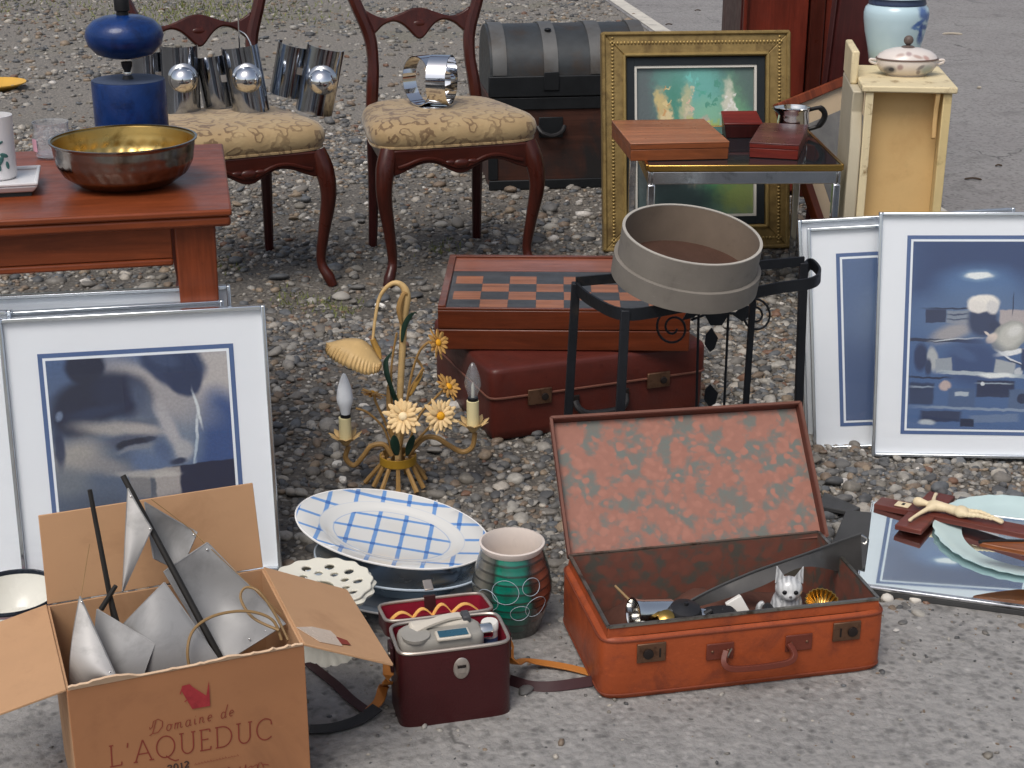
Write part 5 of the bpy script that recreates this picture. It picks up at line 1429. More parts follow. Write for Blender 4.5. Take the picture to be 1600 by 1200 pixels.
for k in range(11):
    a = 2 * PI * k / 11 + .2
    rt = .036; ln_ = (.075 if k % 2 else .06)
    p0 = bc + Vector((rt * math.cos(a), rt * math.sin(a), .012)); p1 = bc + Vector((.034 * math.cos(a), .034 * math.sin(a), -.01))
    p2 = Vector((bc.x + ln_ * math.cos(a), bc.y + ln_ * math.sin(a), .006 if k % 3 else .012))
    MB().tube([p0, p1, p2], [.0045, .005, .0058], 6).build('straw_leg', 'tole_straw', c)

# ---------------------------------------------------------------- platters
def oval(ax, by):
    return lambda t_: (ax * math.cos(t_), by * math.sin(t_))
pc = G(612, 862, .075)
prz = -23
def platter(name, label, ax, by, z, m_, rise=.028, dx=0., dy=0., rot=prz, group='stacked oval dishes', rimm=None, tx=0., ty=0.):
    c = thing(name, label, 'platter', (pc.x + dx, pc.y + dy, z), rot, group, rx=tx, ry=ty)
    ol = oval(ax, by); n = 96
    k = rise
    rings = [(.55, .002), (.66, .002), (.69, k * .35), (.72, k * .5), (.86, k * .75), (.985, k), (1.0, k + .003), (.985, k + .0045), (.86, k * .75 + .005), (.72, k * .5 + .005), (.68, k * .35 + .004), (.62, .007), (.3, .0065), (.06, .0065)]
    MB().loft(ol, rings, n).build('dish', m_, c, smooth=50)
    if rimm:
        MB().tube([(ol(2 * PI * i / n)[0] * .995, ol(2 * PI * i / n)[1] * .995, k + .003) for i in range(n + 1)], .0022, 6).build('rim', rimm, c)
    return c
# blue check on white china
t = NT('check_china')
sx = t.node('SeparateXYZ'); t.link(t.tc.outputs['Object'], sx.inputs[0])
def lines(val, period, phase, width):
    a = t.math('ABSOLUTE', t.math('SUBTRACT', t.math('FRACT', t.math('ADD', t.math('MULTIPLY', val, 1 / period), phase)), .5))
    nz = t.noise(t.coords(), 60, 3)
    return t.ramp(t.math('ADD', a, t.math('MULTIPLY', t.math('SUBTRACT', nz, .5), .05)), [(width * .8, 1.), (width * 1.15, 0.)])
u_ = t.math('ADD', t.math('MULTIPLY', sx.outputs[0], .94), t.math('MULTIPLY', sx.outputs[1], .34))
w_ = t.math('SUBTRACT', t.math('MULTIPLY', sx.outputs[1], .94), t.math('MULTIPLY', sx.outputs[0], .18))
l1, l2 = lines(u_, .052, .1, .080), lines(w_, .048, .3, .080)
rad = t.node('VectorMath', operation='LENGTH')
mp = t.node('Mapping', vector_type='TEXTURE'); mp.inputs['Scale'].default_value = (.195, .132, 1e6); t.link(t.tc.outputs['Object'], mp.inputs[0]); t.link(mp.outputs[0], rad.inputs[0])
zone = t.ramp(rad.outputs['Value'], [(.0, 1.), (.60, 1.), (.62, 0.), (.74, 0.), (.76, 1.), (1., 1.)])
ring_ = t.ramp(rad.outputs['Value'], [(.592, 0.), (.598, .7), (.604, .7), (.610, 0.), (.742, 0.), (.748, .5), (.754, 0.)])
tot = t.math('MULTIPLY', t.math('ADD', t.math('MULTIPLY', l1, .75), t.math('MULTIPLY', l2, .75)), zone)
tot = t.math('MAXIMUM', t.math('MINIMUM', tot, 1.15), t.math('MULTIPLY', ring_, .6))
cc = t.ramp(tot, [(.0, S(214, 213, 208, .92)), (.75, S(104, 144, 194)), (1., S(62, 102, 164))])
t.set(col=cc, rough=.16, coat=.5); MATS['check_china'] = t.m
platter('oval_platter', 'white oval platter with blue check pattern on top of the dishes', .195, .132, .104, 'check_china', rise=.020, rimm='china_white', tx=2.5, ty=5.0)
platter('oval_dish', 'deep grey steel oval dish under the checked platter', .172, .122, .040, 'steel_dish', rise=.040, dx=.020, dy=-.040, rimm='china_grey')
platter('oval_dish', 'lowest pale oval dish of the stack resting on the stones', .185, .135, .012, 'china_grey', rise=.024, dx=.014, dy=-.042, rimm='china_white')

# pierced white cake stand
q = G(505, 1028)
c = thing('cake_stand', 'white pierced china cake stand beside the cardboard box flap', 'cake stand', (q.x - .004, q.y + .035, 0), 10)
c.scale = (1.12, 1.12, 1.02)
RS = .081
holes = [(0., 0., .021)]
for k in range(10):
    a = 2 * PI * k / 10
    holes.append((.059 * math.cos(a), .059 * math.sin(a), .0078))
    a = 2 * PI * (k + .5) / 10
    holes.append((.0415 * math.cos(a), .0415 * math.sin(a), .0066))
NR, NA = 56, 200
vs, keepv = [], []
for i in range(NR + 1):
    for k in range(NA):
        a = 2 * PI * k / NA; r_ = RS * (.1 + .9 * i / NR)
        if i > NR - 8:
            r_ *= 1 + .022 * math.cos(16 * a) * (i - NR + 8) / 8
        x, y = r_ * math.cos(a), r_ * math.sin(a)
        inside = False
        for hx, hy, hr in holes:
            d = math.hypot(x - hx, y - hy)
            if abs(d - hr) < .0011 and d > 1e-6:
                x, y = hx + (x - hx) * hr / d, hy + (y - hy) * hr / d
            elif d < hr:
                inside = True
        vs.append((x, y, .120 + .010 * (math.hypot(x, y) / RS) ** 2)); keepv.append(not inside)
fs = []
for i in range(NR):
    for k in range(NA):
        f = (i * NA + k, i * NA + (k + 1) % NA, (i + 1) * NA + (k + 1) % NA, (i + 1) * NA + k)
        if all(keepv[q_] for q_ in f):
            fs.append(f)
pm_ = MB().add(vs, fs).build('pierced_plate', 'pierced_cream', c, smooth=45)
so_ = pm_.modifiers.new('thick', 'SOLIDIFY'); so_.thickness = .005
scal = lambda a, i, z: 1 + .03 * math.cos(16 * a)
MB().lathe([(.081, .1245), (.086, .120), (.083, .114), (.076, .113)], 128, fn=scal).build('scalloped_edge', 'pierced_cream', c)
MB().lathe([(.050, .112), (.03, .10), (.016, .085), (.013, .06), (.018, .035), (.035, .02), (.058, .012), (.066, .004), (.066, 0), (0, 0)], 96, fn=lambda a, i, z: 1 + (.03 * math.cos(24 * a) if z < .013 else 0)).build('pedestal', 'pierced_cream', c)

# ---------------------------------------------------------------- striped pottery vase
q = G(800, 994)
c = thing('pottery_vase', 'pottery vase with green stripe and brown bands beside the camera case', 'vase', (q.x, q.y + .03, 0))
c.scale = (1.12, 1.12, 1.0)
hv = A(797, 846, q.y + .03).z
t = NT('vase_glaze')
gx_ = t.node('SeparateXYZ'); t.link(t.tc.outputs['Object'], gx_.inputs[0])
ang = t.math('ARCTAN2', gx_.outputs[0], t.math('MULTIPLY', gx_.outputs[1], -1.))
wob = t.math('MULTIPLY', t.math('SUBTRACT', t.noise(t.coords(), 25, 3), .5), .4)
a_ = t.math('ADD', t.math('MULTIPLY', t.math('ADD', ang, wob), .5 / PI), .5)
cst = t.ramp(a_, [(0., S(50, 52, 50)), (.25, S(60, 64, 60)), (.36, S(112, 108, 98)), (.41, S(44, 56, 52)), (.435, S(8, 118, 96)), (.56, S(6, 100, 84)), (.585, S(26, 40, 38)), (.64, S(120, 66, 50)), (.72, S(54, 48, 46)), (.76, S(40, 120, 100)), (.8, S(60, 56, 54)), (1., S(70, 66, 62))])
bands = t.math('SINE', t.math('ADD', t.math('MULTIPLY', gx_.outputs[2], 380.), t.math('MULTIPLY', wob, 6.)))
cst = t.mix(t.ramp(bands, [(.55, 0.), (.9, .75)]), cst, S(36, 36, 36))
cst = t.mix(t.ramp(t.noise(t.coords(), 40, 4), [(.5, 0.), (.7, .4)]), cst, S(46, 44, 42))
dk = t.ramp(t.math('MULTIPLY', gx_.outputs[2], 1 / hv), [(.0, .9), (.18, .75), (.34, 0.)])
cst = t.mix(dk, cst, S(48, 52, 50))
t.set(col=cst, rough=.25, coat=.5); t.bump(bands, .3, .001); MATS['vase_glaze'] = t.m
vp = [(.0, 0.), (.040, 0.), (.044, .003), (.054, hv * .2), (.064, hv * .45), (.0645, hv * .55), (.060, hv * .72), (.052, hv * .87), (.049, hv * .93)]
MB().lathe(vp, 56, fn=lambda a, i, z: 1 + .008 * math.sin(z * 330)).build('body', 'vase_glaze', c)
mat('vase_rim', S(212, 200, 190), .3, var=.05, coat=.3)
MB().lathe([(.0488, hv * .93), (.0515, hv * .965), (.0525, hv), (.049, hv + .001), (.0465, hv * .96), (.045, hv * .8), (.05, hv * .5), (0, hv * .3)], 56).build('rim', 'vase_rim', c)
for (a, z, r) in ((-100, .62, .022), (-60, .66, .016), (-52, .42, .020), (-78, .38, .016), (-128, .5, .02)):
    pts = []
    for k in range(25):
        th = 2 * PI * k / 24
        zz = hv * z + r * math.sin(th); aa = R(a) + r * math.cos(th) / .063
        rr_ = np.interp(zz, [p[1] for p in vp[1:]], [p[0] for p in vp[1:]]) + .0004
        pts.append((rr_ * math.cos(aa), rr_ * math.sin(aa), zz))
    MB().tube(pts, .00045, 5).build('scratched_ring', 'china_grey', c)

# ---------------------------------------------------------------- camera case with film camera
q0, q1 = G(626, 1143), G(794, 1120)
crz = math.degrees(math.atan2(q1.y - q0.y, q1.x - q0.x))
c = thing('camera_case', 'burgundy camera case standing open with red lining and strap', 'camera case', (q0.x, q0.y, 0), crz)
KW, KD, KH = .187, .105, .138
ol = super_outline(KW / 2, KD / 2, .28)
T0 = Matrix.Translation((KW / 2, KD / 2, 0))
m = MB(); n = 64
outer = [(.97, .0), (1., .004), (1., KH)]; inner = [(.955, KH), (.945, KH - .05), (.3, KH - .05)]
vs, fs = [], []
for s, z in outer + inner:
    vs += [(ol(2 * PI * k / n)[0] * s, ol(2 * PI * k / n)[1] * s, z) for k in range(n)]
for i in (0, 1):
    fs += [(i * n + k, i * n + (k + 1) % n, (i + 1) * n + (k + 1) % n, (i + 1) * n + k) for k in range(n)]
fs.append(tuple(range(n))[::-1])
MB().add(vs[:3 * n], fs).xf(T0).build('body', 'burgundy', c, smooth=50)
li = MB(); vs2 = vs[3 * n:]
li.add(vs2, [(i * n + k, i * n + (k + 1) % n, (i + 1) * n + (k + 1) % n, (i + 1) * n + k) for i in (0, 1) for k in range(n)] + [tuple(range(2 * n, 3 * n))]).xf(T0).build('lining', 'velvet_red', c, smooth=50)
def ring_loop(s, z, r, name, mm, par, Mx=T0):
    MB().tube([(ol(2 * PI * k / n)[0] * s, ol(2 * PI * k / n)[1] * s, z) for k in range(n + 1)], r, 8).xf(Mx).build(name, mm, par)
ring_loop(.978, KH + .001, .0032, 'rim', 'case_trim', c)
# lid folded back behind the case
LM = Matrix.Translation((KW / 2 - .002, KD + .006, KH)) @ Matrix.Rotation(R(-11), 4, 'X') @ Matrix.Translation((0, KD / 2, .0))
lidv = []
for s, z in ((.94, -.03), (1., -.026), (1., .0), (.955, .0), (.94, -.024), (.3, -.024)):
    lidv.append([(ol(2 * PI * k / n)[0] * s, ol(2 * PI * k / n)[1] * s, z) for k in range(n)])
def strip(rings):
    V_ = [p for r_ in rings for p in r_]
    return V_, [(i * n + k, i * n + (k + 1) % n, (i + 1) * n + (k + 1) % n, (i + 1) * n + k) for i in range(len(rings) - 1) for k in range(n)]
V_, F_ = strip(lidv[:3]); F_.append(tuple(range(n))[::-1]); lid = MB().add(V_, F_).xf(LM).build('lid', 'burgundy', c, smooth=50)
V_, F_ = strip(lidv[3:]); F_.append(tuple(range(2 * n, 3 * n))); MB().add(V_, F_).xf(LM).build('lid_lining', 'velvet_red', lid, smooth=50)
ring_loop(.978, .001, .003, 'lid_rim', 'case_trim', lid, LM)
for x0, x1, h in ((-.075, -.036, .012), (-.036, -.002, .014), (-.002, .032, .018), (.032, .078, .014)):
    pts = [((x0 + (x1 - x0) * k / 10), .018, -.022 + h * math.sin(PI * k / 10) + .003) for k in range(11)]
    MB().tube(pts, 1, flat=(.012, .0016)).xf(LM).build('elastic_loop', 'elastic', lid)
m = MB(); m.ball((-.045, -.022, -.018), .024, .010, .006); m.xf(LM); m.build('paper_roll', 'paper_white', lid)
# clasp on the lid, lock on the front
m = MB().box(-.010, .010, KD / 2 - .004, KD / 2 + .004, -.02, .006); m.xf(LM); m.build('clasp_base', 'burgundy_dark', lid)
m = MB().box(-.008, .008, KD / 2 - .002, KD / 2 + .024, -.006, -.003); m.xf(LM @ Matrix.Rotation(R(25), 4, 'X')); m.build('clasp', 'case_trim', lid, bevel=.002)
lk = MB().lathe([(0, 0), (.0125, 0), (.0135, .0015), (.012, .003), (0, .0032)], 32).xf(Matrix.Translation((KW * .545, -.0002, KH - .034)) @ Matrix.Rotation(R(90), 4, 'X') @ Matrix.Scale(1.45, 4, (0, 1, 0))).build('lock_plate', 'case_trim', c)
MB().box(KW * .545 - .007, KW * .545 + .007, -.0055, -.0034, KH - .0315, KH - .0275).build('slot', 'lock_dark', lk)
MB().box(KW * .545 - .006, KW * .545 + .006, -.0045, -.0034, KH - .042, KH - .0325).build('catch', 'case_trim', lk, bevel=.001)
for sx_ in (0, 1):
    x = -.007 if sx_ == 0 else KW + .001
    lg_ = MB().box(x, x + .006, KD * .35, KD * .65, KH - .05, KH - .004).build('strap_lug', 'burgundy_dark', c, bevel=.002)
    for z in (KH - .018, KH - .036):
        m = MB(); m.ball((x + (.0 if sx_ == 0 else .006), KD * .42, z), .003, .003, .003, 10, 6); m.build('rivet', 'case_trim', lg_)
# strap trailing on the ground on both sides
def to_local(p):
    a = R(-crz); d = Vector(p) - Vector((q0.x, q0.y, 0))
    return Vector((d.x * math.cos(a) - d.y * math.sin(a), d.x * math.sin(a) + d.y * math.cos(a), d.z))
def ribbon(name, pts, w, m_, th=.0025, sideways=True):
    P = sub(pts, 6); n_ = len(P); V_, F_ = [], []
    for i, p in enumerate(P):
        t_ = (P[min(i + 1, n_ - 1)] - P[max(i - 1, 0)]).normalized()
        s = Vector((0, 0, 1)).cross(t_)
        s = s.normalized() if s.length > .15 else Vector((0, 1, 0))
        if not sideways:
            s = (s * .55 + Vector((0, 0, .8))).normalized()
        u = t_.cross(s).normalized()
        V_ += [p + s * w / 2 + u * th / 2, p - s * w / 2 + u * th / 2, p - s * w / 2 - u * th / 2, p + s * w / 2 - u * th / 2]
    for i in range(n_ - 1):
        F_ += [(i * 4 + k, i * 4 + (k + 1) % 4, (i + 1) * 4 + (k + 1) % 4, (i + 1) * 4 + k) for k in range(4)]
    F_ += [(3, 2, 1, 0), tuple(range((n_ - 1) * 4, n_ * 4))]
    return MB().add(V_, F_).build(name, m_, c, bevel=.0006)
kl = lambda px, py, z: to_local(G(px, py, z))
ribbon('strap', [Vector((KW + .006, KD * .5, KH - .03)), Vector((KW + .016, KD * .5, KH - .07)), kl(818, 1032, .03), kl(850, 1036, .014), kl(890, 1043, .010), kl(925, 1052, .008)], .018, 'strap_tan')
ribbon('strap', [kl(796, 1062, .012), kl(830, 1072, .010), kl(870, 1072, .012), kl(925, 1064, .014)], .018, 'strap_dark', sideways=False)
ribbon('strap', [Vector((-.008, KD * .5, KH - .03)), Vector((-.012, KD * .5 - .01, KH - .07)), kl(600, 1070, .03), kl(592, 1095, .02), kl(575, 1112, .012)], .018, 'strap_tan')
ribbon('strap', [kl(575, 1112, .013), kl(548, 1092, .010), kl(525, 1070, .009), kl(500, 1050, .008), kl(482, 1035, .008)], .018, 'strap_dark')
ribbon('strap', [kl(590, 1105, .018), kl(560, 1125, .010), kl(520, 1137, .010), kl(484, 1140, .009)], .026, 'leather_black')
# the film camera
c = thing('film_camera', 'grey movie camera lying in the open burgundy case', 'camera', (q0.x, q0.y, KH - .048), crz)
m = MB(); olc = super_outline(.070, .033, .5)
m.loft(olc, [(.9, .0), (1., .006), (1., .05), (.97, .056), (.9, .06)], 48); m.xf(Matrix.Translation((.078, .05, 0))); m.build('body', 'camera_grey', c, smooth=50)
MB().box(.03, .13, .058, .082, .04, .066).build('grip_plate', 'camera_light', c, bevel=.006)
MB().tube(sub([(.02, .045, .058), (.05, .056, .066), (.09, .066, .071), (.115, .07, .07)], 5), 1, flat=(.016, .004)).build('carrying_strap', 'camera_light', c)
MB().box(.066, .122, .012, .04, .0585, .0645).build('name_plate', 'camera_light', c, bevel=.002)
MB().box(.07, .118, .015, .036, .0648, .0656).build('meter_window', 'camera_plate', c, bevel=.0005)
MB().lathe([(.0, .0), (.02, .0), (.0205, .01), (.018, .016), (0, .016)], 28).xf(Matrix.Translation((.126, .046, .036)) @ Matrix.Rotation(R(90), 4, 'Y')).build('lens_ring', 'camera_dark', c)
MB().lathe([(.012, 0), (.0125, .018), (.011, .02), (0, .02)], 24).xf(Matrix.Translation((.143, .046, .05)) @ Matrix.Rotation(R(90), 4, 'Y')).build('lens', 'silver', c)
MB().box(.118, .132, .06, .084, .05, .072).build('viewfinder', 'camera_dark', c, bevel=.003)
MB().lathe([(.022, .0), (.023, .006), (.0, .007)], 28, c=(.035, .036, .058)).build('winding_disc', 'camera_grey', c)
b = thing('white_film_tube', 'small white film canister tucked beside the camera lens', 'canister', (0, 0, 0))
p = A(765, 990, q1.y + .055)
b.location = (p.x, p.y, KH - .046); b.rotation_euler = (0, 0, R(crz))
MB().lathe([(0, 0), (.0135, 0), (.0135, .042), (.0145, .0425), (.0145, .054), (.013, .056), (0, .056)], 28).build('tube', 'paper_white', b)
MB().lathe([(.0138, .012), (.0138, .03)], 28).build('blue_label', 'blue_band', b)

# ---------------------------------------------------------------- open orange suitcase
q0, q1 = G(938, 1101), G(1379, 1050)
orz = math.degrees(math.atan2(q1.y - q0.y, q1.x - q0.x))
OW, OD, OH = (q1 - q0).length, .29, .118
c = thing('orange_suitcase', 'open orange leather suitcase with mottled lining in the foreground', 'suitcase', (q0.x, q0.y, 0), orz)
osc = c
mat('welt', S(112, 54, 34), .55, var=.2, bump=.3)
n = 72
ol = super_outline(OW / 2, OD / 2, .13)
T0 = Matrix.Translation((OW / 2, OD / 2, 0))
rings = lambda L_: [[(ol(2 * PI * k / n)[0] * s, ol(2 * PI * k / n)[1] * s, z) for k in range(n)] for s, z in L_]
def stripn(rg):
    V_ = [p for r_ in rg for p in r_]
    return V_, [(i * n + k, i * n + (k + 1) % n, (i + 1) * n + (k + 1) % n, (i + 1) * n + k) for i in range(len(rg) - 1) for k in range(n)]
V_, F_ = stripn(rings([(.955, .003), (.985, .006), (.998, .018), (1., .06), (.998, OH - .008), (.985, OH), (.955, OH + .002)])); F_.append(tuple(range(n))[::-1])
MB().add(V_, F_).xf(T0).build('body', 'orange_leather', c, smooth=60)
for zz, ss in ((.013, .996), (OH - .004, .995)):
    MB().tube([(ol(2 * PI * k / n)[0] * ss, ol(2 * PI * k / n)[1] * ss, zz) for k in range(n + 1)], .0022, 6).xf(T0).build('welt', 'welt', c)
def rrect(w, d, z, inset):
    return [(-w / 2 + inset, -d / 2 + inset, z), (w / 2 - inset, -d / 2 + inset, z), (w / 2 - inset, d / 2 - inset, z), (-w / 2 + inset, d / 2 - inset, z)]
IW, ID = OW * .955, OD * .93
A1, B1 = rrect(IW, ID, OH + .001, 0), rrect(IW, ID, OH + .020, .003)
m = MB()
for i in range(4):
    m.add([A1[i], A1[(i + 1) % 4], B1[(i + 1) % 4], B1[i]], [(0, 1, 2, 3)])
m.xf(T0).build('collar', 'orange_leather', c, smooth=0)
m = MB()
for i in range(4):
    a, b_ = Vector(B1[i]), Vector(B1[(i + 1) % 4])
    m.tube([a, b_], 1, flat=(.006, .004))
m.xf(T0).build('steel_rim', 'rim_steel', c)
C1, D1 = rrect(IW, ID, OH + .019, .006), rrect(IW, ID, .010, .012)
m = MB()
for i in range(4):
    m.add([C1[i], D1[i], D1[(i + 1) % 4], C1[(i + 1) % 4]], [(0, 1, 2, 3)])
m.add(D1, [(0, 1, 2, 3)])
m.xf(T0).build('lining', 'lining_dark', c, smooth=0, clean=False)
for x, fl2 in ((.085, 0), (OW - .075, 1)):
    lk = MB().box(x - .025, x + .025, -.0045, -.0008, OH * .62, OH * .92).build('lock_plate', 'lock_brown', c, bevel=.0015)
    MB().lathe([(0, 0), (.009, 0), (.0085, .003), (.004, .004), (0, .004)], 20).xf(Matrix.Translation((x + (.010 if fl2 else -.006), -.0048, OH * .76)) @ Matrix.Rotation(R(90), 4, 'X')).build('lock_button', 'lock_dark', lk)
    MB().box(x + (-.013 if fl2 else .013), x + (-.010 if fl2 else .016), -.0052, -.0047, OH * .69, OH * .83).build('keyhole', 'lock_dark', lk)
for x in (.205, .345):
    hm_ = MB().box(x - .024, x + .024, -.004, -.0008, OH * .54, OH * .80).build('handle_mount', 'handle_leather', c, bevel=.0015)
    for dx in (-.014, .014):
        m = MB(); m.ball((x + dx, -.0045, OH * .68), .0025, .0018, .0025, 8, 6); m.build('rivet', 'lock_brown', hm_)
MB().tube(sub([(.215, -.005, OH * .68), (.208, -.018, OH * .54), (.228, -.024, OH * .46), (.31, -.024, OH * .46), (.332, -.018, OH * .54), (.326, -.005, OH * .68)], 6), 1, flat=(.010, .007)).build('handle', 'handle_leather', c, bevel=.001)
MB().tube([(.207, -.012, OH * .47), (.222, -.012, OH * .74)], .0015, 6).build('handle_ring', 'rim_steel', c)
# lid, leaning back
LA = 44
LMx = Matrix.Translation((OW / 2 + .010, OD * .965 + .004, OH + .012)) @ Matrix.Rotation(R(-2.5), 4, 'Z') @ Matrix.Rotation(R(90 - LA), 4, 'X')
lw, lh, ld = OW * .972, .272, .026
m = MB()
# shell: x across, y up the lid, z towards the viewer
m.box(-lw / 2, lw / 2, .0, lh, -ld, -ld + .004); m.xf(LMx); lid = m.build('lid', 'lid_shell', c, bevel=.002)
for x0, x1, y0, y1, nm in ((-lw / 2, -lw / 2 + .004, .0, lh, 'lid_side'), (lw / 2 - .004, lw / 2, .0, lh, 'lid_side'), (-lw / 2 + .0042, lw / 2 - .0042, lh - .004, lh, 'lid_side'), (-lw / 2 + .0042, lw / 2 - .0042, 0, .004, 'lid_side')):
    MB().box(x0, x1, y0, y1, -ld + .0042, 0).xf(LMx).build(nm, 'lid_shell', lid, bevel=.001)
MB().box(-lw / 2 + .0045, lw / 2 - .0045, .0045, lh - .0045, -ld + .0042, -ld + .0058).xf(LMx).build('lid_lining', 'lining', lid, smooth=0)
m = MB()
for a, b_ in (((-lw / 2, 0, 0), (-lw / 2, lh, 0)), ((-lw / 2, lh, 0), (lw / 2, lh, 0)), ((lw / 2, lh, 0), (lw / 2, 0, 0)), ((-lw / 2, 0, 0), (lw / 2, 0, 0))):
    m.tube([a, b_], 1, flat=(.005, .003))
m.xf(LMx).build('lid_rim', 'case_edge', lid)

# ---- what lies in the suitcase
def in_case(px, py, z):
    return G(px, py, z)
FZ = .012
# kitten figurine
t = NT('kitten_coat')
v = t.coords()
st_ = t.node('TexWave'); st_.inputs['Scale'].default_value = 45; st_.inputs['Distortion'].default_value = 6; st_.inputs['Detail'].default_value = 2; t.link(v, st_.inputs['Vector'])
sxk = t.node('SeparateXYZ'); t.link(v, sxk.inputs[0])
front_ = t.ramp(t.math('MULTIPLY', sxk.outputs[1], -1.), [(.010, 0.), (.020, 1.)])
cst = t.mix(t.ramp(st_.outputs[0], [(.3, 0.), (.75, 1.)]), S(190, 191, 191), S(150, 151, 152))
cst = t.mix(t.math('MULTIPLY', front_, .7), cst, S(204, 204, 202))
t.set(col=cst, rough=.25, coat=.5); MATS['kitten_coat'] = t.m
def in_case(px, py, yl):
    """a point of the ray at depth yl behind the suitcase front"""
    a = R(orz); n_ = Vector((-math.sin(a), math.cos(a), 0)); d = ray(px, py)
    o_ = Vector(osc.location) + n_ * yl - Vector((0, 0, CAM_H))
    return Vector((0, 0, CAM_H)) + d * (o_.dot(n_) / d.dot(n_))
q = in_case(1228, 972, .065)
b = thing('kitten_figurine', 'grey striped china kitten sitting up in the orange suitcase', 'figurine', (q.x, q.y, q.z - .03), -2)
b.scale = (1.12, 1.12, 1.12)
m = MB()
m.ball((0, .006, .045), .026, .024, .042, 20, 14)
m.ball((0, -.004, .088), .0215, .019, .0195, 20, 14)
m.ball((0, -.018, .082), .010, .008, .0075, 14, 8)
for s in (-1, 1):
    m.ball((s * .013, -.014, .03), .009, .011, .026, 14, 8)
    m.ball((s * .020, .004, .018), .013, .02, .018, 14, 8)
    m.ball((s * .010, -.022, .008), .009, .012, .007, 12, 8)
bo = m.build('body', 'kitten_coat', b)
rm = bo.modifiers.new('fuse', 'REMESH'); rm.mode = 'VOXEL'; rm.voxel_size = .0022; rm.use_smooth_shade = True
sm = bo.modifiers.new('soft', 'SMOOTH'); sm.iterations = 6
for s in (-1, 1):
    m = MB(); m.add([(s * .022, -.004, .095), (s * .004, -.006, .104), (s * .012, .005, .100), (s * .021, -.003, .128)], [(0, 1, 3), (1, 2, 3), (2, 0, 3), (0, 2, 1)]); m.build('ear', 'kitten_coat', b, smooth=0, bevel=.001)
    m = MB(); m.ball((s * .0085, -.0215, .0895), .0038, .0022, .0036, 12, 8); m.build('eye', 'socket_black', b)
m = MB(); m.ball((0, -.0265, .0845), .0024, .0016, .0018, 10, 6); m.build('nose', 'kitten_dark', b)
MB().tube(sub([(-.026, .014, .012), (-.040, .004, .03), (-.042, .002, .052), (-.036, .002, .06)], 5), lerp_list([.007, .0065, .0055, .003], 5), 10).build('tail', 'kitten_coat', b)
# tin can, dark kettle, watch, paper, shell basket, stick
def item(name, label, cat, px, py, yl, rz=0., rx=0., ry=0., dz=0.):
    p = in_case(px, py, yl)
    return thing(name, label, cat, (p.x, p.y, p.z + dz), rz, 'odds and ends in the orange suitcase', rx, ry)
b = item('metal_can', 'dented shiny metal cup lying in the orange suitcase at left', 'cup', 1020, 958, .075, -70, 82, 8)
b.scale = (1.25, 1.25, 1.25)
MB().lathe([(0, -.03), (.017, -.03), (.019, -.026), (.02, .02), (.023, .03), (.021, .03), (.018, .02), (.016, -.024), (0, -.024)], 28).build('cup', 'silver', b)
MB().tube(sub([(.021, 0, .02), (.034, 0, .018), (.034, 0, -.01), (.020, 0, -.014)], 4), .0022, 6).build('handle', 'silver', b)
b = item('dark_pot', 'small round dark metal pot in the middle of the orange suitcase', 'pot', 1068, 976, .06, 20, 8)
MB().lathe([(0, 0), (.022, 0), (.03, .012), (.031, .024), (.025, .036), (.012, .041), (.004, .042), (.004, .047), (0, .048)], 32).build('body', 'dark_metal', b)
MB().tube([(.026, -.01, .02), (.042, -.016, .034)], [.006, .004], 8).build('spout', 'dark_metal', b)
b = item('leather_pouch', 'black leather pouch beside the dark pot in the suitcase', 'pouch', 1120, 972, .06, 10, 20)
MB().loft(super_outline(.034, .018, .6), [(.8, 0), (1, .006), (1, .018), (.8, .026), (.3, .028)], 32).build('body', 'leather_black', b)
MB().tube(sub([(-.02, -.012, .028), (0, -.015, .034), (.02, -.012, .028)], 5), .002, 6).build('buckle_strap', 'silver', b)
b = item('paper_packet', 'folded white paper packet leaning left of the china kitten', 'packet', 1162, 966, .06, 12, -15, -28)
MB().box(-.015, .015, -.006, .006, 0, .040).build('packet', 'paper_white', b, bevel=.002)
b = item('shell_dish', 'small golden ribbed shell dish right of the china kitten', 'dish', 1282, 952, .065, 0, 25)
MB().lathe([(0, 0), (.014, .002), (.024, .012), (.029, .022), (.027, .022), (.022, .013), (.012, .004), (0, .003)], 66, fn=lambda a, i, z: 1 + .05 * math.cos(22 * a)).build('shell', 'brass', b)
b = item('wooden_stick', 'thin tan wooden stick lying in the suitcase at left', 'stick', 995, 946, .10, 0)
MB().tube([(-.036, .03, .022), (.03, -.03, -.022)], [.0022, .003], 8).build('stick', 'cane', b)
for k, (px, py, yl, s, mm) in enumerate(((1040, 972, .05, .015, 'brass'), (1094, 970, .055, .014, 'silver'), (1198, 962, .07, .016, 'dark_metal'), (1186, 972, .045, .013, 'silver'))):
    lab = ['small brass knob at the front of the suitcase contents', 'small silver lid lying before the dark pot', 'dark metal knob left of the china kitten', 'silver button at the feet of the china kitten'][k]
    p = in_case(px, py, yl)
    b = thing('trinket', lab, 'trinket', p, k * 40, 'odds and ends in the orange suitcase', 30)
    MB().lathe([(0, 0), (s * .5, 0), (s * .45, .006), (s, .012), (s * .9, .018), (s * .3, .021), (0, .021)], 24).build('knob', mm, b)
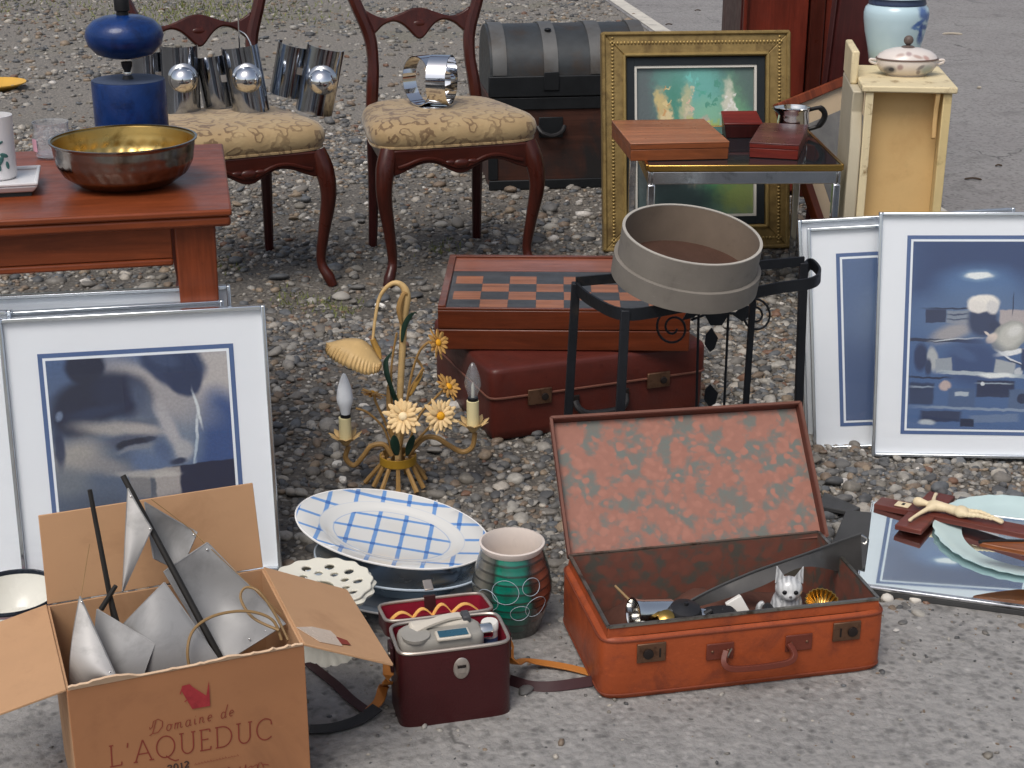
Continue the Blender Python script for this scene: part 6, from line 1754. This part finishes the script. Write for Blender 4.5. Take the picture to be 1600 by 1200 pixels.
# cloth heap that carries the small things
MB_ = MB()
nx_, ny_ = 24, 14
vs, fs = [], []
for i in range(nx_ + 1):
    for j in range(ny_ + 1):
        x = (-.5 + i / nx_) * (IW - .028); y = (-.5 + j / ny_) * (ID - .03)
        h = .062 - .12 * y + .012 * math.sin(x * 31 + y * 20) + .008 * math.sin(x * 57 - y * 44)
        edge_ = min(1, 6 * min(i / nx_, 1 - i / nx_), 6 * min(j / ny_, 1 - j / ny_))
        vs.append((x, y, .012 + h * edge_))
for i in range(nx_):
    for j in range(ny_):
        a = i * (ny_ + 1) + j
        fs.append((a, a + ny_ + 1, a + ny_ + 2, a + 1))
mat('brown_cloth', S(84, 54, 44), .9, var=.3, scale=20, bump=.3)
cl = MB().add(vs, fs).xf(T0).build('brown_cloth', 'brown_cloth', smooth=70, clean=False)
cl.location = osc.location; cl.rotation_euler = osc.rotation_euler
tag(cl, 'crumpled brown cloth under the odds and ends in the orange suitcase', 'cloth')
# long dark blade across the corner
o = A(1250, 880, 2.42)
b = thing('old_scythe', 'long dark curved scythe blade sticking out over the suitcase corner', 'scythe', o)
up_ = [(1062, 948, 2.36), (1110, 922, 2.37), (1180, 892, 2.40), (1250, 868, 2.44), (1310, 846, 2.48), (1345, 834, 2.50)]
dn_ = [(1066, 952, 2.36), (1120, 938, 2.365), (1190, 914, 2.385), (1255, 884, 2.42), (1318, 892, 2.49), (1347, 888, 2.52)]
U, Dn = sub([A(*p) - o for p in up_], 5), sub([A(*p) - o for p in dn_], 5)
vs, fs = [], []
th = Vector((0, .0022, .0012))
for a, b2 in zip(U, Dn):
    vs += [a - th, b2 - th, b2 + th, a + th]
for i in range(len(U) - 1):
    fs += [(i * 4 + k, i * 4 + (k + 1) % 4, (i + 1) * 4 + (k + 1) % 4, (i + 1) * 4 + k) for k in range(4)]
fs += [(0, 1, 2, 3), tuple(range((len(U) - 1) * 4, len(U) * 4))]
MB().add(vs, fs).build('blade', 'slate_blade', b, smooth=35)
MB().tube([p + Vector((0, -.002, .001)) for p in U], .0022, 6).build('spine', 'slate_dark', b)
MB().tube(sub([A(1345, 836, 2.5) - o, A(1354, 842, 2.5) - o, A(1352, 850, 2.5) - o, A(1346, 847, 2.5) - o], 4), .0018, 6).build('ring', 'silver', b)
# dark slabs on the stones behind it
def slab(name, label, corners, z, th, m_, rim=0.):
    P = [G(x, y, z + dz) for x, y, dz in corners]
    o_ = P[0].copy(); o_.z = z
    b = thing(name, label, 'slab', o_, 0, 'dark slabs beside the suitcase')
    Q = [p - o_ for p in P]
    MB().hexa([q_ - Vector((0, 0, th)) for q_ in Q], Q).build('slab', m_, b, bevel=.002)
    return b
slab('dark_folder', 'dark grey folder standing between the suitcase and the mirror', [(1292, 868, .015), (1352, 886, .015), (1362, 800, .05), (1322, 796, .05)], .015, .006, 'slate_dark')
slab('slate_piece', 'bluish slate piece lying on the stones by the suitcase lid', [(1278, 790, .0), (1330, 800, .0), (1345, 793, .0), (1288, 768, .0)], .024, .010, 'slate_dark')

# ---------------------------------------------------------------- mirror tray, dish and crucifix
q0 = G(1340, 912, .025); q1 = G(1600, 938, .025)
mz = -17
c = thing('mirror', 'frameless mirror lying flat on the stones at the right', 'mirror', (q0.x, q0.y, 0), mz, rx=2.5)
MW, MD, MZ = .56, .36, .022
MB().box(0, MW, 0, MD, .004, MZ - .006).build('backing', 'slate_dark', c, bevel=.002)
MB().box(-.001, MW + .001, -.001, .010, MZ - .0055, MZ + .002).build('edge_strip', 'chrome_worn', c, bevel=.002)
MB().box(.0, MW, .0105, MD, MZ - .0055, MZ - .001).build('mirror_glass', 'mirror_face', c, smooth=0)
for x0, x1, y0, y1 in ((-.004, -.0005, -.001, MD + .003), (MW + .0005, MW + .004, -.001, MD + .003), (0, MW, MD + .0003, MD + .003)):
    MB().box(x0, x1, y0, y1, .004, MZ + .0005).build('edge_strip', 'chrome_worn', c, bevel=.001)
MB().tube([(.0, -.001, MZ), (MW, -.001, MZ)], .0018, 6).build('front_bead', 'chrome', c)
# opal glass dish on the mirror
q = G(1578, 838, .035)
c = thing('opal_dish', 'large pale opal glass dish with frosted rim on the mirror', 'dish', (q.x + .02, q.y, .0255), 0, rx=2.5, ry=0)
MB().lathe([(0, .0), (.105, .0), (.115, .003), (.15, .008), (.168, .013), (.17, .016), (.165, .016), (.14, .010), (.11, .006), (0, .005)], 72, fn=lambda a, i, z: 1 + (.012 * math.cos(30 * a) if z > .0125 else 0)).build('dish', 'opal_dish', c)
# crucifix lying on the dish rim and mirror
o = G(1462, 808, .040)
hd, ft = G(1368, 797, .034), G(1640, 852, .052)
ax_ = (ft - hd).normalized()
ay_ = Vector((0, 0, 1)).cross(ax_).normalized()
az_ = ax_.cross(ay_)
c = thing('crucifix', 'dark wooden crucifix with ivory figure lying across the glass dish', 'crucifix')
c.matrix_world = Matrix(((ax_.x, ay_.x, az_.x, o.x), (ax_.y, ay_.y, az_.y, o.y), (ax_.z, ay_.z, az_.z, o.z), (0, 0, 0, 1)))
MB().box(-.125, .30, -.022, .022, 0, .012).build('shaft', 'cross_wood', c, bevel=.002)
a0c = -.022
MB().box(a0c - .028, a0c + .028, -.100, -.0225, .0005, .0115).build('arm', 'cross_wood', c, bevel=.002)
MB().box(a0c - .028, a0c + .028, .0225, .100, .0005, .0115).build('arm', 'cross_wood', c, bevel=.002)
pl_ = MB().box(-.085, -.055, -.012, .012, .0122, .0145).build('title_plate', 'ivory', c, bevel=.001)
MB().box(-.072, -.066, -.005, .005, .0147, .0152).build('plate_mark', 'lock_dark', pl_)
# figure: one continuous body
zc = .022
bp = [(.045, 0, zc), (.02, .002, zc + .002), (-.004, 0, zc + .003), (-.017, 0, zc + .004), (-.034, -.004, zc + .006),     # pelvis, belly, chest, neck, head
      (-.012, .018, zc), (-.020, .042, zc - .002), (-.026, .066, zc - .004), (-.027, .076, zc - .005),
      (-.012, -.018, zc), (-.020, -.042, zc - .002), (-.026, -.066, zc - .004), (-.027, -.076, zc - .005),
      (.055, .008, zc), (.088, .009, zc + .004), (.122, .004, zc), (.134, .003, zc - .004),
      (.055, -.008, zc), (.088, -.009, zc + .004), (.122, -.003, zc), (.134, -.002, zc - .004)]
be = [(0, 1), (1, 2), (2, 3), (3, 4), (2, 5), (5, 6), (6, 7), (7, 8), (2, 9), (9, 10), (10, 11), (11, 12), (0, 13), (13, 14), (14, 15), (15, 16), (0, 17), (17, 18), (18, 19), (19, 20)]
br_ = [.012, .0105, .0135, .006, .0105, .006, .0048, .004, .0045, .006, .0048, .004, .0045, .008, .006, .0042, .0045, .008, .006, .0042, .0045]
# build the body surface from tapered limbs fused into one mesh
m = MB()
for a, b_ in be:
    pa, pb = Vector(bp[a]), Vector(bp[b_])
    for k in range(5):
        f = k / 4; r_ = br_[a] * (1 - f) + br_[b_] * f
        p = pa.lerp(pb, f); m.ball(p, r_, r_, r_ * .9, 10, 6)
m.ball((-.036, -.004, zc + .006), .0125, .0095, .0105, 14, 10)
m.ball((.052, 0, zc + .001), .016, .0165, .0125, 14, 10)
fig = m.build('figure', 'ivory', c)
rm = fig.modifiers.new('fuse', 'REMESH'); rm.mode = 'VOXEL'; rm.voxel_size = .0016; rm.use_smooth_shade = True
sm = fig.modifiers.new('soft', 'SMOOTH'); sm.iterations = 4
# pointed wooden piece beside the dish
o = G(1600, 862, .075)
b = thing('wooden_shuttle', 'pointed orange wooden shuttle with black edge lying on the glass dish', 'shuttle', o, -8, ry=3)
sh_ = [(-.085, 0), (-.05, .012), (0, .024), (.06, .026), (.12, .014), (.15, 0), (.12, -.012), (.06, -.02), (0, -.018), (-.05, -.009)]
MB().prism(sh_, 'z', 0, .010).build('body', 'orange_wood', b, bevel=.002)
MB().tube([(p[0], p[1] + .001, .010) for p in sh_[:6]], .004, 6).build('black_edge', 'leather_black', b)

# ---------------------------------------------------------------- enamel bowl at the left edge
q = G(12, 1000)
c = thing('enamel_bowl', 'white enamel bowl with black rim behind the left box flap', 'bowl', (q.x, q.y + .05, 0))
ze = A(12, 925, q.y + .05).z
MB().lathe([(0, .002), (.05, .002), (.055, .006), (.075, ze * .5), (.083, ze - .006)], 56).build('bowl', 'pink_china', c)
MB().lathe([(.082, ze - .004), (.074, ze * .5), (.05, .012), (0, .010)], 56).build('inside', 'enamel', c)
MB().lathe([(.0815, ze - .005), (.0855, ze - .005), (.087, ze - .001), (.0855, ze + .003), (.0825, ze + .002), (.0815, ze - .005)], 56).build('rim', 'enamel_black', c)
MB().lathe([(.0835, ze - .018), (.0855, ze - .014), (.0845, ze - .010)], 56).build('lower_line', 'enamel', c)

# ---------------------------------------------------------------- cardboard wine box
BZ = .262
fl0, fr0 = G(104, 1080, BZ), G(470, 1000, BZ)
bz_ = math.degrees(math.atan2(fr0.y - fl0.y, fr0.x - fl0.x)) - 3.0
BW, BD = (fr0 - fl0).length, .262
c = thing('cardboard_box', 'open brown cardboard wine box with red lettering, tin ship inside', 'box', (fl0.x, fl0.y, 0), bz_)
bx = c
TK = .004
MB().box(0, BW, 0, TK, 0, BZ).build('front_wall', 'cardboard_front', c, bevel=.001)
MB().box(0, BW, BD - TK, BD, 0, BZ).build('back_wall', 'cardboard', c, bevel=.001)
MB().box(0, TK, TK + .0003, BD - TK - .0003, 0, BZ).build('side_wall', 'cardboard', c, bevel=.001)
MB().box(BW - TK, BW, TK + .0003, BD - TK - .0003, 0, BZ).build('side_wall', 'cardboard', c, bevel=.001)
MB().box(TK + .0003, BW - TK - .0003, TK + .0003, BD - TK - .0003, .002, .006).build('bottom', 'cardboard', c)
def flap(name, M_, w, l, m_='cardboard', trim=.0):
    """w along the hinge, l outwards"""
    MB().prism([(.001, 0), (w - .001, 0), (w - .004 - trim, l), (.004, l)], 'z', -TK / 2, TK / 2).xf(M_).build(name, m_, c, bevel=.001)
flap('back_flap', Matrix.Translation((0, BD - .002, BZ + .003)) @ Matrix.Rotation(R(80), 4, 'X'), BW, .140)
flap('side_flap', Matrix.Translation((.0, 0, BZ + .001)) @ Matrix.Rotation(R(90), 4, 'Z') @ Matrix.Rotation(R(-12), 4, 'X'), BD, .150)
flap('side_flap', Matrix.Translation((BW, BD, BZ + .001)) @ Matrix.Rotation(R(-90), 4, 'Z') @ Matrix.Rotation(R(-26), 4, 'X'), BD, .150)
# torn stump of the front flap
vs, fs = [], []
nn = 60
rs_ = random.Random(3)
hprev = .006
for i in range(nn + 1):
    x = .002 + (BW - .004) * i / nn
    hprev = max(.002, min(.014, hprev + rs_.gauss(0, .0022)))
    h = hprev * (1 + 1.2 * max(0, i / nn - .75))
    for y, z in ((-.0005, -.001), (-.0015 - h * .35, h * .8), (.0025 - h * .35, h * .8 + .0008), (.0035, -.001)):
        vs.append((x, y, BZ + .0015 + z))
for i in range(nn):
    fs += [(i * 4 + k, i * 4 + k + 1, (i + 1) * 4 + k + 1, (i + 1) * 4 + k) for k in range(3)]
MB().add(vs, fs).build('torn_edge', 'cardboard_torn', c, smooth=50, clean=False)
# strip of packing tape on the right flap
MF = Matrix.Translation((BW, BD, BZ + .001)) @ Matrix.Rotation(R(-90), 4, 'Z') @ Matrix.Rotation(R(-26), 4, 'X')
tp = [(BD - .052, -.035), (BD - .05, .0), (BD - .066, .03), (BD - .068, .062), (BD - .045, .07), (BD - .022, .068), (BD - .018, .03), (BD - .02, -.03)]
MB().prism(tp[1:7], 'z', TK / 2 + .0006, TK / 2 + .0014).xf(MF).build('packing_tape', 'tape', c, smooth=0)
MB().prism([(BD - .05, .066), (BD - .046, .083), (BD - .032, .085), (BD - .028, .068)], 'z', TK / 2 + .0016, TK / 2 + .002).xf(MF).build('tape_print', 'ink_red', c, smooth=0)

# ---- printing on the front: drawn with strokes
def front(px, py):
    a = R(bz_); n_ = Vector((math.sin(a), -math.cos(a), 0)); d = ray(px, py)
    s = (fl0 - Vector((0, 0, CAM_H))).dot(n_) / d.dot(n_)
    p = Vector((0, 0, CAM_H)) + d * s - Vector((fl0.x, fl0.y, 0))
    return p.x * math.cos(a) + p.y * math.sin(a), p.z
depth = [.0006]
def stroke(m, pts, w0, w1=None, closed=False):
    """a flat pen stroke on the front wall"""
    P = [Vector((p[0], p[1])) for p in pts]; n_ = len(P); vs = []
    depth[0] += .000012
    for i, p in enumerate(P):
        t_ = (P[min(i + 1, n_ - 1)] - P[max(i - 1, 0)])
        t_ = t_.normalized() if t_.length > 0 else Vector((1, 0))
        nn_ = Vector((-t_.y, t_.x)); w = (w0 + ((w1 if w1 is not None else w0) - w0) * i / (n_ - 1)) / 2
        vs += [(p.x + nn_.x * w, -depth[0], p.y + nn_.y * w), (p.x - nn_.x * w, -depth[0], p.y - nn_.y * w)]
    m.add(vs, [(2 * i, 2 * i + 1, 2 * i + 3, 2 * i + 2) for i in range(n_ - 1)])
def arc_pts(cx, cy, rx, ry, a0, a1, n_=18):
    return [(cx + rx * math.cos(R(a0 + (a1 - a0) * k / n_)), cy + ry * math.sin(R(a0 + (a1 - a0) * k / n_))) for k in range(n_ + 1)]
SER = .07
GLY = {
    'L': (.62, [[(.1, 0), (.1, 1)], [(.0, 1), (.22, 1)], [(.0, 0), (.58, 0)], [(.58, 0), (.6, .16)]]),
    "'": (.28, [[(.12, .78), (.16, 1)]]),
    'A': (.95, [[(.06, 0), (.46, 1.03)], [(.46, 1.03), (.88, 0)], [(.2, .36), (.73, .36)], [(-.04, 0), (.17, 0)], [(.76, 0), (1., 0)]]),
    'Q': (1.05, [arc_pts(.5, .5, .46, .52, 0, 360, 30), [(.5, .06), (.7, -.12), (.95, -.26), (1.15, -.24)]]),
    'U': (.88, [[(.12, 1), (.12, .35)] + arc_pts(.42, .33, .30, .34, 180, 360, 14) + [(.72, 1)], [(0, 1), (.24, 1)], [(.62, 1), (.84, 1)]]),
    'E': (.66, [[(.1, 0), (.1, 1)], [(.0, 1), (.54, 1)], [(.54, 1), (.55, .86)], [(.1, .52), (.46, .52)], [(.0, 0), (.56, 0)], [(.56, 0), (.58, .15)]]),
    'D': (.95, [[(.1, 0), (.1, 1)], [(.0, 1), (.35, 1)] + arc_pts(.35, .5, .5, .5, 90, -90, 20) + [(.0, 0)]]),
    'C': (.86, [arc_pts(.5, .5, .46, .52, 48, 312, 26), [(.81, .86), (.82, .7)]]),
    '2': (.62, [arc_pts(.27, .72, .24, .27, 160, -30, 14) + [(.02, .02)], [(.02, .03), (.54, .03)]]),
    '0': (.64, [arc_pts(.28, .5, .24, .5, 0, 360, 24)]),
    '1': (.40, [[(.05, .8), (.2, .98), (.2, 0)], [(.04, 0), (.36, 0)]]),
    'n': (.50, [[(.05, .48), (.06, 0)], [(.06, .3), (.16, .45), (.28, .44), (.31, .3), (.31, .08), (.38, .0), (.46, .06)]]),
    'm': (.72, [[(.05, .48), (.06, 0)], [(.06, .3), (.14, .45), (.24, .44), (.27, .3), (.27, 0)], [(.27, .3), (.36, .45), (.47, .44), (.5, .3), (.5, .08), (.58, 0), (.68, .06)]]),
    'o': (.46, [arc_pts(.2, .23, .17, .24, 0, 360, 18), [(.3, .42), (.4, .38), (.46, .42)]]),
    'a': (.50, [arc_pts(.2, .23, .17, .24, 30, 360, 18), [(.36, .47), (.35, .1), (.42, 0), (.5, .06)]]),
    'i': (.26, [[(.06, .46), (.08, .1), (.14, 0), (.24, .06)], [(.08, .62), (.1, .66)]]),
    'e': (.42, [[(.05, .22), (.33, .28)] + arc_pts(.2, .25, .15, .23, 15, 310, 18)]),
    'd': (.50, [arc_pts(.2, .23, .17, .24, 30, 360, 18), [(.46, 1.0), (.38, .6), (.35, .1), (.42, 0), (.5, .06)]]),
    'S': (1.0, [[(.25, .95), (.18, .5), (.1, .06)], [(.02, .55), (.05, .95), (.4, 1.06), (.78, .82), (.82, .4), (.5, .02), (.1, .04), (-.12, -.08)], [(.02, .55), (-.15, .4), (-.2, .6)]]),
}
def write(text, p0, p1, size, m_, name, thin, spread=1.0, slant=0.):
    """text from pixel p0 to p1 along the baseline"""
    a, b_ = Vector(front(*p0)), Vector(front(*p1))
    ux = (b_ - a); total = ux.length; ux = ux.normalized(); uy = Vector((-ux.y, ux.x))
    adv = sum(GLY[ch][0] + .16 if ch != ' ' else .5 for ch in text)
    k = total / adv
    m = MB(); x = 0.
    for ch in text:
        if ch == ' ':
            x += .5; continue
        w, strokes = GLY[ch]
        for st in strokes:
            pts = []
            for (px_, py_) in st:
                q_ = a + ux * ((x + px_ + slant * py_) * k) + uy * (py_ * size)
                pts.append((q_.x, q_.y))
            stroke(m, pts, thin)
        x += w + .16
    return m.build(name, m_, bx, smooth=0, clean=False)
write("L'AQUEDUC", (172, 1198), (430, 1152), .034, 'ink_red', 'title_lettering', .0019)
write('Somaine de', (236, 1147), (368, 1117), .021, 'ink_red', 'script_lettering', .0012, slant=.25)
write('2012', (262, 1205), (298, 1197), .010, 'ink_black', 'year_lettering', .0022)
m = MB()
rs_ = random.Random(5)
a, b_ = Vector(front(304, 1195)), Vector(front(374, 1180))
for k in range(15):
    p = a.lerp(b_, k / 15); q_ = a.lerp(b_, (k + .7) / 15); h = rs_.uniform(.001, .004)
    stroke(m, [(p.x, p.y), (p.lerp(q_, .5).x, p.y + h), (q_.x, q_.y)], .0007)
m.build('small_print', 'ink_red', bx, smooth=0, clean=False)
# red crest: an arched block with a tall stroke at its right
m = MB()
cpt = [(283, 1078), (284, 1071), (296, 1068), (300, 1072), (322, 1086), (326, 1063), (328, 1102), (300, 1107), (290, 1090)]
P = [front(*p) for p in cpt]
depth[0] += .0002
m.add([(p[0], -depth[0], p[1]) for p in P], [tuple(range(len(P)))])
for pts in ([(281, 1084), (285, 1072), (297, 1070), (304, 1082)], [(292, 1092), (310, 1084), (326, 1092)], [(288, 1096), (300, 1086), (312, 1100)]):
    stroke(m, [front(*p) for p in pts], .0016)
m.build('crest', 'ink_crest', bx, smooth=0, clean=False)
# bottom script line, partly below the picture edge
m = MB()
a, b_ = Vector(front(325, 1206)), Vector(front(418, 1194)); pts = []
for k in range(60):
    p = a.lerp(b_, k / 59); pts.append((p.x + .002 * math.sin(k * 1.1), p.y + .0035 * math.sin(k * 1.25) * (1 + .8 * math.sin(k * .4))))
stroke(m, pts, .0012)
m.build('script_lettering', 'ink_red', bx, smooth=0, clean=False)

# ---------------------------------------------------------------- tin ship in the box
o = A(230, 1040, 2.0); o.z = .012
c = thing('tin_ship', 'model sailing ship with grey tin sails standing in the cardboard box', 'model ship', o)
def K(px, py, Y):
    return A(px, py, Y) - o
def sail(nm, pts, bul, bright=False):
    P = [K(*p) for p in pts]
    if len(P) == 3:
        P.append(P[2].lerp(P[0], .02))
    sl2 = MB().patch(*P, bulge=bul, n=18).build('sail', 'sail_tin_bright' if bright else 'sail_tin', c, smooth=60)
    nr_ = (P[2] - P[0]).cross(P[3] - P[1]).normalized()
    def on(u, w):
        p_ = P[0] * (1 - u) * (1 - w) + P[1] * u * (1 - w) + P[2] * u * w + P[3] * (1 - u) * w
        return p_ + nr_ * bul * math.sin(PI * u) * (.4 + .6 * math.sin(PI * w))
    lp = [on(k / 10, 0) for k in range(11)] + [on(1, k / 10) for k in range(1, 11)] + [on(1 - k / 10, 1) for k in range(1, 11)] + [on(0, 1 - k / 10) for k in range(1, 10)]
    MB().tube(lp + [lp[0]], .0013, 5).build('hem', 'sail_tin', sl2)
    return sl2
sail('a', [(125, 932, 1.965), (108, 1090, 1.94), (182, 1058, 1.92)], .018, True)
sail('b', [(152, 952, 1.99), (146, 1090, 1.965), (215, 1090, 1.945), (242, 1006, 1.97)], .016)
sail('c', [(257, 910, 2.02), (184, 985, 2.0), (190, 1090, 1.96), (345, 1036, 1.985)], .024)
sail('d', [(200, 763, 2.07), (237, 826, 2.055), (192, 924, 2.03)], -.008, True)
sail('e', [(226, 785, 2.09), (308, 832, 2.10), (282, 892, 2.075), (240, 872, 2.06)], .020)
sail('f', [(324, 848, 2.09), (446, 975, 2.03), (342, 1040, 2.0), (256, 893, 2.05)], .032)
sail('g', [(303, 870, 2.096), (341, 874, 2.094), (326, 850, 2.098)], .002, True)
for a_, b2, r_ in (((140, 765, 2.04), (182, 985, 2.0), .0042), ((192, 743, 2.09), (345, 1030, 2.0), .0055), ((181, 915, 2.0), (158, 952, 1.99), .0042), ((172, 930, 2.0), (186, 985, 1.99), .004)):
    p_, q_ = K(*a_), K(*b2)
    MB().tube([p_, q_], [r_ * .8, r_], 8).build('mast', 'mast_black', c)
for a_, b2 in (((236, 780, 2.09), (305, 832, 2.1)), ((140, 850, 2.03), (126, 935, 1.97)), ((304, 832, 2.1), (322, 852, 2.09)), ((300, 830, 2.1), (440, 960, 2.04))):
    MB().tube([K(*a_), K(*b2)], .0006, 5).build('rigging', 'cane', c)
for (px, py, Y) in ((205, 775, 2.065), (235, 826, 2.05), (303, 835, 2.095), (128, 940, 1.96), (172, 1050, 1.92), (324, 858, 2.085), (415, 985, 2.03), (390, 998, 2.02)):
    m = MB(); m.ball(K(px, py, Y) + Vector((0, -.002, 0)), .0018, .0012, .0018, 8, 6); m.build('rivet', 'silver', c)
# hull below, dark wood
hl = []
ca, cb = K(110, 1130, 1.92), K(430, 1050, 2.04)
d_ = (cb - ca); ln_ = d_.length; d_.normalize(); sd_ = Vector((-d_.y, d_.x, 0)).normalized()
vs, fs = [], []
N_ = 16
for i in range(N_ + 1):
    f = i / N_; w = .034 * math.sin(PI * min(max(f, .03), .97)) ** .6
    z = .10 + .015 * (2 * f - 1) ** 2
    p = ca + d_ * (ln_ * f)
    for s, zz in ((-1, z), (-.8, z - .03), (0, z - .06), (.8, z - .03), (1, z)):
        vs.append((p.x + sd_.x * w * s, p.y + sd_.y * w * s, zz))
for i in range(N_):
    for k in range(4):
        fs.append((i * 5 + k, (i + 1) * 5 + k, (i + 1) * 5 + k + 1, i * 5 + k + 1))
    fs.append((i * 5, i * 5 + 4, (i + 1) * 5 + 4, (i + 1) * 5))
MB().add(vs, fs).build('hull', 'mahogany_dark', c, smooth=50)
# foot that carries the hull on the box bottom
pm = ca.lerp(cb, .5)
MB().box(pm.x - .02, pm.x + .02, pm.y - .012, pm.y + .012, -.005, .06).build('stand', 'mahogany_dark', c)
# loops of cane in front of the sails
for k, pts in enumerate(([(440, 1000, 1.99), (425, 968, 2.0), (385, 955, 2.0), (335, 962, 1.99), (302, 985, 1.98), (293, 1020, 1.96), (300, 1060, 1.95)], [(450, 1000, 2.0), (430, 960, 2.02), (405, 925, 2.03), (384, 918, 2.04), (376, 935, 2.03), (395, 965, 2.01), (436, 985, 1.99)])):
    o2 = A(*pts[0])
    b = thing('cane_hoop', ['tan cane hoop bent across the tin sails in the box', 'narrow loop of cane at the right inside the cardboard box'][k], 'cane', o2, group='cane loops in the box')
    MB().tube(sub([A(*p) - o2 for p in pts], 6), .0022, 6).build('cane', 'cane', b)
bpy.context.view_layer.update()
